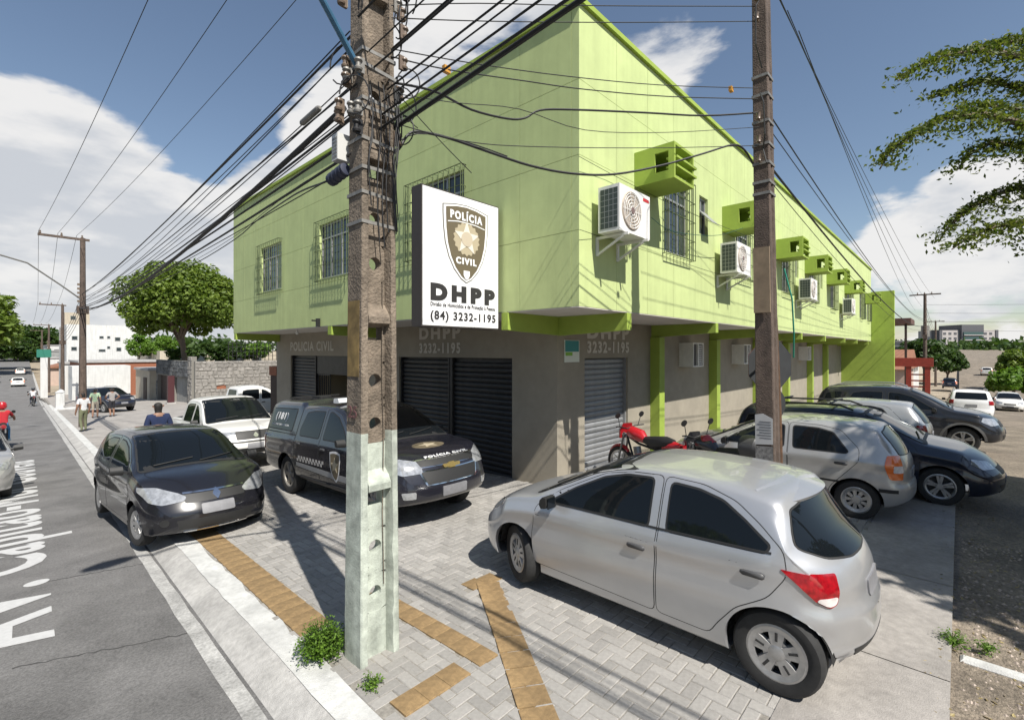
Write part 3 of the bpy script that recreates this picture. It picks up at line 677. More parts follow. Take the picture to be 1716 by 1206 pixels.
class Car:
    def __init__(s, sp):
        s.sp = sp; s.zt = pchip(sp['top']); s.belt = pchip(sp['belt']); s.hw = pchip(sp['hw']); s.bot = pchip(sp.get('bot', [(sp['xr'], .26), (sp['xr'] + .5, .2), (sp['xf'] - .5, .19), (sp['xf'], .22)]))
        s.tum = sp.get('tum', .33); s.make()
    def wtop(s, x):
        h = np.maximum(0, s.zt(x) - s.zb(x)); return s.hw(x) - .05 - s.tum * h
    def zb(s, x): return np.minimum(s.belt(x), s.zt(x) - .015)
    def section(s, x, ins):
        w = float(s.hw(x)); zt = float(s.zt(x)); zb = float(s.zb(x)); z0 = float(s.bot(x)); h = zt - zb; wt = float(s.wtop(x)); k = min(1, h / .3)
        mid = z0 + (zb - z0) * .52; cr = .025 + .03 * k; cz = s.sp.get('crease', .012)
        P = np.array([(0, z0), (w * .55, z0), (w - .10, z0), (w - .055, z0 + .015), (w - .035, z0 + .07), (w - .012, z0 + (mid - z0) * .6), (w, mid), (w - .010 - cz, mid + (zb - mid) * .40), (w - .004, zb - .11), (w - .007, zb - .085), (w - .030, zb - .03), (w - .045, zb + .004),
                      (wt + .012 + .038 * k * 0 + (w - .05 - wt) * .42, zb + h * .5), (wt + .02, zt - cr - .06 * k), (wt - .015, zt - cr - .012 * k), (wt - .09, zt - cr * .62), (wt * .5, zt - cr * .2), (0, zt)])
        P = chaikin(P, 2)
        if ins:
            c = (z0 + zt) / 2; H = (zt - z0) / 2
            P = P.copy(); P[:, 0] *= max(.02, (w - ins) / w); P[:, 1] = c + (P[:, 1] - c) * max(.05, (H - ins * .8) / H)
        return P
    def make(s):
        sp = s.sp; xr, xf = sp['xr'], sp['xf']; r = sp.get('er', .14); st = []
        n = sp.get('n', 64)
        for th in np.linspace(90, 0, 7): st.append((xr + r - r * math.sin(R(th)), r * (1 - math.cos(R(th)))))
        for x in np.linspace(xr + r, xf - r, n)[1:-1]: st.append((x, 0))
        for th in np.linspace(0, 90, 7): st.append((xf - r + r * math.sin(R(th)), r * (1 - math.cos(R(th)))))
        FP = pchip(sp['fprof']); RP = pchip(sp['rprof']); rows = []
        for x, ins in st: P = s.section(min(max(x, xr), xf), ins); rows.append((x, P))
        for k in (.8, .55, .3, .0):                                  # end caps
            for e in (0, -1):
                x, P = (rows[0] if e == 0 else rows[-1]); 
        capR = [(rows[0][0], q) for q in s.shrink(rows[0][1])]; capF = [(rows[-1][0], q) for q in s.shrink(rows[-1][1])]
        rows = capR[::-1] + rows + capF
        V = []; m = len(rows[0][1])
        for x, P in rows:
            y = P[:, 0]; z = P[:, 1]; X = np.full(m, x); wmax = max(float(s.hw(0)), .5)
            ef = np.clip((x - (xf - sp.get('ef', .6))) / sp.get('ef', .6), 0, 1); ef = ef * ef * (3 - 2 * ef)
            er = np.clip(((xr + sp.get('eb', .45)) - x) / sp.get('eb', .45), 0, 1); er = er * er * (3 - 2 * er)
            X = X + ef * (FP(z) - sp.get('cf', .30) * (y / wmax) ** 2.4) - er * (RP(z) - sp.get('cb', .18) * (y / wmax) ** 2.6)
            V.append(np.stack([X, y, z], 1))
        V = np.array(V); s.grid = V
        nr = len(V); verts = []; idx = -np.ones((nr, 2 * m - 2 + 0), int)
        full = np.concatenate([V, (V[:, -2:0:-1] * np.array([1, -1, 1]))], 1)      # closed ring: right half then left
        k = full.shape[1]; vs = full.reshape(-1, 3); fs = []
        for i in range(nr - 1):
            for j in range(k): fs.append((i * k + j, i * k + (j + 1) % k, (i + 1) * k + (j + 1) % k, (i + 1) * k + j))
        bm = bmesh.new(); bv = [bm.verts.new(q) for q in vs]
        for f in fs:
            try: bm.faces.new([bv[i] for i in f])
            except ValueError: pass
        bmesh.ops.remove_doubles(bm, verts=bm.verts, dist=.0004)
        bmesh.ops.recalc_face_normals(bm, faces=bm.faces)
        s.bvh = bvhtree.BVHTree.FromBMesh(bm)
        # wheel arches
        ra = sp['arch']; zc_ = sp['wr'] + sp.get('lift', 0)
        for wx in (sp['wb'] / 2, -sp['wb'] / 2):
            rm = [f for f in bm.faces if abs(f.calc_center_median().y) > .42 and (f.calc_center_median().x - wx) ** 2 + (f.calc_center_median().z - zc_) ** 2 < ra * ra]
            bmesh.ops.delete(bm, geom=rm, context='FACES')
        for e in [e for e in bm.edges if e.is_boundary]:
            for v in e.verts:
                for wx in (sp['wb'] / 2, -sp['wb'] / 2):
                    d = Vector((v.co.x - wx, 0, v.co.z - zc_)); L = d.length
                    if L < ra * 1.45 and abs(v.co.y) > .5 and L > .05:
                        if d.z < 0: v.co.x = wx + math.copysign(math.sqrt(max(.01, ra * ra - d.z * d.z)), d.x)
                        else: v.co.x = wx + d.x / L * ra; v.co.z = zc_ + d.z / L * ra
        # rolled arch lip
        be = [e for e in bm.edges if e.is_boundary]
        if be:
            ret = bmesh.ops.extrude_edge_only(bm, edges=be)
            for v in [g for g in ret['geom'] if isinstance(g, bmesh.types.BMVert)]: v.co.y -= math.copysign(.05, v.co.y); v.co.z += .004
        bmesh.ops.recalc_face_normals(bm, faces=bm.faces)
        me = bpy.data.meshes.new('body'); bm.to_mesh(me); bm.free()
        me.polygons.foreach_set('use_smooth', [True] * len(me.polygons)); me.set_sharp_from_angle(angle=R(50)); s.me = me
    def shrink(s, P):
        c = np.array([0, (P[:, 1].min() + P[:, 1].max()) / 2]); return [c + (P - c) * k for k in (.82, .6, .35, .1, .0)]
    def hit(s, o, d):
        loc, n, i, dist = s.bvh.ray_cast(Vector(o), Vector(d))
        if loc is None: loc, n, i, dist = s.bvh.find_nearest(Vector(o) + Vector(d) * 3)
        if n.dot(Vector(d)) > 0: n = -n
        return loc, n
    def patch(s, poly, mode, off, m, name, parent, side=1, yaw=38, ref=None, step=.05, rim=.006, two=False):
        """a panel of the outline poly laid on the body; mode side (x,z), front/rear (y,z), top (x,y), lamp / tail (t,z about ref)"""
        pts = []; n = len(poly)
        for i in range(n):
            a, b = Vector(poly[i]), Vector(poly[(i + 1) % n]); k = max(1, int((b - a).length / step))
            for j in range(k): pts.append(a + (b - a) * (j / k))
        nb = len(pts); xs = [p.x for p in pts]; ys = [p.y for p in pts]; inner = []
        gx = np.arange(min(xs) + step * .5, max(xs), step); gy = np.arange(min(ys) + step * .5, max(ys), step)
        for gxx in gx:
            for gyy in gy:
                ins = False; dm = 9
                for i in range(nb):
                    a, b = pts[i], pts[(i + 1) % nb]
                    if (a.y > gyy) != (b.y > gyy) and gxx < (b.x - a.x) * (gyy - a.y) / (b.y - a.y) + a.x: ins = not ins
                    dm = min(dm, (a.x - gxx) ** 2 + (a.y - gyy) ** 2)
                if ins and dm > (step * .45) ** 2: inner.append(Vector((gxx, gyy)))
        allp = pts + inner
        v2, e2, f2, *_ = geometry.delaunay_2d_cdt(allp, [(i, (i + 1) % nb) for i in range(nb)], [list(range(nb))], 1, 1e-5)
        vs = []; nn = []
        for p in v2:
            if mode == 'side': o, d = (p.x, side * 3, p.y), (0, -side, 0)
            elif mode == 'front': o, d = (6, p.x * side, p.y), (-1, 0, 0)
            elif mode == 'rear': o, d = (-6, p.x * side, p.y), (1, 0, 0)
            elif mode == 'top': o, d = (p.x, p.y * side, 4), (0, 0, -1)
            else:
                sg_ = 1 if mode == 'lamp' else -1; c, q = math.cos(R(yaw)), math.sin(R(yaw)); dv = Vector((sg_ * c, side * q, 0)); lat = Vector((-sg_ * q, side * c, 0))
                o = Vector((ref[0], ref[1] * side, 0)) + lat * p.x + dv * 3 + Vector((0, 0, p.y)); d = -dv
            loc, nrm = s.hit(o, d); vs.append(loc + nrm * off); nn.append(nrm)
        mb = MB(); mb.add(vs, f2)
        k0 = len(vs); bd = {}
        for f in f2:
            for i in range(len(f)):
                e = (f[i], f[(i + 1) % len(f)])
                if (e[1], e[0]) in bd: bd.pop((e[1], e[0]))
                else: bd[e] = 1
        mp = {}
        for a, b in bd:
            for q in (a, b):
                if q not in mp: mp[q] = len(mb.v); mb.v.append(tuple(Vector(vs[q]) - nn[q] * (off + rim)))
            mb.f.append((b, a, mp[a], mp[b])); mb.m.append(0)
        me = mb.mesh(name, m, smooth=True, sharp=40); return link(name, me, parent)
    def window_poly(s, xa, xb, lo=.03, hi=.085, ra=0, rb_=0, zcap=None, n=14):
        """side window between xa < xb following belt and roof"""
        xs = np.linspace(xa, xb, n); bot = [(x, float(s.belt(x)) + lo) for x in xs]; top = []
        for x in xs:
            z = float(s.zt(x)) - hi
            if zcap: z = min(z, zcap(x))
            top.append((x, max(z, float(s.belt(x)) + lo + .004)))
        P = bot + top[::-1]; out = []
        for p in P:
            if not out or (abs(p[0] - out[-1][0]) + abs(p[1] - out[-1][1])) > .012: out.append(p)
        return out
    def screen_poly(s, xs, marg=.06, lo=.0, hi=0):
        """wind or rear screen seen from the end; xs from base to top"""
        L = []
        for x in xs: L.append((max(.1, float(s.wtop(x)) - marg), float(s.zt(x))))
        L[0] = (L[0][0], L[0][1] + lo); L[-1] = (L[-1][0], L[-1][1] - hi)
        right = [(w, z - .035) for w, z in L]; top = [(L[-1][0] * .5, L[-1][1] - .006), (0, L[-1][1]), (-L[-1][0] * .5, L[-1][1] - .006)]
        bot = [(-L[0][0] * .5, L[0][1] - .006), (0, L[0][1]), (L[0][0] * .5, L[0][1] - .006)]
        return right + top + [(-w, z) for w, z in right[::-1]] + bot
def grow(poly, d):
    n = len(poly); out = []; A = sum(poly[i][0] * poly[(i + 1) % n][1] - poly[(i + 1) % n][0] * poly[i][1] for i in range(n)); sg_ = 1 if A > 0 else -1
    for i in range(n):
        p0, p1, p2 = (Vector(poly[(i + k) % n]) for k in (-1, 0, 1)); e1 = (p1 - p0).normalized(); e2 = (p2 - p1).normalized(); nn = Vector((e1.y + e2.y, -e1.x - e2.x)) * sg_
        if nn.length < 1e-6: nn = Vector((e1.y, -e1.x)) * sg_
        nn.normalize(); k = max(.5, nn.dot(Vector((e1.y, -e1.x)) * sg_)); out.append(tuple(p1 + nn * (d / k)))
    return out
def rnd(poly, r=.03, n=3):
    out = []; k = len(poly)
    for i in range(k):
        p0, p1, p2 = (Vector(poly[(i + q) % k]) for q in (-1, 0, 1)); a = (p0 - p1); b = (p2 - p1); ra = min(r, a.length * .45, b.length * .45); A_, B_ = p1 + a.normalized() * ra, p1 + b.normalized() * ra
        for j in range(n + 1): t = j / n; out.append(tuple(A_ * (1 - t) ** 2 + p1 * 2 * t * (1 - t) + B_ * t * t))
    return out
def build_car(name, sp, label, cat, loc, head, pm, group=None, tilt=None, steer=0, detail=2):
    """head: direction (dx,dy) the nose points to; loc: point on the ground under the middle of the wheelbase"""
    c = Car(sp); root = empty(name, loc); tag(root, label, cat, group)
    root.rotation_euler = (tilt[0] if tilt else 0, tilt[1] if tilt else 0, math.atan2(head[1], head[0]))
    c.me.materials.append(pm); body = link('body', c.me, root); c.root = root; c.pm = pm; c.body = body
    st = .05 if detail > 1 else .09
    # underbody and wheel housings
    hw = float(c.hw(0)); wr = sp['wr']; ra = sp['arch'] - .004
    for wx in (sp['wb'] / 2, -sp['wb'] / 2):
        for sd_ in (-1, 1):
            mb = MB(); arc = [(wx + ra * math.cos(a), wr + sp.get('lift', 0) + ra * math.sin(a)) for a in np.linspace(.07, math.pi - .07, 15)]
            k = len(arc); vs = [(x, sd_ * .42, z) for x, z in arc] + [(x, sd_ * (hw - .13), z) for x, z in arc]
            mb.add(vs, [(i, i + 1, k + i + 1, k + i) for i in range(k - 1)] + [tuple(range(k))])
            mb.build('wheel_housing', m_gap, root)
    tm, rm = wheel_meshes(wr, sp.get('ww', .19), sp.get('wstyle', 'cap'))
    for i, wx in enumerate((sp['wb'] / 2, -sp['wb'] / 2)):
        for sd_ in (-1, 1):
            w = empty('wheel', (wx, sd_ * (hw - .055 - sp.get('ww', .19) / 2), wr), (0 if sd_ > 0 else math.pi) + (steer if i == 0 else 0), root)
            link('tyre', tm, w); link('rim', rm, w)
    # doors, side glass
    for sd_ in (1, -1):
        ds = []
        for dp in sp.get('doors', []):
            p = rnd(dp, .05)
            c.patch(grow(p, .007), 'side', .0012, m_gap, 'door_gap', root, sd_, step=st, rim=.001)
            d = c.patch(p, 'side', .003, sp.get('door_mat', pm), 'door', root, sd_, step=st); ds.append(d)
        for i, hp in enumerate(sp.get('handles', [])):
            o, nrm = c.hit((hp[0], sd_ * 3, hp[1]), (0, -sd_, 0)); h = MB(); y = o.y + sd_ * .004
            rr_ = [(-.085, -.012), (-.07, -.024), (.07, -.022), (.088, -.008), (.085, .014), (.06, .022), (-.07, .022), (-.088, .006)]
            h.prism([(a, b) for a, b in rr_], lambda a, b: (hp[0] + a, y, hp[1] + b), lambda a, b: (hp[0] + a * .85, y + sd_ * .018, hp[1] + b * .7))
            h.build('handle', sp.get('hmat', m_handle), ds[i] if i < len(ds) else root, smooth=True, sharp=60)
        for wp in sp.get('windows', []):
            p = rnd(wp(c) if callable(wp) else wp, .035)
            f = c.patch(grow(p, .018), 'side', .0045, m_trim, 'window_frame', root, sd_, step=st); c.patch(p, 'side', .0065, m_tint, 'window', root, sd_, step=st)
        if sp.get('mirror'):
            x, z = sp['mirror']; y = sd_ * (hw - .06); h = MB(); q = [(-.02, -.06), (.05, -.07), (.08, -.03), (.07, .03), (.02, .075), (-.03, .07), (-.045, 0)]
            h.prism(q, lambda a, b: (x + a * .8, y + sd_ * .06, z + b * .9), lambda a, b: (x + a * .7, y + sd_ * .21, z + .01 + b * .8)); h.bar((x + .02, y - sd_ * .03, z - .05), (x + .01, y + sd_ * .08, z - .02), .05, .035)
            mo = h.build('wing_mirror', sp.get('mmat', m_trim), root, smooth=True, sharp=50)
            h = MB(); h.box((x - .04, y + sd_ * .075, z - .045), (x - .034, y + sd_ * .19, z + .06)); h.build('mirror_glass', m_tint, mo)
        for lp, mm, nm, ref, off, yw in sp.get('lamps', []):
            c.patch(rnd(lp, .02), 'lamp', off, mm, nm, root, sd_, yw, ref, step=.04)
        for lp, mm, nm, ref, off, yw in sp.get('tails', []):
            c.patch(rnd(lp, .02), 'tail', off, mm, nm, root, sd_, yw, ref, step=.04)
        for pp, mm, nm, off in sp.get('sides', []): c.patch(pp, 'side', off, mm, nm, root, sd_, step=st)
    if 'screen' in sp:
        p = rnd(c.screen_poly(*sp['screen']), .03); c.patch(grow(p, .02), 'front', .004, m_trim, 'windscreen_surround', root, step=.07); c.patch(p, 'front', .007, m_tint, 'windscreen', root, step=.07)
    if 'back' in sp:
        p = rnd(sp['back'](c), .04) if callable(sp['back']) else rnd(c.screen_poly(*sp['back']), .03); c.patch(grow(p, .012), 'rear', .004, m_trim, 'rear_window_surround', root, step=.06); c.patch(p, 'rear', .007, m_tint, 'rear_window', root, step=.06)
    for pp, mm, nm, off in sp.get('front', []): c.patch(rnd(pp, .02), 'front', off, mm, nm, root, step=.06)
    for pp, mm, nm, off in sp.get('rear', []): c.patch(rnd(pp, .02), 'rear', off, mm, nm, root, step=.06)
    for pp, mm, nm, off in sp.get('tops', []): c.patch(pp, 'top', off, mm, nm, root, step=.08)
    if 'wipers' in sp:
        h = MB(); x0 = sp['wipers']
        for y0, y1 in ((.05, .58), (-.55, -.02)):
            pts = []
            for t in np.linspace(0, 1, 7):
                y = y0 + (y1 - y0) * t; o, nrm = c.hit((6, y, float(c.zt(x0)) + .012 + .05 * t), (-1, 0, 0)); pts.append(o + nrm * .018)
            h.tube(pts, .009, 6)
        h.build('wiper', m_trim, root)
    if 'rails' in sp:
        xa, xb = sp['rails']
        for sd_ in (1, -1):
            h = MB(); pts = []
            for t in np.linspace(0, 1, 9):
                x = xa + (xb - xa) * t; y = sd_ * (float(c.wtop(x)) - .07); z = float(c.zt(x)) + (.06 if 0 < t < 1 else .0) - .02; pts.append((x, y, z))
            h.tube(pts, .018, 8); h.build('roof_rail', sp.get('railmat', m_trim), root, smooth=True)
    if 'antenna' in sp: h = MB(); x = sp['antenna']; z = float(c.zt(x)); h.tube([(x, 0, z), (x - .25, 0, z + .33)], .005, 6); h.build('antenna', m_trim, root)
    return c
def Q(*a): return list(a)
# ---------------- silver hatchback in the foreground
def sp_onix():
    s = dict(wb=2.528, wr=.305, ww=.19, arch=.345, xr=-1.76, xf=2.06, wstyle='cap', tum=.36, n=76, cf=.34, cb=.33, ef=.75, eb=.75)
    s['top'] = [(-1.76, .90), (-1.70, .955), (-1.60, 1.03), (-1.46, 1.20), (-1.33, 1.37), (-1.27, 1.41), (-1.1, 1.44), (-.8, 1.472), (-.35, 1.484), (0, 1.462), (.3, 1.395), (.6, 1.262), (.9, 1.105), (1.06, 1.02), (1.3, .965), (1.6, .895), (1.85, .80), (1.98, .72), (2.06, .62)]
    s['belt'] = [(-1.76, .98), (-1.4, 1.035), (-.9, 1.0), (-.3, .965), (.4, .935), (1.0, .91), (1.5, .83), (2.06, .62)]
    s['hw'] = [(-1.76, .78), (-1.45, .835), (-1.0, .852), (0, .845), (.8, .848), (1.4, .85), (1.8, .82), (2.06, .76)]
    s['fprof'] = [(.15, -.05), (.3, -.005), (.5, 0), (.62, -.03), (.75, -.09), (1.6, -.3)]
    s['rprof'] = [(.15, -.10), (.28, -.02), (.45, .03), (.6, .025), (.72, -.015), (.85, -.02), (1.0, -.01), (1.6, 0)]
    s['doors'] = [Q((1.0, .32), (1.02, .62), (.98, .90), (.72, 1.095), (.25, 1.325), (-.02, 1.38), (-.335, 1.40), (-.345, .95), (-.335, .30)),
                  Q((-.36, .30), (-.37, .95), (-.36, 1.40), (-.70, 1.39), (-.96, 1.32), (-1.15, 1.2), (-1.31, 1.06), (-1.34, .90), (-1.22, .72), (-1.0, .58), (-.86, .40), (-.80, .30))]
    s['handles'] = [(-.17, .80), (-1.12, .86)]
    s['windows'] = [Q((.80, .975), (.55, 1.135), (.25, 1.285), (.02, 1.345), (-.245, 1.36), (-.26, .995)), Q((-.44, 1.0), (-.425, 1.355), (-.66, 1.345), (-.86, 1.302), (-1.04, 1.20), (-1.22, 1.075), (-1.20, 1.035))]
    s['mirror'] = (.74, 1.0); s['screen'] = ([1.05, .9, .7, .5, .32, .18], .05, .02, .0); s['wipers'] = 1.02
    s['back'] = lambda c: [(-.69, 1.08), (-.52, 1.0), (-.25, .97), (0, .965), (.25, .97), (.52, 1.0), (.69, 1.08), (.655, 1.17), (.57, 1.30), (.25, 1.345), (0, 1.35), (-.25, 1.345), (-.57, 1.30), (-.655, 1.17)]
    s['lamps'] = [(Q((-.22, .66), (.02, .66), (.22, .73), (.34, .82), (.12, .80), (-.16, .735)), m_lamp, 'headlight', (1.86, .66), .006, 38)]
    s['tails'] = [(Q((-.11, .915), (.10, .925), (.28, .945), (.18, .85), (.07, .745), (-.02, .70), (-.08, .72), (-.11, .80)), m_red, 'tail_light', (-1.62, .73), .012, 42),
                  (Q((-.09, .775), (.05, .765), (.065, .75), (-.015, .71), (-.07, .725)), m_lens, 'reversing_light', (-1.62, .73), .016, 42)]
    s['front'] = [(Q((-.40, .70), (.40, .70), (.36, .58), (-.36, .58)), m_trim, 'grille', .004), (Q((-.5, .44), (.5, .44), (.45, .28), (-.45, .28)), m_trim, 'lower_intake', .004), (Q((-.2, .52), (.2, .52), (.2, .40), (-.2, .40)), m_plate, 'number_plate', .012)]
    s['rear'] = [(Q((-.2, .80), (.2, .80), (.2, .68), (-.2, .68)), m_plate, 'number_plate', .012), (Q((-.5, .40), (.5, .40), (.46, .33), (-.46, .33)), m_trim, 'lower_valance', .004)]
    s['sides'] = [(Q((.9, .955), (.9, .972), (-.35, 1.0), (-1.24, 1.04), (-1.24, 1.024), (-.35, .982)), m_trim, 'belt_seal', .008)]
    return s
m_silver = paint('silver', (.50, .505, .515), metal=.6, rough=.33)
c = build_car('silver_hatchback', sp_onix(), 'silver hatchback with black door handles parked in the foreground behind the painted pole', 'car', (4.63, 2.24, 0.0), (.0, 1), m_silver, steer=R(-25))
mb = MB()                                              # roof spoiler
pts = []
for t in np.linspace(-1, 1, 15):
    y = t * .56; o, n_ = c.hit((-1.14 + .08 * t * t, y, 4), (0, 0, -1)); o2 = Vector((-1.42 + .17 * t * t, y * 1.0, o.z - .062 - .012 * t * t)); pts.append((o + n_ * .006, o2, o2 - Vector((-.01, 0, .025)), Vector((-1.25 + .13 * t * t, y, o.z - .05))))
k = 4; mb.add([q for p in pts for q in p], [(i * 4 + j, (i + 1) * 4 + j, (i + 1) * 4 + (j + 1) % 4, i * 4 + (j + 1) % 4) for i in range(14) for j in range(4)] + [(0, 1, 2, 3), (56, 57, 58, 59)])
mb.build('spoiler', m_silver, c.root, smooth=True, sharp=40)
def tilt_for(x, y, head):
    s = (G(x + head[0], y + head[1]) - G(x - head[0], y - head[1])) / 2
    return (0, -math.atan(s))
def put(x, y, dz=0): return (x, y, G(x, y) + dz)
WPX = lambda a, b, **k: (lambda c: c.window_poly(a, b, **k))
# ---------------- black hatchback half on the kerb
def sp_sandero():
    s = dict(wb=2.591, wr=.305, ww=.19, arch=.35, xr=-1.905, xf=2.10, wstyle='multi', tum=.34, n=64, cf=.36, cb=.2, ef=.75)
    s['top'] = [(-1.905, .96), (-1.80, 1.12), (-1.66, 1.33), (-1.5, 1.46), (-1.1, 1.51), (-.4, 1.53), (.05, 1.505), (.35, 1.43), (.7, 1.26), (1.0, 1.10), (1.15, 1.03), (1.4, .99), (1.7, .93), (1.92, .83), (2.03, .74), (2.10, .62)]
    s['belt'] = [(-1.905, 1.0), (-1.3, 1.06), (-.5, 1.0), (.5, .96), (1.05, .94), (1.6, .85), (2.10, .62)]
    s['hw'] = [(-1.905, .80), (-1.5, .85), (-.8, .873), (.8, .868), (1.4, .87), (1.8, .835), (2.10, .77)]
    s['fprof'] = [(.15, -.06), (.25, 0), (.45, .02), (.6, -.02), (.75, -.07), (1.6, -.3)]
    s['rprof'] = [(.15, -.1), (.28, 0), (.5, .03), (.65, .02), (.8, 0), (1.6, 0)]
    s['doors'] = [Q((1.05, .32), (1.05, .80), (.98, .95), (.72, 1.12), (.32, 1.335), (.0, 1.41), (-.33, 1.43), (-.34, .30)), Q((-.36, .30), (-.36, 1.43), (-.8, 1.42), (-1.1, 1.36), (-1.36, 1.2), (-1.45, 1.05), (-1.3, .80), (-1.0, .6), (-.88, .42), (-.82, .30))]
    s['handles'] = [(-.18, .86), (-1.15, .88)]; s['hmat'] = m_trim
    s['windows'] = [Q((.82, 1.0), (.6, 1.135), (.28, 1.29), (-.0, 1.36), (-.25, 1.375), (-.26, 1.02)), Q((-.43, 1.03), (-.42, 1.375), (-.78, 1.365), (-1.05, 1.30), (-1.28, 1.16), (-1.3, 1.09))]
    s['mirror'] = (.78, 1.02); s['screen'] = ([1.13, 1.0, .8, .6, .4, .22], .05, .02, 0); s['wipers'] = 1.10; s['back'] = ([-1.83, -1.75, -1.66, -1.55], .07, .02, .02)
    s['lamps'] = [(Q((-.30, .66), (-.05, .63), (.14, .67), (.34, .80), (.36, .86), (.10, .845), (-.20, .76), (-.31, .71)), m_lamp, 'headlight', (1.84, .68), .008, 38)]
    s['tails'] = [(Q((-.12, 1.0), (.15, 1.02), (.15, .8), (-.12, .78)), m_red, 'tail_light', (-1.80, .74), .01, 42)]
    s['front'] = [(Q((-.42, .74), (.42, .74), (.38, .63), (-.38, .63)), m_trim, 'grille', .004), (Q((-.40, .765), (.40, .765), (.40, .745), (-.40, .745)), m_chr, 'grille_bar', .012), (Q((-.055, .70), (0, .78), (.055, .70), (0, .62)), m_chr, 'emblem', .022),
                  (Q((-.21, .60), (.21, .60), (.21, .47), (-.21, .47)), m_plate, 'number_plate', .016), (Q((-.5, .42), (.5, .42), (.46, .29), (-.46, .29)), m_trim, 'lower_intake', .005), (Q((-.42, .265), (.42, .265), (.40, .245), (-.40, .245)), m_chr, 'bumper_strip', .012)]
    return s
m_blk = paint('black', (.010, .010, .013), rough=.25)
c = build_car('black_hatchback', sp_sandero(), 'black hatchback parked half on the kerb facing the camera', 'car', put(2.06, 9.95, -.05), (.05, -1), m_blk, tilt=(R(-1.2), -.035), steer=R(8))
for sd_ in (-1, 1):
    c.patch([(sd_ * .62 + .05 * math.cos(a), .40 + .05 * math.sin(a)) for a in np.linspace(0, 6.28, 13)[:-1]], 'front', .008, m_trim, 'fog_light', c.root, step=.05)
# ---------------- police pickup with canopy
def sp_s10():
    s = dict(wb=3.096, wr=.375, ww=.24, arch=.435, xr=-2.80, xf=2.46, wstyle='steel', tum=.30, n=84, cf=.26, cb=.06, ef=.7, eb=.3, crease=.0)
    s['top'] = [(-2.80, 1.55), (-2.74, 1.70), (-2.6, 1.79), (-2.2, 1.82), (-1.25, 1.83), (-1.16, 1.79), (-1.08, 1.775), (-.5, 1.79), (.0, 1.785), (.4, 1.73), (.7, 1.60), (1.0, 1.42), (1.25, 1.25), (1.38, 1.19), (1.7, 1.16), (2.05, 1.12), (2.28, 1.05), (2.40, .95), (2.46, .82)]
    s['belt'] = [(-2.8, 1.12), (-1.0, 1.15), (.4, 1.15), (1.3, 1.12), (2.0, 1.05), (2.46, .82)]
    s['hw'] = [(-2.8, .90), (-2.4, .925), (-1, .93), (.5, .93), (1.4, .94), (2.0, .93), (2.46, .86)]
    s['bot'] = [(-2.8, .48), (-2.2, .42), (0, .38), (1.6, .36), (2.46, .38)]
    s['fprof'] = [(.3, -.08), (.42, .02), (.6, .05), (.75, .02), (.95, 0), (1.1, -.03), (1.9, -.2)]
    s['rprof'] = [(.3, -.05), (.5, .02), (.7, .02), (.8, 0), (1.9, 0)]
    s['doors'] = [Q((1.12, .48), (1.14, .9), (1.08, 1.14), (.80, 1.36), (.42, 1.62), (.1, 1.69), (-.08, 1.70), (-.09, .48)), Q((-.11, .48), (-.11, 1.70), (-.6, 1.69), (-.98, 1.66), (-1.08, 1.2), (-1.08, .85), (-.98, .62), (-.88, .48))]
    s['handles'] = [(.07, 1.02), (-.92, 1.04)]
    s['windows'] = [Q((.86, 1.19), (.64, 1.375), (.36, 1.56), (.1, 1.635), (.0, 1.64), (-.0, 1.19)), Q((-.18, 1.19), (-.18, 1.64), (-.6, 1.63), (-.88, 1.59), (-.98, 1.30), (-.95, 1.19)), Q((-1.36, 1.24), (-1.36, 1.64), (-2.52, 1.62), (-2.62, 1.24))]
    s['mirror'] = (.86, 1.20); s['screen'] = ([1.33, 1.15, .95, .75, .55, .40], .05, .02, 0); s['wipers'] = 1.28; s['back'] = lambda c: [(-.62, 1.28), (.62, 1.28), (.58, 1.62), (-.58, 1.62)]
    s['lamps'] = [(Q((-.30, .84), (-.02, .83), (.22, .90), (.36, 1.02), (.30, 1.06), (.05, 1.045), (-.26, .99)), m_lamp, 'headlight', (2.20, .74), .010, 36), (Q((-.16, .50), (.02, .50), (.05, .60), (-.16, .60)), m_lamp, 'fog_light', (2.24, .72), .010, 36)]
    s['tails'] = [(Q((-.1, 1.1), (.12, 1.1), (.12, .8), (-.1, .8)), m_red, 'tail_light', (-2.68, .84), .01, 45)]
    s['front'] = [(Q((-.58, 1.02), (.58, 1.02), (.54, .91), (-.54, .91)), m_chr, 'grille_surround', .008), (Q((-.545, 1.005), (.545, 1.005), (.51, .925), (-.51, .925)), m_trim, 'grille', .014),
                  (Q((-.56, .87), (.56, .87), (.48, .66), (-.48, .66)), m_chr, 'grille_surround', .008), (Q((-.525, .855), (.525, .855), (.455, .675), (-.455, .675)), m_trim, 'grille', .014),
                  (Q((-.17, .915), (-.055, .915), (-.055, .93), (.055, .93), (.055, .915), (.17, .915), (.15, .87), (.055, .87), (.055, .855), (-.055, .855), (-.055, .87), (-.15, .87)), mat('gold_emblem', (.55, .38, .12), .25, metal=.8), 'emblem', .030),
                  (Q((-.23, .62), (.23, .62), (.23, .48), (-.23, .48)), m_plate, 'number_plate', .02)]
    s['sides'] = [(Q((1.0, .66), (.55, .66), (-1.02, .69), (-1.02, .62), (.55, .56), (1.0, .56)), mat('police_grey_band', (.30, .30, .30), .4), 'side_band', .0045),
                  (Q((-1.14, 1.17), (-1.14, 1.185), (-2.72, 1.185), (-2.72, 1.17)), m_gap, 'canopy_joint', .003), (Q((-1.115, .5), (-1.13, .5), (-1.13, 1.72), (-1.115, 1.72)), m_gap, 'bed_gap', .003),
                  (Q((.9, .395), (.9, .45), (-.95, .45), (-.95, .395)), m_trim, 'side_step', .02)]
    return s
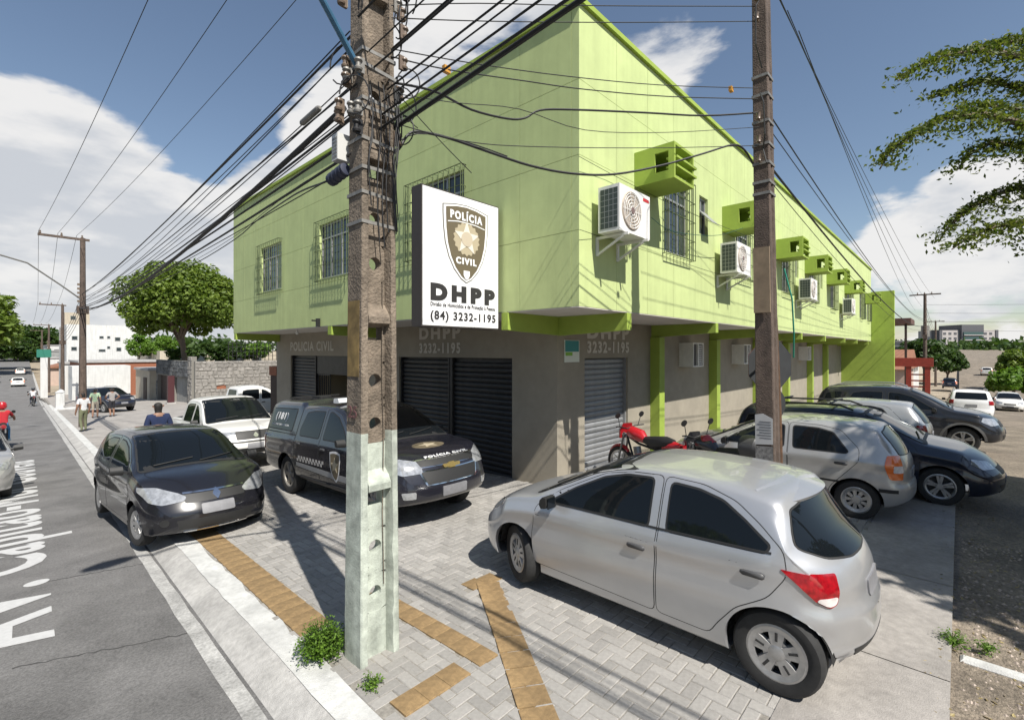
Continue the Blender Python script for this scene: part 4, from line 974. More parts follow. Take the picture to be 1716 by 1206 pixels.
c = build_car('police_pickup', sp_s10(), 'black police pickup with canopy and badge lettering behind the painted pole', 'pickup truck', put(4.74, 8.1), (0, -1), paint('police_black', (.014, .014, .020), rough=.25), tilt=(0, -.04), steer=R(0))
m_pw = mat('vinyl_white', (.66, .66, .66), .5); m_pg = mat('vinyl_grey', (.36, .35, .34), .5)
# checker band on the doors
for sd_ in (1, -1):
    for i in range(18):
        for j in range(2):
            if (i + j) % 2 == 0:
                x = -.98 + i * .06; z = .72 + j * .05 - .0
                c.patch([(x, z), (x + .06, z), (x + .06, z + .05), (x, z + .05)], 'side', .0055, m_pg, 'checker', c.root, sd_, step=.1)
    for nm, sc, m, off in (('door_badge', 1.0, m_pw, .005), ('door_badge_field', .86, m_brown, .008)):
        pts = [(.52 - sd_ * 0 + a * .36 * sc, 1.02 - b * .5 * sc - (1 - sc) * .23) for a, b in [(x_, y_) for x_, y_ in shield(0, 0, 1, 1)]]
        b_ = c.patch(pts, 'side', off, m, nm, c.root, sd_, step=.07)
    c.patch([(.52 + (.13 if i % 2 == 0 else .06) * math.cos(i * math.pi / 5 + 1.57), .80 + (.13 if i % 2 == 0 else .06) * math.sin(i * math.pi / 5 + 1.57)) for i in range(10)], 'side', .011, m_tan, 'door_badge_star', c.root, sd_, step=.07)
def on_side(c, txt, x0, z0, w, h, m, sd_, bold=.03):
    o, n_ = c.hit((x0, sd_ * 3, z0 + h / 2), (0, -sd_, 0)); o2, n2_ = c.hit((x0, sd_ * 3, z0 + h), (0, -sd_, 0)); o3, _ = c.hit((x0, sd_ * 3, z0), (0, -sd_, 0))
    yv = (o2 - o3).normalized(); X = Vector((1, 0, 0)) if sd_ < 0 else Vector((-1, 0, 0))
    return text_on(txt, Vector((x0, o3.y + sd_ * .014, z0)), X, yv, w, h, m, c.root, bold, 'vehicle_lettering', .003)
on_side(c, '(181)', -2.30, 1.38, .60, .19, m_pw, -1); on_side(c, 'DISQUE DENÚNCIA', -2.40, 1.30, .85, .05, m_pw, -1, .02); on_side(c, 'POLÍCIA CIVIL', -2.62, 1.07, 1.2, .075, m_pw, -1)
on_side(c, '(181)', -1.70, 1.38, .60, .19, m_pw, 1)
o, _ = c.hit((2.28, 0, 4), (0, 0, -1)); o2, _ = c.hit((2.18, 0, 4), (0, 0, -1))
text_on('POLÍCIA CIVIL', Vector((2.335, -.42, o.z - .005)), (0, 1, 0), (o2 - o).normalized(), .84, .065, m_pw, c.root, .03, 'bonnet_lettering', .012)
c.patch([(1.85 + .17 * math.cos(a), .0 + .30 * math.sin(a)) for a in np.linspace(0, 6.28, 21)[:-1]], 'top', .004, m_brown, 'bonnet_badge', c.root, step=.08)
c.patch([(1.85 + (.13 if i % 2 == 0 else .06) * math.cos(i * math.pi / 5 + 3.14), (.18 if i % 2 == 0 else .08) * math.sin(i * math.pi / 5 + 3.14)) for i in range(10)], 'top', .007, m_tan, 'bonnet_badge_star', c.root, step=.08)
mb = MB(); mb.prism(rnd([(-.09, 0), (.12, 0), (.10, .09), (-.07, .09)], .03), lambda a, b: (-.1 + a, -.58, 1.79 + b), lambda a, b: (-.1 + a, .58, 1.79 + b)); mb.build('light_bar', mat('light_bar_clear', (.62, .64, .66), .2, coat=.5), c.root, smooth=True)
mb = MB(); mb.box((-2.1, -.12, 1.825), (-1.7, .12, 1.845)); mb.box((-2.2, -.55, 1.822), (-2.15, .55, 1.845)); mb.build('canopy_rib', m_trim, c.root)
# ---------------- white pickups
def sp_l200(capped=False):
    s = dict(wb=2.96, wr=.36, ww=.22, arch=.42, xr=-2.42, xf=2.32, wstyle='steel', tum=.24, n=84, cf=.22, cb=.05, ef=.6, eb=.3)
    s['top'] = [(-2.42, 1.10), (-2.3, 1.15), (-1.05, 1.16), (-.98, 1.17), (-.93, 1.35), (-.88, 1.62), (-.80, 1.73), (-.5, 1.765), (.1, 1.76), (.40, 1.70), (.62, 1.58), (.9, 1.38), (1.12, 1.20), (1.22, 1.14), (1.6, 1.10), (2.0, 1.05), (2.2, .98), (2.32, .80)]
    s['belt'] = [(-2.42, 1.08), (-1.0, 1.10), (.3, 1.10), (1.2, 1.08), (1.9, 1.0), (2.32, .80)]
    s['hw'] = [(-2.42, .85), (-1.0, .88), (.5, .88), (1.4, .885), (2.0, .87), (2.32, .80)]
    s['bot'] = [(-2.42, .50), (0, .40), (1.6, .38), (2.32, .42)]
    s['fprof'] = [(.3, -.08), (.42, .04), (.62, .07), (.72, .02), (.95, 0), (1.1, -.02), (1.9, -.2)]; s['rprof'] = [(.3, -.05), (.5, .02), (1.9, 0)]
    s['doors'] = [Q((1.05, .5), (1.06, .9), (1.0, 1.08), (.72, 1.34), (.42, 1.58), (.1, 1.64), (.04, .5)), Q((.02, .5), (.08, 1.64), (-.5, 1.65), (-.78, 1.6), (-.86, 1.15), (-.88, .85), (-.82, .5))]
    s['handles'] = [(.18, .98), (-.74, .98)]
    s['windows'] = [Q((.80, 1.14), (.6, 1.31), (.36, 1.50), (.17, 1.57), (.13, 1.14)), Q((-.02, 1.14), (.02, 1.58), (-.5, 1.58), (-.70, 1.54), (-.76, 1.14))]
    s['mirror'] = (.80, 1.16); s['screen'] = ([1.17, 1.05, .88, .7, .55, .40], .05, .02, 0); s['wipers'] = 1.14
    s['lamps'] = [(Q((-.22, .82), (.12, .82), (.20, .90), (.20, .97), (-.22, .97)), m_lamp, 'headlight', (2.13, .66), .010, 36), (Q((-.14, .52), (.0, .52), (.0, .62), (-.14, .62)), m_lamp, 'fog_light', (2.16, .66), .012, 30)]
    s['tails'] = [(Q((-.1, 1.02), (.12, 1.02), (.12, .75), (-.1, .75)), m_red, 'tail_light', (-2.32, .78), .01, 45)]
    s['front'] = [(Q((-.44, .97), (.44, .97), (.42, .78), (-.42, .78)), m_trim, 'grille', .008), (Q((-.06, .86), (0, .93), (.06, .86), (.03, .81), (-.03, .81)), m_chr, 'emblem', .02), (Q((-.6, .74), (.6, .74), (.6, .70), (-.6, .70)), m_trim, 'bumper_gap', .006),
                  (Q((-.5, .58), (.5, .58), (.46, .44), (-.46, .44)), m_trim, 'lower_intake', .008), (Q((-.22, .68), (.22, .68), (.22, .56), (-.22, .56)), m_plate, 'number_plate', .02)]
    s['tops'] = [(Q((-2.28, -.68), (-1.08, -.68), (-1.08, .68), (-2.28, .68)), m_trim, 'dark_bed_patch', .004)]  # dark patch stands in for the shaded inside of the open bed
    s['back'] = lambda c: [(-.5, 1.3), (.5, 1.3), (.46, 1.58), (-.46, 1.58)]
    return s
m_wht = paint('white', (.66, .65, .62), rough=.35)
build_car('white_pickup', sp_l200(), 'white double cab pickup facing the camera behind the black hatchback', 'pickup truck', put(4.30, 14.9), (0, -1), m_wht, tilt=(0, -.04))
build_car('white_pickup', sp_l200(), 'white double cab seen side on in front of the stone wall', 'pickup truck', put(8.6, 25.8), (1, 0.05), m_wht, detail=1)
# ---------------- small hatchbacks and estates parked along the side street
def sp_palio(xr=-1.80, roof=1.44, est=False):
    s = dict(wb=2.373, wr=.29, ww=.18, arch=.335, xr=xr, xf=1.96, wstyle='multi', tum=.34, n=60, cf=.30, cb=.16)
    back = [(xr, .92), (xr + .10, 1.06), (xr + .24, 1.24), (xr + .40, 1.385)] if not est else [(xr, .98), (xr + .06, 1.12), (xr + .16, 1.30), (xr + .28, 1.40)]
    s['top'] = back + [(-1.0 if not est else -1.2, roof - .015), (-.4, roof), (.0, roof - .02), (.3, roof - .10), (.6, 1.20), (.9, 1.04), (1.02, .985), (1.3, .94), (1.6, .88), (1.82, .78), (1.96, .62)]
    s['belt'] = [(xr, .95), (-1.2, .97), (-.3, .95), (.5, .92), (.95, .90), (1.5, .82), (1.96, .62)]
    s['hw'] = [(xr, .75), (-1.4, .80), (-.6, .817), (.8, .815), (1.4, .815), (1.96, .72)]
    s['fprof'] = [(.15, -.05), (.3, 0), (.5, .01), (.62, -.02), (.75, -.07), (1.6, -.3)]; s['rprof'] = [(.15, -.1), (.28, -.01), (.4, .04), (.52, .035), (.62, 0), (1.6, 0)]
    s['doors'] = [Q((.92, .30), (.94, .75), (.88, .90), (.62, 1.08), (.25, 1.295), (-.05, 1.345), (-.26, 1.35), (-.27, .28)), Q((-.29, .28), (-.28, 1.35), (-.7, 1.345), (-.98, 1.30), (-1.22, 1.05), (-1.22, .88), (-1.05, .68), (-.86, .46), (-.80, .28))]
    s['handles'] = [(-.13, .80), (-1.0, .82)]
    s['windows'] = [Q((.72, .95), (.50, 1.10), (.2, 1.25), (-.05, 1.29), (-.20, 1.295), (-.21, .97)), Q((-.36, .975), (-.34, 1.297), (-.68, 1.292), (-.88, 1.25), (-1.08, 1.0), (-1.05, .98))]
    if est: s['windows'].append(Q((-1.20, 1.0), (-1.02, 1.25), (-1.3, 1.26), (xr + .34, 1.22), (xr + .28, 1.02)))
    s['mirror'] = (.66, .97); s['screen'] = ([1.0, .88, .7, .5, .34, .22], .05, .02, 0); s['wipers'] = .97
    s['back'] = (lambda c: [(-.54, 1.0), (0, .97), (.54, 1.0), (.50, 1.30), (0, 1.34), (-.50, 1.30)])
    s['lamps'] = [(Q((-.20, .64), (.10, .64), (.24, .72), (.20, .79), (-.16, .74)), m_lamp, 'headlight', (1.76, .62), .006, 38)]
    s['tails'] = [(Q((-.10, 1.0), (.10, 1.0), (.16, .86), (.10, .66), (-.08, .66)), m_red if est else m_org, 'tail_light', (xr + .12, .70), .012, 42), (Q((-.085, .86), (.06, .86), (.06, .76), (-.08, .76)), m_lens, 'reversing_light', (xr + .12, .70), .016, 42)]
    s['front'] = [(Q((-.36, .66), (.36, .66), (.33, .55), (-.33, .55)), m_trim, 'grille', .004), (Q((-.48, .40), (.48, .40), (.44, .27), (-.44, .27)), m_trim, 'lower_intake', .004), (Q((-.2, .50), (.2, .50), (.2, .40), (-.2, .40)), m_plate, 'number_plate', .012)]
    s['rear'] = [(Q((-.2, .76), (.2, .76), (.2, .64), (-.2, .64)), m_plate, 'number_plate', .012)]
    s['sides'] = [(Q((.86, .53), (.86, .56), (-.98, .56), (-.96, .53)), m_trim, 'rub_strip', .008), (Q((xr + .12, .47), (xr + .12, .52), (xr + .34, .52), (xr + .34, .47)), m_trim, 'bumper_strip', .008)]
    return s
m_sil2 = paint('warm_silver', (.46, .455, .445), metal=.55, rough=.36)
GP = 'cars parked nose to kerb along the side street'
build_car('silver_hatchback', sp_palio(), 'older silver hatchback with orange tail lights just right of the brown pole', 'car', put(9.52, 2.32), (0, 1), m_sil2, GP)
m_navy = paint('dark_blue', (.010, .016, .034), metal=.3, rough=.28)
s = sp_palio(-2.1, 1.47, True); s.update(wstyle='y', wr=.305, arch=.35, rails=(-1.6, .0), hw=[(-2.1, .79), (-1.6, .84), (0, .85), (1.4, .85), (1.96, .76)])
c = build_car('blue_estate', s, 'dark blue estate car with roof rack next to the older silver hatchback', 'car', put(11.24, 1.42), (0, -1), m_navy, GP)
mb = MB()
for x in (-1.25, -.35): mb.tube([(x, -.62, 1.53), (x, 0, 1.545), (x, .62, 1.53)], .018, 8)
mb.build('roof_bar', m_trim, c.root)
s = sp_palio(-1.72, 1.42); s['tails'] = [(Q((-.10, .95), (.12, .95), (.14, .80), (.08, .68), (-.08, .68)), m_red, 'tail_light', (-1.60, .70), .012, 42)]
build_car('grey_hatchback', s, 'small silver grey hatchback with red tail lights behind the dark blue estate', 'car', put(14.2, 2.15), (0, 1), paint('grey_silver', (.40, .405, .41), metal=.55, rough=.36), GP, detail=1)
def sp_suv():
    s = dict(wb=2.63, wr=.345, ww=.22, arch=.41, xr=-2.1, xf=2.12, wstyle='y', tum=.28, n=60, cf=.28, cb=.14)
    s['top'] = [(-2.1, 1.12), (-2.02, 1.30), (-1.9, 1.5), (-1.74, 1.62), (-1.2, 1.67), (-.3, 1.69), (.1, 1.66), (.4, 1.56), (.7, 1.40), (1.0, 1.22), (1.15, 1.14), (1.5, 1.09), (1.85, 1.0), (2.05, .86), (2.12, .72)]
    s['belt'] = [(-2.1, 1.12), (-1.0, 1.08), (.4, 1.03), (1.1, 1.0), (1.7, .92), (2.12, .72)]
    s['hw'] = [(-2.1, .82), (-1.5, .89), (0, .90), (1.4, .90), (2.12, .80)]; s['bot'] = [(-2.1, .36), (0, .30), (2.12, .32)]
    s['fprof'] = [(.2, -.08), (.35, .0), (.55, .02), (.8, -.02), (1.0, -.06), (1.8, -.3)]; s['rprof'] = [(.2, -.1), (.35, 0), (.55, .03), (.75, .0), (1.8, 0)]
    s['doors'] = [Q((1.0, .42), (1.02, .9), (.95, 1.02), (.7, 1.22), (.32, 1.47), (.0, 1.56), (-.3, 1.58), (-.31, .42)), Q((-.33, .42), (-.32, 1.58), (-.8, 1.57), (-1.15, 1.52), (-1.4, 1.2), (-1.3, .9), (-1.02, .68), (-.9, .42))]
    s['handles'] = [(-.15, .95), (-1.1, .97)]
    s['windows'] = [Q((.78, 1.09), (.58, 1.22), (.28, 1.42), (.0, 1.50), (-.23, 1.515), (-.24, 1.11)), Q((-.4, 1.12), (-.38, 1.515), (-.8, 1.51), (-1.08, 1.46), (-1.24, 1.14)), Q((-1.38, 1.16), (-1.22, 1.46), (-1.5, 1.48), (-1.75, 1.42), (-1.82, 1.2))]
    s['mirror'] = (.74, 1.1); s['screen'] = ([1.12, 1.0, .8, .6, .4, .28], .05, .02, 0); s['wipers'] = 1.08; s['back'] = lambda c: [(-.6, 1.18), (.6, 1.18), (.55, 1.50), (-.55, 1.50)]
    s['lamps'] = [(Q((-.22, .78), (.10, .76), (.28, .86), (.22, .96), (-.2, .92)), m_lamp, 'headlight', (1.9, .68), .008, 38)]; s['tails'] = [(Q((-.12, 1.12), (.14, 1.12), (.14, .92), (-.12, .92)), m_red, 'tail_light', (-1.98, .76), .012, 42)]
    s['front'] = [(Q((-.45, .86), (.45, .86), (.42, .72), (-.42, .72)), m_trim, 'grille', .006), (Q((-.5, .52), (.5, .52), (.45, .36), (-.45, .36)), m_trim, 'lower_intake', .006), (Q((-.2, .66), (.2, .66), (.2, .54), (-.2, .54)), m_plate, 'number_plate', .014)]
    s['rear'] = [(Q((-.22, .92), (.22, .92), (.22, .78), (-.22, .78)), m_plate, 'number_plate', .014), (Q((-.7, .5), (.7, .5), (.68, .38), (-.68, .38)), m_trim, 'rear_bumper', .008)]
    s['rails'] = (-1.7, .1); s['railmat'] = m_rim
    cl = []
    for wx in (1.315, -1.315):
        o_ = [(wx + .47 * math.cos(a), .345 + .47 * math.sin(a)) for a in np.linspace(.05, 3.09, 13)]; i_ = [(wx + .415 * math.cos(a), .345 + .415 * math.sin(a)) for a in np.linspace(3.09, .05, 13)]
        cl.append((o_ + i_, mat('grey_cladding', (.10, .10, .10), .6), 'arch_cladding', .012))
    s['sides'] = cl; return s
build_car('dark_sport_utility', sp_suv(), 'dark graphite sport utility with silver roof rails in the row of parked cars', 'car', put(18.2, 1.25), (0, -1), paint('graphite', (.022, .024, .030), metal=.4, rough=.3), GP, detail=1)
build_car('white_estate', sp_suv(), 'white sport utility seen from behind at the far end of the parked row', 'car', put(35.6, -.35), (1, 0.04), paint('white_b', (.70, .70, .70), rough=.35), None, tilt=(0, .06), detail=1)
build_car('dark_hatchback', sp_palio(), 'dark teal car half hidden behind the dark sport utility near the red gate', 'car', put(33.5, 2.4), (-.1, -1), paint('teal_black', (.012, .02, .022), rough=.3), None, detail=1)
# ---------------- cars on the avenue
build_car('dark_minivan', sp_suv(), 'dark blue minivan parked by the white wall behind the pedestrians', 'car', put(5.0, 42.8), (.35, -1), paint('deep_blue', (.012, .014, .026), rough=.3), None, tilt=(0, -.04), detail=1)
build_car('silver_saloon', sp_palio(-2.05, 1.44, False), 'silver car cut off by the left edge of the picture on the avenue', 'car', (-.62, 16.2, G(0, 16.2) + ROADZ), (.024, -1), m_sil2, None, tilt=(0, -.04), detail=1)
build_car('white_hatchback', sp_palio(), 'white car far down the avenue driving away', 'car', (1.9, 108, G(0, 108) + ROADZ), (.024, 1), m_wht, None, detail=1)
for i, (x, y, lb, pm) in enumerate([(-.9, 122, 'grey car farthest down the avenue in the left lane', m_sil2), (3.0, 150, 'tiny pale car farthest down the avenue ahead of the white car', m_wht)]):
    build_car('distant_car', sp_palio(), lb, 'car', (x, y, G(0, y) + ROADZ), (.024, -1 if i == 0 else 1), pm, None, detail=1)
# ---------------- cars far along the side street
build_car('white_saloon', sp_palio(), 'white car far along the side street at the right edge of the picture', 'car', (56, -2.9, G(56, 0) - .05), (-1, 0), m_wht, None, detail=1)
for i, (x, y, lb, pm) in enumerate([(62, -1.0, 'grey car beyond the white sport utility on the side street', m_sil2), (90, 1.0, 'dark car far down the side street below the trees', m_navy), (120, -3.5, 'pale car on the far slope of the side street', m_wht)]):
    build_car('distant_car', sp_palio(), lb, 'car', (x, y, G(x, 0) - .05), (1, 0), pm, None, detail=1)
# ================================================================ utility poles
m_pole = mat('weathered_pole_concrete', (.205, .165, .125), .95, noise=.28, nscale=14, bump=.8, bscale=45, streak=.45, n2=.3, n2s=3)
m_pole2 = mat('brown_pole_concrete', (.115, .085, .068), .95, noise=.22, nscale=10, bump=.6, bscale=60, streak=.35, n2=.3, n2s=2.5)
m_ppaint = mat('flaking_pale_green_paint', (.48, .52, .45), .85, noise=.14, nscale=9, bump=.25, bscale=70, n2=.35, n2s=6, streak=.3)
m_cable = mat('cable_black', (.012, .012, .013), .6); m_band = mat('galvanised_band', (.24, .23, .21), .55, metal=.4, noise=.2, nscale=20)
m_blue = mat('blue_lamp_arm', (.045, .13, .22), .5, noise=.2, nscale=10); m_box = mat('terminal_box_white', (.55, .55, .53), .6); m_navyp = mat('navy_plastic', (.02, .025, .05), .55)
m_rust = mat('rusty_steel', (.10, .055, .03), .9, noise=.35, nscale=12); m_cer = mat('porcelain', (.16, .12, .09), .3)
def hpole(root, z1, w0, w1, d0, d1, ribs, holes, paint_to, m, mp, fl=.165, rec=.32, seed=1, jit=.004):
    """double-T concrete pole: two flanges, a recessed pierced web, ribs; local origin at the base centre, web faces -y"""
    rr = random.Random(seed)
    W_ = lambda z: w0 + (w1 - w0) * z / z1; D_ = lambda z: d0 + (d1 - d0) * z / z1
    zs = list(np.arange(0, 3.2, .09)) + list(np.arange(3.2, z1, .35)) + [z1]
    zs = sorted(set([round(float(q), 3) for q in zs] + [paint_to]))
    for sd in (-1, 1):                                     # flanges
        mb = MB(); n = 0; prev = None
        for z in zs:
            w, d = W_(z) / 2, D_(z) / 2; f = W_(z) * fl; j = lambda s=1: rr.uniform(-jit, jit) * s * (2 if z < 1.4 else 1)
            ch = .010
            ring = [(sd * w, -d + ch, z), (sd * (w - ch), -d + j(), z), (sd * (w - f) + j(), -d + j(.5), z), (sd * (w - f * 1.35), -d * (1 - rec * 2), z), (sd * (w - f * 1.35), d * (1 - rec * 2), z), (sd * (w - f), d, z), (sd * (w - ch), d, z), (sd * w + j(.3), d - ch, z)]
            o = len(mb.v); mb.v += ring
            if prev is not None:
                for i in range(8): mb.f.append((prev + i, prev + (i + 1) % 8, o + (i + 1) % 8, o + i)); mb.m.append(1 if z <= paint_to + .001 else 0)
            prev = o
        mb.f.append(tuple(prev + i for i in range(8))); mb.m.append(0)
        mb.build('flange', [m, mp], root, smooth=True, sharp=25)
    # web: strips of plate, with round openings
    mb = MB(); cells = []; zc_ = 0
    for hz, hr in sorted(holes): cells.append((zc_, hz - .16, None)); cells.append((hz - .16, hz + .16, (hz, hr))); zc_ = hz + .16
    cells.append((zc_, paint_to, None) if paint_to > zc_ else (zc_, zc_ + .01, None)); cells.append((max(zc_ + .01, paint_to), z1, None))
    for a, b, h in cells:
        if b <= a: continue
        mi = 1 if (a + b) / 2 < paint_to else 0; q = lambda z: W_(z) * (.5 - fl * 1.34); t = D_(a) * .5 * (1 - rec * 2) * .98
        if h is None: mb.prism([(-1, 0), (1, 0), (1, 1), (-1, 1)], lambda s, k: (s * q(a + (b - a) * k), -t, a + (b - a) * k), lambda s, k: (s * q(a + (b - a) * k), t, a + (b - a) * k), mi)
        else:
            hz, hr = h; n = 20 if hr > 0 else 4; vs = []
            for yy in (-t, t):
                a0_ = 0 if n > 4 else math.atan2((b - a) / 2, q(hz))
                angs = [6.28318 * i / n for i in range(n)] if n > 4 else [a0_, math.pi - a0_, math.pi + a0_, 2 * math.pi - a0_]
                for an in angs:
                    c, s_ = math.cos(an), math.sin(an); vs.append((hr * c, yy, hz + hr * s_) if n > 4 else (math.copysign(-hr, c), yy, hz + math.copysign(.055, s_)))
                for an in angs:
                    c, s_ = math.cos(an), math.sin(an); k = 1 / max(abs(c) / q(hz), abs(s_) / ((b - a) / 2)); vs.append((k * c, yy, hz + k * s_))
            fs = []
            for i in range(n):
                j = (i + 1) % n; fs += [(i, j, n + j, n + i), (2 * n + j, 2 * n + i, 3 * n + i, 3 * n + j), (i, 2 * n + i, 2 * n + j, j)]
            mb.add(vs, fs, mi)
    mb.build('web', [m, mp], root)
    for z in ribs:
        q = W_(z) * (.5 - fl * 1.2); d = D_(z) * .5 - .004
        for sd in (-1, 1):
            mb = MB(); t = D_(z) * .5 * (1 - rec * 2); pr = [(sd * t, z - .02), (sd * d, z + .0), (sd * d, z + .05), (sd * t, z + .16)]
            mb.prism(pr, lambda y, zz: (-q, y, zz), lambda y, zz: (q, y, zz)); mb.build('rib', mp if z < paint_to else m, root)
P1 = Vector((2.15, 3.63, G(2, 3.6) - .02))
p1 = empty('utility_pole', P1); tag(p1, 'concrete utility pole with pale green painted base in front of the police pickup', 'utility pole')
hpole(p1, 10.6, .365, .22, .275, .15, [1.42, 2.80, 4.15, 5.5, 6.9, 8.3], [(.55, .055), (.93, .058), (1.335, -.07), (1.96, .055), (2.32, .058), (2.715, -.065), (3.30, .055), (3.68, .05), (4.06, -.06), (4.7, .05), (6.2, .05)], 1.90, m_pole, m_ppaint)
def face_patch(y0, y1, z0, z1, m, name):
    mb = MB(); f = lambda z: -(.365 + (.22 - .365) * z / 10.6) / 2 - .004
    mb.prism([(y0, z0), (y1, z0), (y1, z1), (y0, z1)], lambda y, z: (f(z), y, z), lambda y, z: (f(z) - .002, y, z)); return mb.build(name, m, p1)
face_patch(-.085, .10, 2.36, 2.98, mat('ochre_stain', (.22, .15, .055), .95, noise=.35, nscale=8, n2=.4, n2s=6), 'ochre_band')
o = text_on('25', Vector((-.178, .075, 2.02)), (0, -1, 0), (0, 0, 1), .14, .10, mat('faded_red_number', (.13, .06, .06), .8), p1, .015, 'pole_number', .004)
for z in (3.62, 3.86, 4.06, 4.30, 4.55, 4.62, 4.90, 5.02): # straps
    w = (.365 - .145 * z / 10.6) / 2 + .006; d = (.275 - .125 * z / 10.6) / 2 + .006; mb = MB(); h = .014; dz = random.uniform(-.03, .03)
    mb.bar((-w, -d, z), (w, -d, z + dz), .006, h * 2); mb.bar((-w, d, z), (w, d, z + dz), .006, h * 2); mb.bar((-w, -d, z), (-w, d, z), .006, h * 2); mb.bar((w, -d, z + dz), (w, d, z + dz), .006, h * 2)
    mb.build('steel_band', m_band, p1)
rr = random.Random(5)
for k in range(22):                                        # spools and clamps of the low voltage rack
    z = rr.uniform(4.35, 5.7); s = rr.choice((-1, 1)); x, y = s * rr.uniform(.17, .25), rr.uniform(-.16, .14); mb = MB()
    mb.lathe([(0, -.045), (.030, -.045), (.034, -.03), (.020, -.012), (.020, .012), (.034, .03), (.030, .045), (0, .045)], (x, y, z), 'Z', 12); mb.box((x - .05 if s > 0 else x, y - .012, z - .06), (x if s > 0 else x + .05, y + .012, z + .06))
    mb.build('insulator', rr.choice((m_cer, m_band, m_cer, m_cable)), p1, smooth=True)
for k in range(18):                                        # coiled service drops
    z = rr.uniform(4.2, 5.6); s = rr.choice((-1, 1, 1)); r = rr.uniform(.06, .14); c_ = Vector((s * rr.uniform(.18, .26), rr.uniform(-.2, .16), z)); a0 = rr.uniform(0, 3); mb = MB()
    mb.tube([c_ + Vector((math.cos(a0) * r * math.cos(t), math.sin(a0) * r * math.cos(t), r * 1.3 * math.sin(t))) for t in np.linspace(0, rr.uniform(3.5, 6.2), 16)], .006, 6); mb.build('cable_loop', m_cable, p1)
for k in range(9):                                         # drops down the face
    x = rr.uniform(-.14, .16); z0 = rr.uniform(4.4, 5.2); z1_ = rr.uniform(3.3, 4.1); mb = MB(); mb.tube([(x + .02 * math.sin(t * 7), -.135 - .02 * math.sin(t * 3.1), z0 + (z1_ - z0) * t) for t in np.linspace(0, 1, 10)], .005, 6); mb.build('drop_wire', m_cable, p1)
mb = MB(); mb.tube([(.06, -.07, 3.2), (.055, -.062, 2.4), (.07, -.065, 1.9), (.06, -.062, 1.2), (.07, -.068, .6)], .0035, 6); mb.build('earth_wire', m_pole, p1)
mb = MB(); mb.tube([(-.10, -.05, 4.80), (-.9, -.30, 5.5), (-1.7, -.58, 6.15), (-2.1, -.62, 6.5), (-2.25, -.64, 6.56)], .026, 10); mb.build('lamp_arm', m_blue, p1, smooth=True)
mb = MB(); a, b = Vector((-2.2, -.63, 6.56)), Vector((-2.75, -.72, 6.60)); mb.tube([a, a + (b - a) * .2, a + (b - a) * .6, b], [.05, .10, .13, .06], 12); mb.build('lamp_head', m_band, p1, smooth=True)
mb = MB(); mb.box((-.25, -.05, 9.1), (1.95, .05, 9.2)); mb.build('crossarm', m_pole, p1)
bp = onD(572, 250, 4.05); bx_ = empty('terminal_box', bp); tag(bx_, 'small white terminal box hanging beside the painted utility pole', 'box')
mb = MB(); mb.box((-.06, -.05, -.11), (.06, .05, .11)); mb.build('case', m_box, bx_)
mb = MB()
for i in range(6): mb.box((-.0625, -.04, -.09 + i * .03), (-.0605, .04, -.075 + i * .03))
mb.build('vent', m_band, bx_)
mb = MB(); mb.box((.05, -.01, -.02), (.16, .01, .02)); mb.build('bracket', m_band, bx_)
cp = onD(567, 293, 4.05); cn = empty('splice_canister', cp); tag(cn, 'dark blue cable splice canister under the white box by the pole', 'canister')
ax = (onD(584, 278, 4.0) - onD(548, 306, 4.2)).normalized(); mb = MB(); mb.tube([ax * -.12, ax * -.115, ax * .115, ax * .12], [.03, .052, .052, .03], 14); mb.build('shell', m_navyp, cn, smooth=True, sharp=30)
mb = MB()
for t in (-.08, -.03, .03, .08): mb.tube([ax * (t - .008), ax * (t + .008)], .056, 14)
mb.build('rib', m_navyp, cn)
# ---- brown pole on the forecourt
P2 = Vector((7.12, 1.88, 0)); p2 = empty('utility_pole', P2); tag(p2, 'brown concrete utility pole behind the silver hatchback with notices taped on', 'utility pole'); p2.rotation_euler = (R(-.5), R(-1.2), 0)
hpole(p2, 7.75, .31, .21, .235, .17, [5.2, 6.8], [], .01, m_pole2, m_pole2, fl=.30, rec=.14, seed=4, jit=.002)
mb = MB(); mb.box((-.185, -.10, 3.02), (-.158, .10, 3.88)); mb.build('pale_repair', mat('pale_patch', (.22, .165, .11), .95, noise=.2, nscale=8), p2)
mb = MB(); f = lambda z: -(.31 - .12 * z / 10.6) / 2 - .004
mb.prism([(-.10, 1.28), (.115, 1.26), (.115, 1.66), (.02, 1.68), (-.10, 1.62)], lambda y, z: (f(z), y, z), lambda y, z: (f(z) - .003, y, z)); nt_ = mb.build('paper_notice', mat('paper', (.42, .42, .42), .9, noise=.08, nscale=6), p2)
mb = MB()
for i in range(7): mb.box((f(1.3) - .0045, -.08, 1.35 + i * .036), (f(1.3) - .0032, .06 + .03 * (i % 2), 1.362 + i * .036))
mb.build('print', mat('notice_ink', (.16, .16, .17), .9), nt_)
mb = MB(); mb.prism([(-.10, .78), (.115, .78), (.115, 1.24), (-.10, 1.25)], lambda y, z: (f(z), y, z), lambda y, z: (f(z) - .003, y, z)); mb.build('torn_poster', mat('torn_poster', (.17, .165, .16), .95, noise=.5, nscale=25), p2)
for z in (4.6, 4.75, 5.0, 5.25, 5.55, 5.9, 6.15):
    w = (.31 - .12 * z / 10.6) / 2 + .005; d = (.235 - .085 * z / 10.6) / 2 + .005; mb = MB()
    mb.bar((-w, -d, z), (w, -d, z), .006, .035); mb.bar((-w, -d, z), (-w, d, z), .006, .035); mb.bar((w, -d, z), (w, d, z), .006, .035); mb.bar((-w, d, z), (w, d, z), .006, .035); mb.build('steel_band', m_band, p2)
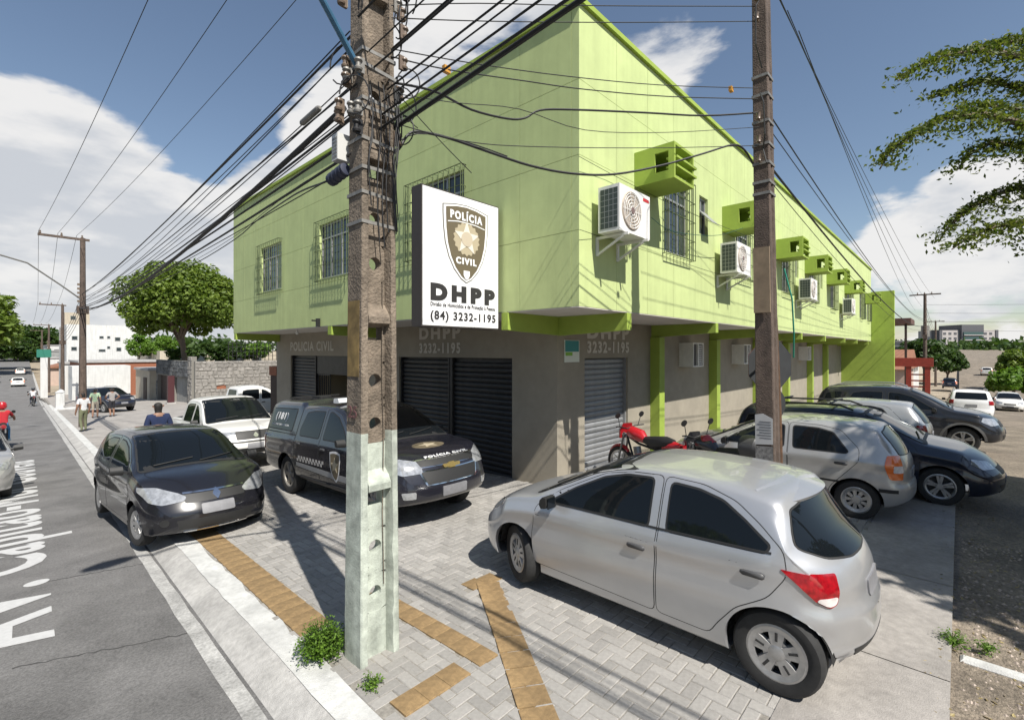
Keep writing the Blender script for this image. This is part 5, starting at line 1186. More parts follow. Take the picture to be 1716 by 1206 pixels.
for z in (5.05, 5.3, 5.6, 6.9, 7.15):
    mb = MB(); mb.lathe([(0, -.04), (.03, -.04), (.018, 0), (.03, .04), (0, .04)], (-.20, 0, z), 'Z', 12); mb.box((-.20, -.01, z - .05), (-.14, .01, z + .05)); mb.build('insulator', m_cer, p2, smooth=True)
mb = MB(); mb.tube([(-.18, -.02, 5.9), (-.34, -.1, 5.7), (-.30, -.1, 5.3), (-.2, -.05, 5.15), (-.24, -.1, 4.95)], .009, 6); mb.build('cable_loop', m_cable, p2)
mb = MB(); mb.tube([(-.18, -.02, 7.1), (-.42, -.05, 6.9), (-.45, -.05, 6.4), (-.2, -.05, 6.2)], .007, 6); mb.build('cable_loop', m_cable, p2)
# stop sign seen from behind, wired to the pole on a rusty post
sp_ = empty('traffic_sign', (7.72, 1.98, 0)); tag(sp_, 'backs of an octagonal and a round sign on a rusty post behind the brown pole', 'traffic sign')
mb = MB(); mb.tube([(.02, -.10, 0), (.0, -.07, 1.6), (-.02, -.02, 3.0)], .032, 10); mb.build('post', m_rust, sp_, smooth=True)
m_sback = mat('sign_back', (.030, .032, .034), .6, noise=.15, nscale=8); m_sred = mat('sign_red_face', (.35, .02, .02), .5)
dn = Vector((.55, .835, 0)).normalized(); rt = Vector((dn.y, -dn.x, 0))
def disc(name, ctr, r, n, a0):
    for (o0, o1, m, nm) in ((0, .004, m_sback, name), (.005, .007, m_sred, name + '_face')):
        mb = MB(); pl_ = [(r * math.cos(a0 + 6.28318 * i / n), r * math.sin(a0 + 6.28318 * i / n)) for i in range(n)]
        mb.prism(pl_, lambda a, b: Vector(ctr) + rt * a + Vector((0, 0, b)) + dn * o0, lambda a, b: Vector(ctr) + rt * a + Vector((0, 0, b)) + dn * o1); mb.build(nm, m, sp_)
disc('octagon_plate', (.04, .06, 2.30), .40, 8, math.pi / 8); disc('round_plate', (.09, .06, 1.72), .255, 28, 0)
mb = MB()
for z in (2.12, 2.45, 1.72): mb.bar((-.5, .0, z), (.16, .03, z), .03, .02)
mb.build('bracket', m_rust, sp_)
mb = MB(); mb.tube([(7.10, 1.70, 3.6), (7.16, 1.62, 3.2), (7.26, 1.62, 2.75), (7.42, 1.66, 2.42)], .010, 6); tag(mb.build('green_cord', mat('green_cord', (.02, .24, .16), .6)), 'loose bright green cord hanging from the brown utility pole', 'cord')
# ---- poles further along both streets
def far_pole(x, y, h, label, arm=1.55, lamp=False, tf=False, axis='x'):
    z0 = G(x, y); p = empty('utility_pole', (x, y, z0)); tag(p, label, 'utility pole', 'utility poles receding along the streets'); mb = MB()
    mb.tube([(0, 0, -.3), (0, 0, h * .5), (0, 0, h)], [.16, .13, .10], 8); mb.build('shaft', m_pole2, p)
    mb = MB(); (mb.box((-arm, -.05, h - .12), (.25, .05, h - .02)) if axis == 'x' else mb.box((-.05, -arm, h - .12), (.05, arm, h - .02))); mb.build('crossarm', m_pole2, p)
    for i in range(3):
        mb = MB(); q = (-arm + .08 + i * (arm - .1) / 2); c_ = (q, 0, h - .02) if axis == 'x' else (0, q + arm * .5, h - .02); mb.lathe([(.03, 0), (.05, .05), (.02, .09), (.045, .12), (0, .17)], c_, 'Z', 10); mb.build('insulator', m_cer, p)
    mb = MB(); mb.box((-.22, -.14, h * .60), (.22, .14, h * .64)); mb.build('cable_rack', m_pole2, p)
    for i in range(5): mb = MB(); mb.box((-.2, -.06, h * .66 + i * .2), (-.1, .06, h * .66 + i * .2 + .1)); mb.build('spool', m_cer, p)
    if lamp:
        mb = MB(); mb.tube([(0, 0, h * .67), (-.8, -.35, h * .74), (-1.9, -.8, h * .83), (-2.9, -1.2, h * .855)], .035, 8); mb.build('lamp_arm', m_band, p, smooth=True)
        mb = MB(); mb.tube([(-2.8, -1.15, h * .855), (-3.0, -1.25, h * .86), (-3.5, -1.45, h * .865)], [.06, .11, .04], 10); mb.build('lamp_head', m_band, p, smooth=True)
    if tf: mb = MB(); mb.cyl((.35, 0, h * .62), (.35, 0, h * .72), .28, 14); mb.build('transformer', m_band, p)
    return p
far_pole(2.72, 30.9, 9.1, 'utility pole with street lamp arm and crossarm nearest beyond the pedestrians', lamp=True)
far_pole(3.9, 60, 9.1, 'second utility pole down the avenue beside the white building'); far_pole(4.6, 92, 9.1, 'third utility pole down the avenue'); far_pole(5.2, 122, 9.1, 'farthest utility pole down the avenue')
far_pole(52.6, 2.1, 9.4, 'dark utility pole beyond the green end wall on the side street', arm=1.0, tf=True, axis='y'); far_pole(95, 2.6, 9.4, 'farthest utility pole along the side street', arm=1.0, axis='y')
# ================================================================ wires
def cable(a, b, sag, r, label, group, n=14, name='cable', pts=None):
    a = Vector(a); b = Vector(b); mb = MB()
    P = [a + (b - a) * t - Vector((0, 0, sag * 4 * t * (1 - t))) for t in np.linspace(0, 1, n)] if pts is None else [Vector(p) for p in pts]
    mb.tube(P, r, 6); return tag(mb.build(name, m_cable, None, smooth=True), label, 'cable', group)
GA = 'bundle of cables along the avenue'; LA = 'black cable of the bundle between the painted pole and the lamp pole'
rr = random.Random(21)
for k in range(13):
    z = 4.15 + k * .105; dx = rr.uniform(-.22, .20); r = rr.choice((.006, .006, .008, .012))
    cable((P1.x + dx, P1.y + rr.uniform(-.05, .15), z), (2.72 + dx * .6, 30.9, 4.35 + k * .085 + rr.uniform(-.05, .05)), rr.uniform(.1, .45), r, LA, GA, 22)
cable((P1.x - .2, P1.y + .1, 4.52), (2.6, 30.9, 4.6), .55, .026, 'thickest drooping black cable bundle running along the avenue to the lamp pole', GA, 24)
m_ = onX(520, 195, 1.98)
sl = empty('cable_splice', (1.98, m_.y, m_.z)); tag(sl, 'pale cable splice sleeve on the thick cable left of the painted pole', 'cable splice'); mb = MB(); mb.tube([(0, -.2, .012), (0, -.17, .012), (0, .17, -.006), (0, .2, -.006)], [.015, .028, .028, .015], 10); mb.build('sleeve', m_band, sl)
GB = 'cables passing over the corner'; LB = 'black cable running up from the painted pole over the pavement corner'
for k in range(8):
    z = 4.35 + k * .12; dx = rr.uniform(-.2, .22); cable((P1.x + dx, P1.y - .1, z), (2.0 + dx * .5, -26, 6.2 + k * .1), rr.uniform(.02, .15), rr.choice((.006, .008, .010)), LB, GB, 22)
cable((P1.x + .17, P1.y - .05, 4.42), (2.4, -26, 6.6), .02, .018, 'thick black cable bundle sweeping from the pole up across the top of the green building', GB, 26)
GC = 'high voltage lines along the avenue'
for i, (xa, xb) in enumerate(((2.0, 1.20), (3.05, 1.85), (3.95, 2.5))):
    cable((xa, 3.6, 9.35), (xb, 30.9, 8.05), .35, .007, ('leftmost', 'middle', 'right hand')[i] + ' of the three high thin lines crossing the sky at left', GC, 20)
    cable((xb, 30.9, 8.05), (xb + 1.1, 60, 7.0), .4, .008, 'thin high line beyond the lamp pole on the avenue', GC, 10); cable((xb + 1.1, 60, 7.0), (xb + 1.8, 92, 6.4), .4, .01, 'thin high line beyond the lamp pole on the avenue', GC, 8)
for k in range(4): cable((2.72, 30.9, 4.5 + k * .3), (3.9, 60, 3.4 + k * .3), .4, .012, 'low cable beyond the lamp pole on the avenue', GC, 10)
GD = 'cables between the two poles'
def via(px, ya, yb, r, label, group=GD, sub=4, d0=None, d1=None):
    """cable through the given pixels, distance running evenly between the two poles it hangs from"""
    L = [0]
    for p, q in zip(px, px[1:]): L.append(L[-1] + math.hypot(q[0] - p[0], q[1] - p[1]))
    P = [onD(u, v, d0 + (d1 - d0) * (l / L[-1])) for (u, v), l in zip(px, L)]; out = []
    for i in range(len(P) - 1):
        p0, p1_, p2_, p3 = P[max(0, i - 1)], P[i], P[i + 1], P[min(len(P) - 1, i + 2)]
        for j in range(sub):
            t = j / sub; out.append(.5 * ((2 * p1_) + (p2_ - p0) * t + (2 * p0 - 5 * p1_ + 4 * p2_ - p3) * t * t + (3 * p1_ - p0 - 3 * p2_ + p3) * t ** 3))
    out.append(P[-1]); return cable(P[0], P[-1], 0, r, label, group, pts=out)
dA, dB = 4.05, 6.35
via([(655, 95), (745, 116), (880, 136), (980, 150), (1120, 162), (1270, 166)], 0, 0, .006, 'thin cable with an orange tag between the two poles', d0=dA, d1=dB)
via([(655, 82), (790, 106), (950, 128), (1110, 143), (1270, 148)], 0, 0, .005, 'topmost thin cable in front of the green facade between the two poles', d0=dA, d1=dB)
via([(650, 138), (690, 144), (735, 156), (790, 184), (850, 199), (880, 198), (905, 185), (960, 184), (1080, 189), (1180, 194), (1270, 189)], 0, 0, .011, 'thick cable with a wavy dip below the building top between the two poles', d0=dA, d1=dB)
via([(648, 262), (668, 250), (682, 228), (700, 221), (750, 231), (820, 255), (890, 278), (960, 291), (1030, 292), (1110, 277), (1180, 257), (1228, 243), (1248, 252), (1262, 275)], 0, 0, .013, 'thickest looping cable across the upper windows between the two poles', d0=dA, d1=dB)
via([(650, 250), (700, 224), (780, 238), (850, 262)], 0, 0, .006, 'short thin cable hanging beside the looping cable near the painted pole', d0=dA, d1=4.9)
via([(650, 155), (760, 172), (870, 183), (980, 218), (1120, 222), (1272, 213)], 0, 0, .004, 'faint thin wire sagging below the wavy cable', d0=dA, d1=dB)
via([(655, 205), (780, 237), (900, 246), (1100, 248), (1273, 244)], 0, 0, .0045, 'faint nearly level wire over the looping cable', d0=dA, d1=dB)
via([(650, 10), (800, 6), (1000, 10), (1268, 11)], 0, 0, .005, 'upper of the two high wires between the tops of the poles', d0=dA, d1=dB); via([(650, 30), (820, 36), (1050, 38), (1268, 36)], 0, 0, .005, 'lower of the two high wires between the tops of the poles', d0=dA, d1=dB)
via([(580, 285), (545, 305), (510, 318), (480, 335), (430, 370), (395, 400), (330, 440), (250, 480), (160, 515)], 0, 0, .012, 'black cable from the splice canister across the far upper corner of the facade', GA, d0=4.05, d1=22.5)
via([(580, 262), (545, 287), (500, 312), (440, 358), (390, 398), (300, 450), (155, 520)], 0, 0, .006, 'thin wire beside the canister cable across the far facade corner', GA, d0=4.05, d1=22.5)
for i, (a, b) in enumerate([((657, 170), (700, 215)), ((660, 150), (790, 290)), ((655, 140), (665, 230))]): via([a, ((a[0] + b[0]) / 2 + 3, (a[1] + b[1]) / 2 + 6), b], 0, 0, .004, 'short loose drop wire hanging from the rack of the painted pole', GD, d0=4.0, d1=4.3 + i * .2)
# tag plates on the wires
for (u, v, d, lb) in ((748, 117, 4.42, 'small orange tag on the wire left of the green corner'), (1225, 150, 6.2, 'small orange tag on the wire beside the brown pole')):
    q = onD(u, v, d); mb = MB(); mb.box((q.x - .035, q.y - .02, q.z - .03), (q.x + .035, q.y + .02, q.z + .03)); tag(mb.build('cable_tag', mat('orange_tag', (.50, .24, .03), .6)), lb, 'tag')
GE = 'lines along the side street'
for i in range(4): cable((7.0 + .05 * i, 1.9 - .12 * i, 7.6 - i * .3), (52.6, 2.1 + (i - 1.5) * .4, 6.9 - .32 * i), .5, .006, ('uppermost', 'second', 'third', 'lowest')[i] + ' of the four thin high lines from the brown pole along the side street', GE, 24)
for i, (z0, z1_, r, sg_, lb) in enumerate(((5.75, 5.2, .010, .7, 'upper dark cable from the brown pole down along the green facade'), (5.55, 5.0, .007, .55, 'thin cable under the upper dark cable of the side street'), (5.05, 4.7, .017, .8, 'thickest dark cable from the brown pole along the side street'), (4.85, 4.5, .006, .9, 'lowest thin cable from the brown pole along the side street'))):
    cable((7.12, 1.9, z0), (52.6, 2.1, z1_), sg_, r, lb, GE, 28)
for i in range(4): cable((52.6, 2.1, 6.4 - i * .7), (60, -40, 6.0 - i * .6), .5, .010, 'level wire crossing the sky beyond the dark pole at right', GE, 12)
for i in range(3): cable((52.6, 2.1, 6.6 - i * .5), (95, 2.6, 5.6 - .4 * i), .4, .012, 'distant line beyond the dark pole on the side street', GE, 10)
# wires stapled across the pale facade
via([(970, 262), (1040, 300), (1130, 345), (1200, 375), (1258, 398)], 0, 0, .004, 'thin wire slanting across the pale facade under the hood', 'wires on the facade', d0=6.85, d1=10.6)
o = via([(1092, 365), (1120, 385), (1160, 393), (1205, 394), (1245, 382)], 0, 0, .006, 'dark green hose hanging between the first two condenser units', 'wires on the facade', d0=8.1, d1=11.0); o.data.materials[0] = mat('green_hose', (.01, .07, .05), .6)
via([(1072, 475), (1120, 488), (1170, 487), (1215, 470), (1240, 462)], 0, 0, .005, 'thin looping wire below the condenser units on the pale facade', 'wires on the facade', d0=8.45, d1=12.2)
via([(972, 385), (1040, 408), (1120, 432), (1200, 458), (1262, 470)], 0, 0, .004, 'thin wire slanting below the first condenser unit', 'wires on the facade', d0=6.9, d1=11.6)
# ================================================================ plants
L_mid = leafmat('leaf_mid', (.075, .125, .016), (.17, .23, .04)); L_dark = leafmat('leaf_dark', (.022, .05, .010), (.06, .105, .02)); L_bright = leafmat('leaf_bright', (.07, .15, .015), (.15, .25, .035)); L_olive = leafmat('leaf_olive', (.040, .070, .012), (.14, .165, .03), .42)
m_bark = mat('bark', (.13, .10, .075), .95, noise=.3, nscale=12, bump=.8, bscale=30)
def leaf_mesh(P, Nn, S, name, m, asp=.5, seed=0):
    rg = np.random.default_rng(seed); n = len(P); P = np.asarray(P); a = rg.normal(size=(n, 3)); a /= np.linalg.norm(a, axis=1)[:, None]
    if Nn is not None:
        nn = np.asarray(Nn) + rg.normal(size=(n, 3)) * .55; nn /= np.linalg.norm(nn, axis=1)[:, None]
    else: nn = rg.normal(size=(n, 3)); nn /= np.linalg.norm(nn, axis=1)[:, None]
    t = np.cross(nn, a); t /= np.linalg.norm(t, axis=1)[:, None] + 1e-9; b = np.cross(nn, t); S = np.asarray(S)[:, None]
    v = np.stack([P - t * S, P + b * S * asp + nn * S * .12, P + t * S, P - b * S * asp + nn * S * .12], 1).reshape(-1, 3)
    me = bpy.data.meshes.new(name); me.from_pydata(v.tolist(), [], np.arange(4 * n).reshape(-1, 4).tolist()); me.materials.append(m); me.update(); return me
def crown_points(rg, centre, rad, lobes, per, flat=1.0):
    C = np.array(centre); R3 = np.array(rad); P = []; Nn = []
    for k in range(lobes):
        d = rg.normal(size=3); d /= np.linalg.norm(d); 
        if d[2] < -.7: d[2] *= -.6
        q = C + d * R3 * rg.uniform(.55, .88); lr = R3.mean() * rg.uniform(.20, .38)
        u = rg.normal(size=(per, 3)); u /= np.linalg.norm(u, axis=1)[:, None]; r = lr * rg.uniform(.6, 1.0, (per, 1)) ** .5
        p = q + u * r * np.array([1, 1, .75]); P.append(p); Nn.append(u * .6 + np.array([0, 0, .6]))
    return np.vstack(P), np.vstack(Nn)
def tree(name, label, base, h_trunk, centre, rad, lobes, per, leaf, m, group=None, tr=.22, seed=1, cat='tree', limbs=7):
    rg = np.random.default_rng(seed); o = empty(name, base); tag(o, label, cat, group); b = Vector(base); mb = MB(); top = Vector((centre[0], centre[1], centre[2] - rad[2] * .55)) - b
    mid = top * .5 + Vector((rg.normal() * .15, rg.normal() * .15, 0)); mb.tube([Vector((0, 0, -.3)), mid * .5, mid, top], [tr * 1.25, tr, tr * .85, tr * .7], 10)
    for k in range(limbs):
        a = rg.uniform(0, 6.28); e = Vector((centre[0] + math.cos(a) * rad[0] * .65, centre[1] + math.sin(a) * rad[1] * .65, centre[2] + rad[2] * rg.uniform(-.1, .5))) - b
        mb.tube([top * rg.uniform(.75, .98), top.lerp(e, .5) + Vector((0, 0, .25)), e], [tr * .5, tr * .32, tr * .1], 7)
    mb.build('trunk', m_bark, o, smooth=True)
    P, Nn = crown_points(rg, (centre[0] - b.x, centre[1] - b.y, centre[2] - b.z), rad, lobes, per); S = rg.uniform(.7, 1.25, len(P)) * leaf
    link('crown', leaf_mesh(P, Nn, S, 'crown', m, .55, seed), o); return o
def at(u, v, d): return onD(u, v, d)
c_ = at(303, 512, 44); tree('almond_tree', 'broad round green tree rising behind the stone wall left of the building', (11.4, 53, G(11, 53)), 4, (c_.x, c_.y, c_.z + .1), (4.6, 4.6, 3.9), 150, 230, .20, L_mid, seed=3, tr=.28)
for i, (u, v, r, d, lb) in enumerate([(233, 582, 1.85, 64, 'left clipped round bush above the garage roof'), (277, 582, 1.6, 64, 'right clipped round bush above the garage roof')]):
    c_ = at(u, v, d); tree('round_bush', lb, (c_.x, c_.y, G(c_.x, c_.y)), 1, (c_.x, c_.y, c_.z), (r, r, r), 46, 90, .15, L_bright, 'clipped round bushes', .07, 10 + i, 'bush', 4)
hedge = [(345, 592, 42), (375, 590, 43), (405, 592, 43), (430, 588, 43), (300, 596, 46)]
for i, (u, v, d) in enumerate(hedge):
    c_ = at(u, v, d); tree('shrub', ['dark shrub just right of the tree trunk above the stone wall', 'middle dark shrub above the stone wall', 'shrub behind the lattice above the stone wall', 'bright shrub beside the green facade above the stone wall', 'low dark shrub between the round bush and the tree trunk'][i], (c_.x, c_.y, G(c_.x, c_.y)), 1, (c_.x, c_.y, c_.z), (1.5, 1.3, .9), 26, 60, .15, L_dark if i != 3 else L_bright, 'shrubs above the stone wall', .06, 20 + i, 'shrub', 4)
tree('leafy_tree', 'large leafy tree cut by the left edge far down the avenue', (-6, 150, G(0, 150)), 5, (-5, 150, 9.0), (9, 9, 7), 90, 90, .6, L_mid, 'trees far down the avenue', .4, 31)
tree('leafy_tree', 'lower tree below the large one far down the avenue', (-2.5, 178, G(0, 178)), 4, (-1.5, 178, 3.4), (9, 9, 4), 60, 80, .6, L_dark, 'trees far down the avenue', .4, 32)
tree('leafy_tree', 'small dark tree at the vanishing point of the avenue', (3.5, 240, G(0, 240)), 4, (5, 240, 6), (12, 12, 5), 60, 80, .9, L_dark, 'trees far down the avenue', .4, 33)
rt_ = [(1548, 592, 60, 2.6, 2.2, L_dark, 'dark tree behind the red gate'), (1588, 612, 75, 2.2, 2.6, L_dark, 'dark slim tree below the left side of the apartment block'), (1708, 612, 62, 2.6, 2.0, L_mid, 'green tree at the right edge beyond the street'), (1700, 640, 50, 2.4, 1.3, L_bright, 'low green bush at the right edge beyond the street')]
for i, (u, v, d, r, rz, m, lb) in enumerate(rt_):
    c_ = at(u, v, d); tree('street_tree', lb, (c_.x, c_.y, G(c_.x, c_.y)), 2, (c_.x, c_.y, c_.z), (r, r, rz), 45, 60, .28, m, 'trees along the side street', .16, 40 + i)
# far woods
rg = np.random.default_rng(77); P = []
for k in range(900):
    x = rg.uniform(290, 430); y = rg.uniform(-70, 110); z = G(x, 0) + rg.uniform(-2, 2.5); q = rg.normal(size=(14, 3)) * np.array([2.5, 2.5, 1.3]); P.append(np.array([x, y, z]) + q)
P = np.vstack(P); o = link('far_woods', leaf_mesh(P, None, rg.uniform(.8, 1.6, len(P)), 'far_woods', L_dark, .7, 5)); tag(o, 'dark line of distant trees beyond the end of the side street', 'trees', None, 'stuff')
P = []
for k in range(700):
    a = rg.uniform(0, 1); x = -90 + 190 * a; y = 265 + rg.uniform(-30, 60); z = G(0, y) + rg.uniform(0, 8); P.append(np.array([x, y, z]) + rg.normal(size=(14, 3)) * np.array([2.5, 2.5, 1.3]))
P = np.vstack(P); o = link('far_woods', leaf_mesh(P, None, rg.uniform(.8, 1.6, len(P)), 'far_woods', L_dark, .7, 6)); tag(o, 'dark line of distant trees at the end of the avenue', 'trees', None, 'stuff')
# ---- the near tree whose branches droop into the upper right corner
TB = Vector((9.8, -6.2, G(10, 0) - .05)); nt2 = empty('shade_tree', TB); tag(nt2, 'drooping branches of a leafy tree reaching in at the upper right', 'tree')
rg = np.random.default_rng(9); hub = Vector((9.5, -5.6, 5.2)); mb = MB(); mb.tube([Vector((0, 0, -.3)), Vector((-.1, .1, 2)), Vector((-.3, .2, 3.8)), hub - TB], [.34, .26, .22, .18], 10)
spines = [[(1800, 90), (1716, 96), (1650, 84), (1590, 92), (1540, 112), (1505, 136)], [(1800, 150), (1716, 150), (1650, 135), (1600, 150), (1560, 166)], [(1800, 235), (1716, 208), (1650, 192), (1590, 196), (1530, 226), (1490, 256), (1474, 284)], [(1800, 262), (1716, 245), (1660, 240), (1630, 255), (1604, 285)],
          [(1800, 330), (1716, 312), (1668, 326), (1620, 352), (1585, 385), (1573, 406)], [(1800, 395), (1716, 372), (1668, 380), (1625, 396), (1595, 418)], [(1800, 190), (1716, 185), (1660, 178), (1600, 182)], [(1800, 60), (1716, 68), (1660, 76), (1610, 90)]]
P = []; Nn = []
for si, sp in enumerate(spines):
    pts = [at(u, v, 6.6 + .25 * math.sin(si * 2.1) + .0) for u, v in sp]; full = [hub, hub.lerp(pts[0], .55) + Vector((0, 0, .5))] + pts; fl = [q - TB for q in full]; k = len(fl)
    mb.tube(fl, [.09 - .082 * (i / (k - 1)) ** .6 for i in range(k)], 6)
    for i in range(1, k - 1):
        a, b = fl[i], fl[i + 1]; n = int((b - a).length / .009)
        for j in range(n):
            t = j / n; p = a.lerp(b, t); edge = (i - 1 + t) / (k - 2); L = rg.uniform(.08, .50) * (1.2 - .75 * edge)
            # hanging twig of leaflets
            dx = rg.normal() * .2; dy = rg.normal() * .2; m_l = max(3, int(L / .03))
            for q in range(m_l):
                s = q / m_l; P.append((p.x + dx * s + rg.normal() * .022 - .10 * s, p.y + dy * s + rg.normal() * .022, p.z + rg.normal() * .02 - L * s ** 1.2 + .05)); Nn.append((rg.normal() * .5, rg.normal() * .5, .7))
mb.build('trunk', m_bark, nt2, smooth=True)
link('branch_leaves', leaf_mesh(P, Nn, rg.uniform(.020, .044, len(P)), 'branch_leaves', L_olive, .48, 2), nt2)
P2_, N2_ = crown_points(rg, (-.6, .75, 6.0), (4.4, 2.6, 1.7), 125, 90); P3_ = [p for p in P2_]
link('crown', leaf_mesh(P2_, N2_, rg.uniform(.12, .24, len(P2_)), 'crown', L_olive, .55, 3), nt2)
# ---- weeds
def weed(label, u, v, r, h, n, seed):
    c_ = onG(u, v); o = empty('weed', c_); tag(o, label, 'weed', 'weeds along the kerb'); rg = np.random.default_rng(seed); P = []; Nn = []; mb = MB()
    for k in range(n):
        a = rg.uniform(0, 6.28); q = rg.uniform(.1, 1) ** .6; e = Vector((math.cos(a) * r * q, math.sin(a) * r * q, h * (1.1 - .7 * q * q) * rg.uniform(.6, 1))); mb.tube([(0, 0, -.01), e * .5 + Vector((0, 0, h * .15)), e], [.003, .002, .001], 4)
        for j in range(9): t = rg.uniform(.35, 1.05); p = e * t + Vector((rg.normal(), rg.normal(), rg.normal())) * .018; P.append(tuple(p)); Nn.append((0, 0, 1))
    mb.build('stems', L_dark, o); link('leaves', leaf_mesh(P, Nn, rg.uniform(.006, .015, len(P)), 'leaves', L_bright, .55, seed), o)
weed('bushy green weed growing at the foot of the painted pole', 540, 1100, .23, .30, 460, 1); weed('tiny weed sprouting from the white kerb below the pole', 622, 1150, .09, .09, 25, 2)
weed('small weed at the crack beside the side street kerb', 1597, 1078, .14, .10, 40, 3); weed('small dry weed on the side street edge', 1655, 1090, .10, .06, 25, 4)
# leaf litter and gravel on the side street edge
rg = np.random.default_rng(5); P = []
for k in range(1500):
    x = rg.uniform(3.2, 14); y = .2 - abs(rg.normal()) * 1.3; P.append((x, y, G(x, 0) - .052 + (.06 if y > SY else 0)))
o = link('leaf_litter', leaf_mesh(P, [(0, 0, 2)] * len(P), rg.uniform(.008, .028, len(P)), 'leaf_litter', leafmat('dry_leaf', (.16, .12, .05), (.32, .26, .12), .1), .5, 8)); tag(o, 'dry leaf litter scattered along the edge of the side street', 'leaves', None, 'stuff')
mb = MB()
for k in range(2200):
    x = rg.uniform(2.6, 9); y = rg.uniform(-1.6, .0); s = rg.uniform(.006, .022); z = G(x, 0) - .055; mb.add([(x - s, y, z), (x + s * .3, y - s, z), (x + s, y + s * .2, z), (x - s * .1, y + s, z), (x, y, z + s * .8)], [(0, 1, 4), (1, 2, 4), (2, 3, 4), (3, 0, 4)])
o = mb.build('gravel', mat('gravel', (.30, .25, .21), .95, island=.4)); tag(o, 'loose gravel on the worn edge of the side street', 'gravel', None, 'stuff')
# kerb stone remnant on the side street
kr = empty('kerb_stones'); struct(kr, 'broken white kerb stones beside the side street')
for i in range(3):
    y = -.46 - i * .47; mb = MB(); block(mb, 5.40 - .02 * i, y, 5.52 - .02 * i, y + .46, lambda a, b: G(a, 0) - .028 + .004 * (i % 3), ch=.02, h=.12); mb.build('kerb_stone', m_white, kr)
# ================================================================ background buildings
m_wall_w = mat('white_render', (.56, .56, .545), .85, noise=.06, nscale=2, streak=.18); m_wall_c = mat('cream_render', (.42, .37, .29), .85, noise=.08, nscale=2, streak=.2); m_wall_p = mat('pale_pink_render', (.45, .34, .28), .85, noise=.08, nscale=2); m_wall_g = mat('grey_render', (.26, .26, .25), .85, noise=.08, nscale=2, streak=.2)
m_tile = mat('clay_roof', (.24, .11, .065), .9, noise=.2, nscale=6); m_fib = mat('fibre_cement_roof', (.33, .32, .31), .9, noise=.15, nscale=4); m_stone = mat('rough_stone', (.235, .22, .20), .95, noise=.3, nscale=5, island=.16, bump=.5, bscale=20); m_stoned = mat('dark_stone', (.10, .105, .11), .95, noise=.25, nscale=5, island=.4, bump=.5, bscale=20); m_mort = mat('mortar', (.19, .18, .16), 1)
m_dwood = mat('dark_wood', (.05, .032, .025), .8, noise=.2, nscale=8); m_brickr = mat('red_brick_wall', (.26, .10, .055), .9, noise=.2, nscale=10)
def house(name, label, x0, y0, x1, y1, z1, m, roof=None, wins=(), doors=(), cat='building', group=None, z0=None):
    zb = min(G(x, y) for x in (x0, x1) for y in (y0, y1)) - .6 if z0 is None else z0; o = empty(name, ((x0 + x1) / 2, (y0 + y1) / 2, zb)); tag(o, label, cat, group)
    def HB(mb, nm, mm, par=None):
        q = mb.build(nm, mm, par or o)
        if par is None: q.location = -o.location
        return q
    HB(MB().box((x0, y0, zb), (x1, y1, z1)), 'wall', m)
    if roof == 'flat': HB(MB().box((x0 - .15, y0 - .15, z1 + .002), (x1 + .15, y1 + .15, z1 + .22)), 'roof', m_fib)
    elif roof == 'gable':
        mb = MB(); xm = (x0 + x1) / 2; h = (x1 - x0) * .16; mb.prism([(x0 - .4, z1 - .1), (x1 + .4, z1 - .1), (xm, z1 + h)], lambda a, b: (a, y0 - .4, b), lambda a, b: (a, y1 + .4, b)); HB(mb, 'roof', m_tile)
    for (face, s, z, w, h) in wins:
        mb = MB(); mg = MB()
        if face == 'y': mb.box((s - w / 2 - .06, y0 - .05, z - .06), (s + w / 2 + .06, y0 - .002, z + h + .06)); mg.box((s - w / 2, y0 - .07, z), (s + w / 2, y0 - .052, z + h))
        elif face == 'x': mb.box((x0 - .05, s - w / 2 - .06, z - .06), (x0 - .002, s + w / 2 + .06, z + h + .06)); mg.box((x0 - .07, s - w / 2, z), (x0 - .052, s + w / 2, z + h))
        elif face == 'X': mb.box((x1 + .002, s - w / 2 - .06, z - .06), (x1 + .05, s + w / 2 + .06, z + h + .06)); mg.box((x1 + .052, s - w / 2, z), (x1 + .07, s + w / 2, z + h))
        else: mb.box((s - w / 2 - .06, y1 + .002, z - .06), (s + w / 2 + .06, y1 + .05, z + h + .06)); mg.box((s - w / 2, y1 + .052, z), (s + w / 2, y1 + .07, z + h))
        f = HB(mb, 'window', m_alu); mg.build('pane', m_glass, f)
    for (face, s, w, h, mm) in doors:
        mb = MB(); 
        if face == 'x': zz = G(x0, s); mb.box((x0 - .06, s - w / 2, zz - .1), (x0 - .003, s + w / 2, zz + h))
        else: zz = G(s, y0); mb.box((s - w / 2, y0 - .06, zz - .1), (s + w / 2, y0 - .003, zz + h))
        HB(mb, 'door', mm)
    return o
# white three storey block, with its little windows
ww = []
for u, v, w, h in ((125, 566, 8, 5), (124, 584, 8, 5), (136, 584, 6, 4), (170, 565, 6, 3), (182, 565, 4, 3), (197, 568, 8, 5), (171, 587, 10, 3), (182, 582, 4, 3), (199, 585, 7, 5)):
    p = onY(u, v, 95); k = 95 / ray(u, v).y / FPX; ww.append(('y', p.x, p.z - h * k / 2, w * k / 1.3, h * k))
house('white_block', 'white three storey block with small dark windows left of the round tree', 6.6, 95, 15.2, 108, 6.5, m_wall_w, None, ww)
house('white_annex', 'lower white wing in front of the three storey block', 5.6, 84, 13, 92, .9, m_wall_w, 'flat', [('y', 7.2, -.8, 1.2, .8), ('x', 86.5, -1, 1.2, .9)])
house('white_wall_house', 'plain white rendered wall behind the pedestrians and the minivan', 5.0, 66, 9.7, 70, 1.0, m_wall_w, None)
house('roofed_shed', 'long low shed with grey roof and brick band left of the garage', 6.0, 71, 14.5, 82, 1.25, m_brickr, 'flat')
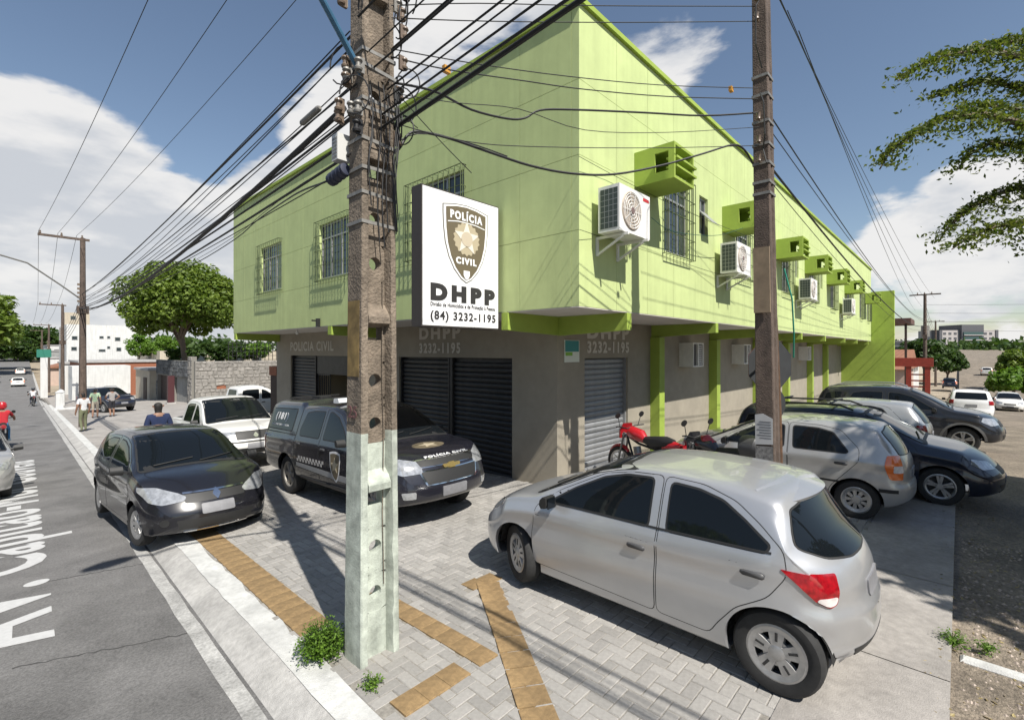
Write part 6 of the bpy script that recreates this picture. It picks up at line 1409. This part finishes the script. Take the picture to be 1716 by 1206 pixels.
house('corner_shop', 'low pink shop with tiled roof far along the avenue', 5.8, 112, 12, 124, -.2, m_wall_p, 'gable', [('x', 116, -1.8, 1.4, 1.0), ('x', 120, -1.8, 1.4, 1.0)])
for i, (x0, y0, x1, y1, z1, m, rf, lb) in enumerate([(6.2, 126, 14, 140, 1.2, m_wall_w, 'flat', 'white flat roofed house beyond the pink shop'), (7, 144, 16, 158, 2.6, m_wall_g, 'flat', 'grey two storey house farther down the avenue'), (8, 162, 18, 180, 2.0, m_wall_c, 'gable', 'cream house with tiled roof farther down the avenue'), (9, 186, 22, 206, 4.2, m_wall_w, 'flat', 'farthest white house down the avenue'), (14, 208, 20, 216, 15, m_wall_c, None, 'slim pale tower far behind the white block')]):
    house('far_house', lb, x0, y0, x1, y1, z1, m, rf, [('x', y0 + 3 + 4 * k, z1 - 2.2, 1.4, 1.1) for k in range(int((y1 - y0 - 2) / 4))] + [('y', x0 + 2 + 2.6 * k, z1 - 2.2, 1.2, 1.1) for k in range(int((x1 - x0 - 2) / 2.6))], group='houses far down the avenue')
# green shop sign and pylon on the avenue
sg2 = empty('shop_pylon', (3.4, 76, G(0, 76))); tag(sg2, 'slim white pylon sign with a green cap beside the avenue', 'sign'); mb = MB(); mb.box((-.3, -.1, 0), (.3, .1, 4.6)); mb.build('panel', m_wall_w, sg2); mb = MB(); mb.box((-.6, -.13, 4.61), (.6, .13, 5.5)); mb.build('cap', mat('sign_green', (.02, .16, .11), .6), sg2)
for i, (x, y) in enumerate(((3.2, 52), (3.6, 57), (4.6, 52.5), (5.6, 53))):
    o = empty('bollard', (x, y, G(x, y))); tag(o, ['first stout white bollard by the avenue kerb', 'second white bollard farther along the kerb', 'white bollard behind the first one', 'white bollard nearest the white wall'][i], 'bollard', 'white bollards on the pavement'); MB().box((-.22, -.22, -.1), (.22, .22, 1.25)).build('post', m_wall_w, o); mb = MB(); mb.add([(-.26, -.26, 1.251), (.26, -.26, 1.251), (.26, .26, 1.251), (-.26, .26, 1.251), (0, 0, 1.42)], [(0, 1, 4), (1, 2, 4), (2, 3, 4), (3, 0, 4), (3, 2, 1, 0)]); mb.build('cap', m_wall_w, o)
o = tag(MB().box((2.75, 49.2, G(3, 50) - .05), (5.6, 49.7, G(3, 50) + .16)).build('white_curb', m_wall_w), 'low white kerb bar crossing the pavement before the bollards', 'kerb')
# stone walls
def stone_wall(name, label, P, a0, a1, zb, zt, m, holes=(), seed=1, ch=.30, cw=.45):
    o = empty(name, P((a0 + a1) / 2, 0, zb)); tag(o, label, 'wall'); rr = random.Random(seed)
    def SBk(mb, nm, mm): q = mb.build(nm, mm, o); q.location = -o.location; return q
    def inh(a, z): return any(h[0] < a < h[1] and h[2] < z < h[3] for h in holes)
    mb = MB(); aa = sorted({a0, a1} | {q for h in holes for q in h[:2]}); zz = sorted({zb, zt} | {min(max(q, zb), zt) for h in holes for q in h[2:]})
    for p, q in zip(aa, aa[1:]):
        for r, s in zip(zz, zz[1:]):
            if not inh((p + q) / 2, (r + s) / 2): mb.box(P(p, .06, r), P(q, .4, s))
    SBk(mb, 'core', m_mort); z = zb; n = 0
    while z < zt - .08:
        h = min(rr.uniform(ch * .75, ch * 1.25), zt - z); a = a0 + rr.uniform(-.3, 0)
        while a < a1:
            w = rr.uniform(cw * .6, cw * 1.5); p, q = max(a, a0) + .015, min(a + w, a1) - .015
            if q > p + .08 and not inh((p + q) / 2, z + h / 2) and not inh(p, z + h / 2) and not inh(q, z + h / 2):
                d = rr.uniform(.0, .035); j = [rr.uniform(-.05, .05) for _ in range(8)]; mb = MB(); f0 = [P(p + .03 + j[0], d, z + .03 + j[1]), P(q - .03 + j[2], d, z + .03 + j[3]), P(q - .03 + j[4], d, z + h - .03 + j[5]), P(p + .03 + j[6], d, z + h - .03 + j[7])]; f1 = [P(p, .07, z + .01), P(q, .07, z + .01), P(q, .07, z + h - .01), P(p, .07, z + h - .01)]
                mb.add(f0 + f1, [(0, 1, 2, 3), (0, 4, 5, 1), (1, 5, 6, 2), (2, 6, 7, 3), (3, 7, 4, 0)]); SBk(mb, 'stone', m); n += 1
            a += w
        z += h
    return o
stone_wall('stone_wall', 'rough pale stone wall behind the white vehicles left of the building', lambda a, d, z: (a, 44 + d, z), 10.5, 17.0, -2.0, 1.72, m_stone, [(12.0, 12.7, -.6, -.15)], 3, .30, .42)
o = tag(MB().box((12.02, 44.10, -.58), (12.68, 44.2, -.17)).build('meter_niche', m_brickr), 'small rust red niche in the stone wall', 'niche')
stone_wall('garage_front', 'dark stone faced garage front between the gate and the stone wall', lambda a, d, z: (10.4 + d, a, z), 45.6, 57.5, -2.6, 1.72, m_stoned, [(46.2, 51.0, -3, .3), (52.6, 57.0, -3, .3)], 4, .34, .6)
stone_wall('stone_pillar', 'pale stone pillar at the corner of the garage under the tree', lambda a, d, z: (10.3 + d, a, z), 44.4, 45.5, -2.0, 2.1, m_stone, (), 6, .36, .5)
for i, (a0, a1, m, lb) in enumerate(((46.2, 51.0, m_wall_g, 'grey garage shutter beside the stone pillar'), (52.6, 57.0, m_dwood, 'dark wooden gate left of the garage'))):
    o = empty('garage_door', (10.75, a0, -2.2)); tag(o, lb, 'door')
    for k in range(8): w = (a1 - a0) / 8; MB().box((0, k * w + .01, 0), (.06, (k + 1) * w - .01, 2.5)).build('plank', m, o)
house('gate_lodge', 'cream and brown gate lodge next to the dark wooden gate', 10.0, 58, 14, 65, .6, m_wall_c, 'flat', (), [('x', 60, 1.4, 2.2, m_dwood)])
o = empty('maroon_post', (9.6, 47.5, G(9.6, 47.5))); tag(o, 'dark maroon steel post standing in front of the garage', 'post'); MB().box((-.22, -.22, 0), (.22, .22, 2.3)).build('post', mat('maroon', (.06, .015, .018), .6), o); MB().box((-.3, -.3, -.1), (.3, .3, .12)).build('foot', m_kerb, o)
lt = empty('lattice_fence', (15.2, 44.6, 1.73)); tag(lt, 'dark lattice fence on top of the stone wall beside the green facade', 'fence')
for k in range(14): MB().box((-2.2 + k * .32, 0, 0), (-2.16 + k * .32, .04, 1.6)).build('upright', m_black, lt)
for k in range(5): MB().box((-2.2, .042, k * .36 + .05), (2.0, .07, k * .36 + .09)).build('rail', m_black, lt)
house('far_flats', 'pale low flats with balcony rail beyond the stone wall', 14, 75, 30, 90, 2.6, m_wall_c, None, [('y', 16 + 2.4 * k, 1.0, 1.2, 1.1) for k in range(5)])
o = empty('brown_post', (7.55, 19.9, G(7.5, 19.9) - .1)); tag(o, 'tall dark gate post at the left end of the green building', 'gate post'); MB().box((-.12, -.3, 0), (.25, .35, 2.35)).build('post', m_dwood, o); MB().box((-.16, -.34, 2.351), (.29, .39, 2.7)).build('brick_cap', m_brickr, o)
house('back_building', 'lower rendered block behind the left end of the green building', 9.5, 19.6, 22, 24, 2.2, m_wall_g, None)
# ---- side street background
rg_ = empty('red_gate', (43.5, 2.6, G(43.5, 0))); tag(rg_, 'red steel gate frame beyond the green end wall', 'gate'); m_rg = mat('gate_red', (.26, .035, .022), .6, noise=.2, nscale=6)
for y, nm in ((0, 'post'), (2.6, 'post'), (-1.0, 'post')): MB().box((-.12, y - .14, -.2), (.12, y + .14, 3.1)).build(nm, m_rg, rg_)
MB().box((-.16, -1.3, 3.101), (.16, 3.4, 3.7)).build('lintel', m_rg, rg_)
for k in range(6): MB().box((-.04, -.85, .4 + k * .42), (.04, -.15, .5 + k * .42)).build('rung', m_rg, rg_)
pg = empty('pergola', (47, 4.5, G(47, 0))); tag(pg, 'brown roofed pergola on dark posts behind the red gate', 'pergola'); MB().box((-1.5, -1.9, 6.4), (2.5, 4.5, 6.8)).build('roof', mat('pergola_brown', (.10, .05, .04), .8), pg)
for x, y in ((-1.3, -1.6), (-1.3, 3.2)): MB().box((x - .07, y - .07, -.2), (x + .07, y + .07, 6.399)).build('post', m_dwood, pg)
house('pink_house', 'low pink house behind the red gate on the side street', 62, 4, 74, 14, .8, m_wall_p, 'gable', [('x', 6 + 2.4 * k, -1.2, 1.1, 1) for k in range(3)], [('y', 66, 1, 2.1, m_dwood)])
for i, (x0, y0, x1, y1, z1, m, lb) in enumerate([(80, 4.5, 95, 16, 1.8, m_wall_w, 'white low house down the side street'), (100, 5, 118, 18, 2.6, m_wall_c, 'cream house farther down the side street'), (125, 5, 150, 20, 4.5, m_wall_g, 'grey house on the far slope of the side street'), (150, -26, 175, -12, 5.5, m_wall_w, 'white house across the side street on the far slope')]):
    house('street_house', lb, x0, y0, x1, y1, z1, m, 'flat', [('x', y0 + 2 + 2.5 * k, z1 - 2, 1.2, 1) for k in range(4)] + [('y', x0 + 2 + 3 * k, z1 - 2, 1.2, 1) for k in range(4)], group='houses down the side street')
# apartment block
ab = onD(1623, 595, 270); tw = empty('apartment_block', (ab.x, ab.y, G(ab.x, 0) - 2)); tag(tw, 'distant apartment block with green glazed centre at the end of the side street', 'building')
e1 = RX; e2 = RY
def TB_(nm, a0, a1, z0, z1, d0, d1, m, par=None):
    mb = MB(); b = tw.location; g = lambda a, d, z: Vector((0, 0, 0)) + e1 * a + e2 * d + Vector((0, 0, z))
    mb.add([g(a0, d0, z0), g(a1, d0, z0), g(a1, d1, z0), g(a0, d1, z0), g(a0, d0, z1), g(a1, d0, z1), g(a1, d1, z1), g(a0, d1, z1)], [(3, 2, 1, 0), (4, 5, 6, 7), (0, 1, 5, 4), (1, 2, 6, 5), (2, 3, 7, 6), (3, 0, 4, 7)]); return mb.build(nm, m, par or tw)
ztop = onD(1623, 553, 270).z - tw.location.z; m_tg = mat('tower_glass_green', (.045, .085, .085), .3); m_td = mat('tower_dark', (.09, .09, .10), .7); m_tl = mat('tower_light', (.40, .37, .36), .8)
TB_('wing', -16.5, -5.2, 0, ztop, 0, 14, m_tl); TB_('wing', 7.2, 16.5, 0, ztop, 0, 14, m_tl); TB_('core', -5.19, 7.19, 0, ztop + 3, -1.5, 13, m_td)
for a0, a1 in ((-16.6, -15), (15, 16.6)): TB_('edge_pier', a0, a1, 0, ztop + .1, -.3, 5, m_td)
for k in range(6):
    z = ztop - 2.6 - k * 2.75
    f = TB_('balcony_band', -4.5, 6.5, z, z + 1.5, -1.9, -1.51, m_tg); TB_('balcony_rail', -4.5, 6.5, z - .5, z - .05, -2.3, -1.91, m_tl, f)
    for a in (-13.5, -10.5, -7.5, 9.5, 12.5): TB_('window', a - .8, a + .8, z, z + 1.3, -.1, -.01, m_td)
# ---- unseen houses and trees added across both streets to darken car window reflections
for i, (x0, y0, x1, y1, z1, m, rf, lb) in enumerate([(-24, -14, -14.5, -2, 4.2, m_wall_c, 'gable', 'unseen cream house added across the avenue for reflections'), (-26, 2, -14.5, 16, 6.5, m_wall_w, 'flat', 'unseen white two storey house added across the avenue for reflections'), (-25, 19, -14.5, 36, 3.6, m_wall_p, 'gable', 'unseen pink house added across the avenue for reflections'), (2, -30, 16, -19, 4.6, m_wall_g, 'flat', 'unseen grey house added across the side street for reflections'), (19, -30, 40, -19, 6.0, m_wall_c, 'flat', 'unseen cream two storey house added across the side street for reflections')]):
    house('reflected_house', lb, x0, y0, x1, y1, z1, m, rf, [('X', y0 + 2 + 3 * k, 1, 1.4, 1.2) for k in range(int((y1 - y0 - 2) / 3))] + [('Y', x0 + 2 + 3 * k, 1, 1.4, 1.2) for k in range(int((x1 - x0 - 2) / 3))], group='unseen houses added for reflections')
tree('leafy_tree', 'unseen tree added across the avenue for reflections', (-13, 9, 0), 3, (-13, 9, 5.5), (3.6, 3.6, 2.6), 60, 60, .22, L_mid, 'street trees opposite', .2, 61); tree('leafy_tree', 'unseen tree added across the avenue near the corner for reflections', (-12.5, -4, 0), 3, (-12.5, -4, 5.2), (3.2, 3.2, 2.4), 60, 60, .22, L_dark, 'street trees opposite', .2, 62)
tree('leafy_tree', 'unseen tree added across the side street for reflections', (2.5, -14, 0), 3, (2.5, -14, 5.0), (3.2, 3.2, 2.4), 60, 60, .22, L_dark, 'street trees opposite', .2, 63)
# small lamp and flag holder on the facade
q = onX(498, 563, XL + .4); mb = MB(); mb.lathe([(0, -.10), (.04, -.09), (.05, -.05), (.03, 0), (.02, .03)], (q.x, q.y, ZE - .05), 'Z', 12); tag(mb.build('bulb', mat('bulb_glass', (.7, .7, .68), .2), None, smooth=True), 'small bare white bulb under the overhang left of the lettering', 'bulb')
q = onX(536, 540, XL); o = empty('wall_bracket', (XL, q.y, q.z)); tag(o, 'small dark bracket on the facade above the left beam', 'bracket'); MB().box((-.10, -.03, -.12), (-.002, .03, .10)).build('plate', m_black, o); MB().box((-.22, -.015, .02), (-.101, .015, .06)).build('arm', m_black, o)
# ================================================================ people and motorcycles
m_skin = mat('skin', (.24, .13, .085), .6); m_hair = mat('hair', (.012, .010, .009), .7)
def person(label, loc, face, shirt, pants, skirt_h=.0, h=1.72, arms='down', shoes=m_black, walk=.12, seat=False, sleeves=.6, helmet=None, lean=0.0):
    """one continuous skinned body; local +y is forward"""
    k = h / 1.75; J = {'pel': (0, 0, .95), 'wst': (0, .0, 1.10), 'chs': (0, .01, 1.32), 'nck': (0, -.005, 1.49), 'hd0': (0, .015, 1.56), 'hd1': (0, .02, 1.66), 'hd2': (0, .01, 1.74)}
    J.update({'shL': (.17, 0, 1.43), 'elL': (.24, -.03, 1.15), 'wrL': (.25, .05, .92), 'haL': (.25, .09, .82), 'shR': (-.17, 0, 1.43), 'elR': (-.24, -.03, 1.15), 'wrR': (-.25, .05, .92), 'haR': (-.25, .09, .82)})
    J.update({'hpL': (.09, 0, .90), 'knL': (.10, walk * .8 + .02, .50), 'anL': (.10, walk * .8 - .03, .09), 'ftL': (.11, walk + .13, .04), 'hpR': (-.09, 0, .90), 'knR': (-.10, -walk * .4 + .04, .50), 'anR': (-.10, -walk - .05, .10), 'ftR': (-.11, -walk + .12, .04)})
    if arms == 'hips': J.update({'elL': (.36, -.06, 1.18), 'wrL': (.20, .10, 1.04), 'haL': (.14, .14, 1.02), 'elR': (-.36, -.06, 1.18), 'wrR': (-.20, .10, 1.04), 'haR': (-.14, .14, 1.02)})
    if seat:
        J.update({'knL': (.16, .40, .80), 'anL': (.17, .18, .38), 'ftL': (.18, .32, .32), 'knR': (-.16, .40, .80), 'anR': (-.17, .18, .38), 'ftR': (-.18, .32, .32), 'elL': (.30, .22, 1.22), 'wrL': (.33, .46, 1.10), 'haL': (.32, .55, 1.08), 'elR': (-.30, .22, 1.22), 'wrR': (-.33, .46, 1.10), 'haR': (-.32, .55, 1.08)})
    rad = dict(pel=.145, wst=.125, chs=.155, nck=.058, hd0=.070, hd1=.098, hd2=.062, shL=.075, elL=.048, wrL=.034, haL=.030, hpL=.095, knL=.062, anL=.040, ftL=.036)
    for q in list(rad):
        if q.endswith('L'): rad[q[:-1] + 'R'] = rad[q]
    names = list(J); idx = {n: i for i, n in enumerate(names)}
    E = [('pel', 'wst'), ('wst', 'chs'), ('chs', 'nck'), ('nck', 'hd0'), ('hd0', 'hd1'), ('hd1', 'hd2'), ('chs', 'shL'), ('shL', 'elL'), ('elL', 'wrL'), ('wrL', 'haL'), ('chs', 'shR'), ('shR', 'elR'), ('elR', 'wrR'), ('wrR', 'haR'), ('pel', 'hpL'), ('hpL', 'knL'), ('knL', 'anL'), ('anL', 'ftL'), ('pel', 'hpR'), ('hpR', 'knR'), ('knR', 'anR'), ('anR', 'ftR')]
    def lean_(p): y = p[1] + max(0, p[2] - .95) * lean; return (p[0] * k, y * k, p[2] * k)
    me = bpy.data.meshes.new('tmp'); me.from_pydata([lean_(J[n]) for n in names], [(idx[a], idx[b]) for a, b in E], []); o = bpy.data.objects.new('tmp', me); COL.objects.link(o)
    sk = o.modifiers.new('skin', 'SKIN'); sk.use_smooth_shade = True
    for n in names: v = me.skin_vertices[0].data[idx[n]]; rx = rad[n] * k; v.radius = (rx, rx * (.72 if n in ('chs', 'wst') else 1)); v.use_root = (n == 'pel')
    sb = o.modifiers.new('sub', 'SUBSURF'); sb.levels = 2; sb.render_levels = 2
    dg = bpy.context.evaluated_depsgraph_get(); dg.update(); m2 = bpy.data.meshes.new_from_object(o.evaluated_get(dg)); bpy.data.objects.remove(o); m2.name = 'body'; m2.materials.clear()
    for m in (m_skin, shirt, pants, m_hair, shoes): m2.materials.append(m)
    JP = {n: Vector(lean_(J[n])) for n in names}
    def near(p):
        best = None
        for a, b in E:
            A_, B_ = JP[a], JP[b]; d = B_ - A_; t = max(0, min(1, (p - A_).dot(d) / d.length_squared)); L = (p - A_ - d * t).length
            if best is None or L < best[0]: best = (L, a, b, t)
        return best
    for f in m2.polygons:
        _, a, b, t = near(f.center); mi = 1
        if b in ('hd1', 'hd2') or (b == 'hd0' and t > .3): mi = 3 if (f.center.z > JP['hd1'].z - .01 or f.center.y < JP['hd1'].y - .02) else 0
        elif b in ('nck', 'hd0'): mi = 0 if (b == 'hd0' or t > .8) else 1
        elif b[:2] == 'el': mi = 1 if t < sleeves else 0
        elif b[:2] in ('wr', 'ha'): mi = 0
        elif b[:2] in ('hp', 'kn'): mi = 2 if (b[:2] == 'hp' or t < (.95 if skirt_h else 1.1)) else 0
        elif b[:2] == 'an': mi = 0 if skirt_h else 2
        elif b[:2] == 'ft': mi = 4
        elif b == 'wst' and t < .15: mi = 2
        f.material_index = mi; f.use_smooth = True
    root = empty('person', loc, face); tag(root, label, 'person'); body = link('body', m2, root)
    # face, ears, hands
    hc = JP['hd1']; mb = MB(); s = k
    mb.add([hc + Vector((-.014, .085, -.02)) * s, hc + Vector((.014, .085, -.02)) * s, hc + Vector((0, .118, -.025)) * s, hc + Vector((0, .09, .025)) * s], [(0, 1, 2), (1, 3, 2), (3, 0, 2)])
    for sd in (-1, 1): mb.tube([hc + Vector((sd * .092, -.005, -.02)) * s, hc + Vector((sd * .097, -.012, .015)) * s], .013 * s, 6)
    mb.build('face_features', m_skin, body); mb = MB()
    for sd in (-1, 1): mb.tube([hc + Vector((sd * .035, .082, .012)) * s, hc + Vector((sd * .035, .092, .012)) * s], .010 * s, 6)
    mb.box(hc + Vector((-.028, .078, -.062)) * s, hc + Vector((.028, .090, -.055)) * s); mb.build('eyes_and_mouth', m_hair, body)
    for sd in ('L', 'R'):
        hp = JP['ha' + sd]; wd = (hp - JP['wr' + sd]).normalized(); sx = Vector((1, 0, 0)) if sd == 'L' else Vector((-1, 0, 0)); pv = wd.cross(sx).normalized(); mb = MB()
        for q, L in enumerate((.062, .07, .066, .052)): b0 = hp + pv * (q - 1.5) * .017; mb.tube([b0 - wd * .01, b0 + wd * L * .5, b0 + wd * L * .9 - sx * .02], [.009, .0085, .006], 6)
        b0 = hp - pv * .03 - wd * .02; mb.tube([b0, b0 - pv * .025 + wd * .025, b0 - pv * .03 + wd * .05], [.010, .009, .006], 6); mb.build('hand', m_skin, body)
    if helmet:
        mb = MB(); mb.lathe([(0, .16), (.07, .145), (.115, .09), (.13, .01), (.125, -.06), (.10, -.11)], hc + Vector((0, .0, .01)), 'Z', 16); mb.build('helmet', helmet, root, smooth=True)
    return root
def shirt(n, c): return mat('cloth_' + n, c, .9, noise=.12, nscale=12)
person('man in a navy shirt seen from behind, standing beyond the black hatchback', (2.42, 13.1, G(2.4, 13.1)), 0.05, shirt('navy', (.012, .022, .065)), shirt('darkjean', (.03, .035, .05)), arms='down', walk=.03, sleeves=.75, h=1.8)
person('pedestrian in a grey shirt and dark shorts with hands on hips on the pavement', (4.55, 36.9, G(4.5, 36.9)), .2, shirt('grey', (.28, .26, .25)), shirt('black', (.02, .02, .025)), 1, arms='hips', walk=.06, sleeves=.6)
person('pedestrian in a pale green shirt standing between the others', (3.78, 36.8, G(3.8, 36.8)), -.2, shirt('palegreen', (.30, .40, .27)), shirt('beige', (.34, .30, .24)), 1, walk=.08)
person('pedestrian in a white shirt beside the foot of the lamp pole', (2.50, 28.2, G(2.5, 28.2)), .4, shirt('white', (.55, .55, .56)), shirt('olive', (.13, .14, .08)), 0, walk=.05)
m_seat = mat('motorcycle_seat', (.015, .015, .016), .6); m_eng = mat('engine_metal', (.22, .22, .22), .4, metal=.8)
def motorcycle(label, loc, rz, pm, steer=.25):
    o = empty('motorcycle', loc, rz); tag(o, label, 'motorcycle')
    for x, nm in ((.62, 'wheel'), (-.62, 'wheel')):
        w = empty(nm, (x, 0, .30), steer if x > 0 else 0, o); mb = MB(); mb.lathe([(.235, -.035), (.275, -.045), (.30, -.02), (.30, .02), (.275, .045), (.235, .035)], n=28, closed=True); mb.build('tyre', m_tyre, w, smooth=True)
        mb = MB(); mb.lathe([(.215, -.02), (.238, -.03), (.238, .03), (.215, .02)], n=28, closed=True); mb.lathe([(0, -.05), (.05, -.05), (.05, .05), (0, .05)], n=12)
        for i in range(10): a = i * .628; mb.bar((.04 * math.cos(a), 0, .04 * math.sin(a)), (.22 * math.cos(a), 0, .22 * math.sin(a)), .012)
        mb.build('rim', m_rim, w)
    mb = MB(); mb.tube([(.42, 0, .85), (.1, 0, .74), (-.35, 0, .70), (-.75, 0, .80)], .025, 8); mb.tube([(.42, 0, .82), (.22, 0, .35), (-.2, 0, .30), (-.35, 0, .68)], .022, 8)
    for s in (-1, 1): mb.tube([(-.62, s * .08, .30), (-.15, s * .08, .36)], .02, 8); mb.tube([(-.62, s * .10, .32), (-.5, s * .11, .70)], .022, 8)
    mb.build('frame', m_trim, o)
    mb = MB(); mb.lathe([(0, -.14), (.09, -.13), (.11, 0), (.09, .13), (0, .14)], (.02, 0, .42), 'Y', 12); mb.box((-.12, -.10, .28), (.18, .10, .48)); mb.tube([(.1, 0, .45), (.16, 0, .68)], .075, 10); mb.build('engine', m_eng, o)
    mb = MB(); mb.tube([(.15, -.1, .5), (.22, -.14, .28), (-.1, -.16, .26), (-.75, -.16, .36)], [.02, .02, .022, .045], 8); mb.build('exhaust', m_chr, o, smooth=True)
    mb = MB(); mb.tube([(.40, 0, .90), (.28, 0, .93), (.05, 0, .90), (-.10, 0, .82)], [.05, .13, .125, .06], 12); mb.build('tank', pm, o, smooth=True)
    mb = MB(); mb.tube([(-.06, 0, .84), (-.3, 0, .83), (-.6, 0, .88), (-.78, 0, .91)], [.07, .12, .11, .05], 10); mb.build('seat', m_seat, o, smooth=True)
    mb = MB(); mb.tube([(-.55, 0, .78), (-.8, 0, .84), (-.98, 0, .86)], [.08, .09, .03], 10); mb.build('tail', pm, o, smooth=True); mb = MB(); mb.box((-1.0, -.06, .82), (-.96, .06, .89)); mb.build('tail_light', m_red, o)
    mb = MB()
    for s in (-1, 1): mb.tube([(.44, s * .07, .92), (.62, s * .075, .30)], .02, 8)
    mb.build('fork', m_eng, o); mb = MB(); mb.tube([(.62 + .33 * math.cos(a), 0, .30 + .33 * math.sin(a)) for a in np.linspace(.3, 2.3, 9)], .035, 6); mb.build('front_mudguard', pm, o, smooth=True)
    mb = MB(); mb.tube([(.34, -.36, 1.06), (.42, -.2, 1.04), (.44, 0, .99), (.42, .2, 1.04), (.34, .36, 1.06)], .013, 8); mb.build('handlebar', m_trim, o)
    mb = MB(); mb.tube([(.46, 0, .92), (.54, 0, .92), (.60, 0, .91)], [.11, .10, .085], 14); mb.build('headlight', m_lamp, o, smooth=True)
    mb = MB(); mb.prism([(-.13, .80), (.13, .80), (.16, .95), (.10, 1.10), (-.10, 1.10), (-.16, .95)], lambda y, z: (.50 - (z - .9) * .3, y, z), lambda y, z: (.46 - (z - .9) * .3, y, z)); mb.build('headlight_cowl', pm, o)
    for s in (-1, 1):
        mb = MB(); mb.tube([(.38, s * .24, 1.05), (.36, s * .30, 1.26)], .007, 6); mb.tube([(.35, s * .31, 1.27), (.365, s * .31, 1.275)], .06, 12); mb.build('mirror', m_trim, o)
    mb = MB(); mb.bar((-.1, .1, .3), (-.2, .3, .02), .02); mb.build('side_stand', m_trim, o); return o
m_mred = paint('motorcycle_red', (.40, .012, .018), rough=.3); m_mdk = paint('motorcycle_dark', (.02, .02, .024), rough=.3)
motorcycle('bright red motorcycle by the grey shutter behind the silver hatchback roof', (8.46, 4.46, -.03), R(72), m_mred)
b = motorcycle('dark motorcycle with red tank panel between the brown pole and the shutter', (8.16, 3.0, 0), R(68), m_mdk); mb = MB(); mb.tube([(.30, 0, .98), (.15, 0, .99), (.0, 0, .95)], [.06, .105, .06], 12); mb.build('tank_panel', m_mred, b, smooth=True)
mb = MB(); mb.tube([(-.55, 0, 1.0), (-.62, 0, 1.02), (-.85, 0, 1.04), (-.98, 0, 1.0)], [.10, .19, .18, .08], 14); mb.build('top_box', mat('top_box_grey', (.06, .06, .062), .45), b, smooth=True)
# riders on the avenue
z = G(0, 62) + ROADZ; motorcycle('small motorcycle ridden away down the avenue', (2.05, 62, z), R(92), m_mdk, 0); person('motorcyclist in a white shirt riding away down the avenue', (2.05, 61.75, z - .08), 0, shirt('white', (.55, .55, .56)), shirt('darkjean', (.03, .035, .05)), seat=True, helmet=m_mdk, h=1.72)
z = G(0, 26) + ROADZ; motorcycle('red motorcycle at the left edge on the avenue', (.05, 26, z), R(92), m_mred, 0); person('motorcyclist in red with blue trousers at the left edge of the picture', (.05, 25.75, z - .08), 0, shirt('red', (.42, .02, .03)), shirt('blue', (.06, .22, .42)), seat=True, helmet=m_mred)
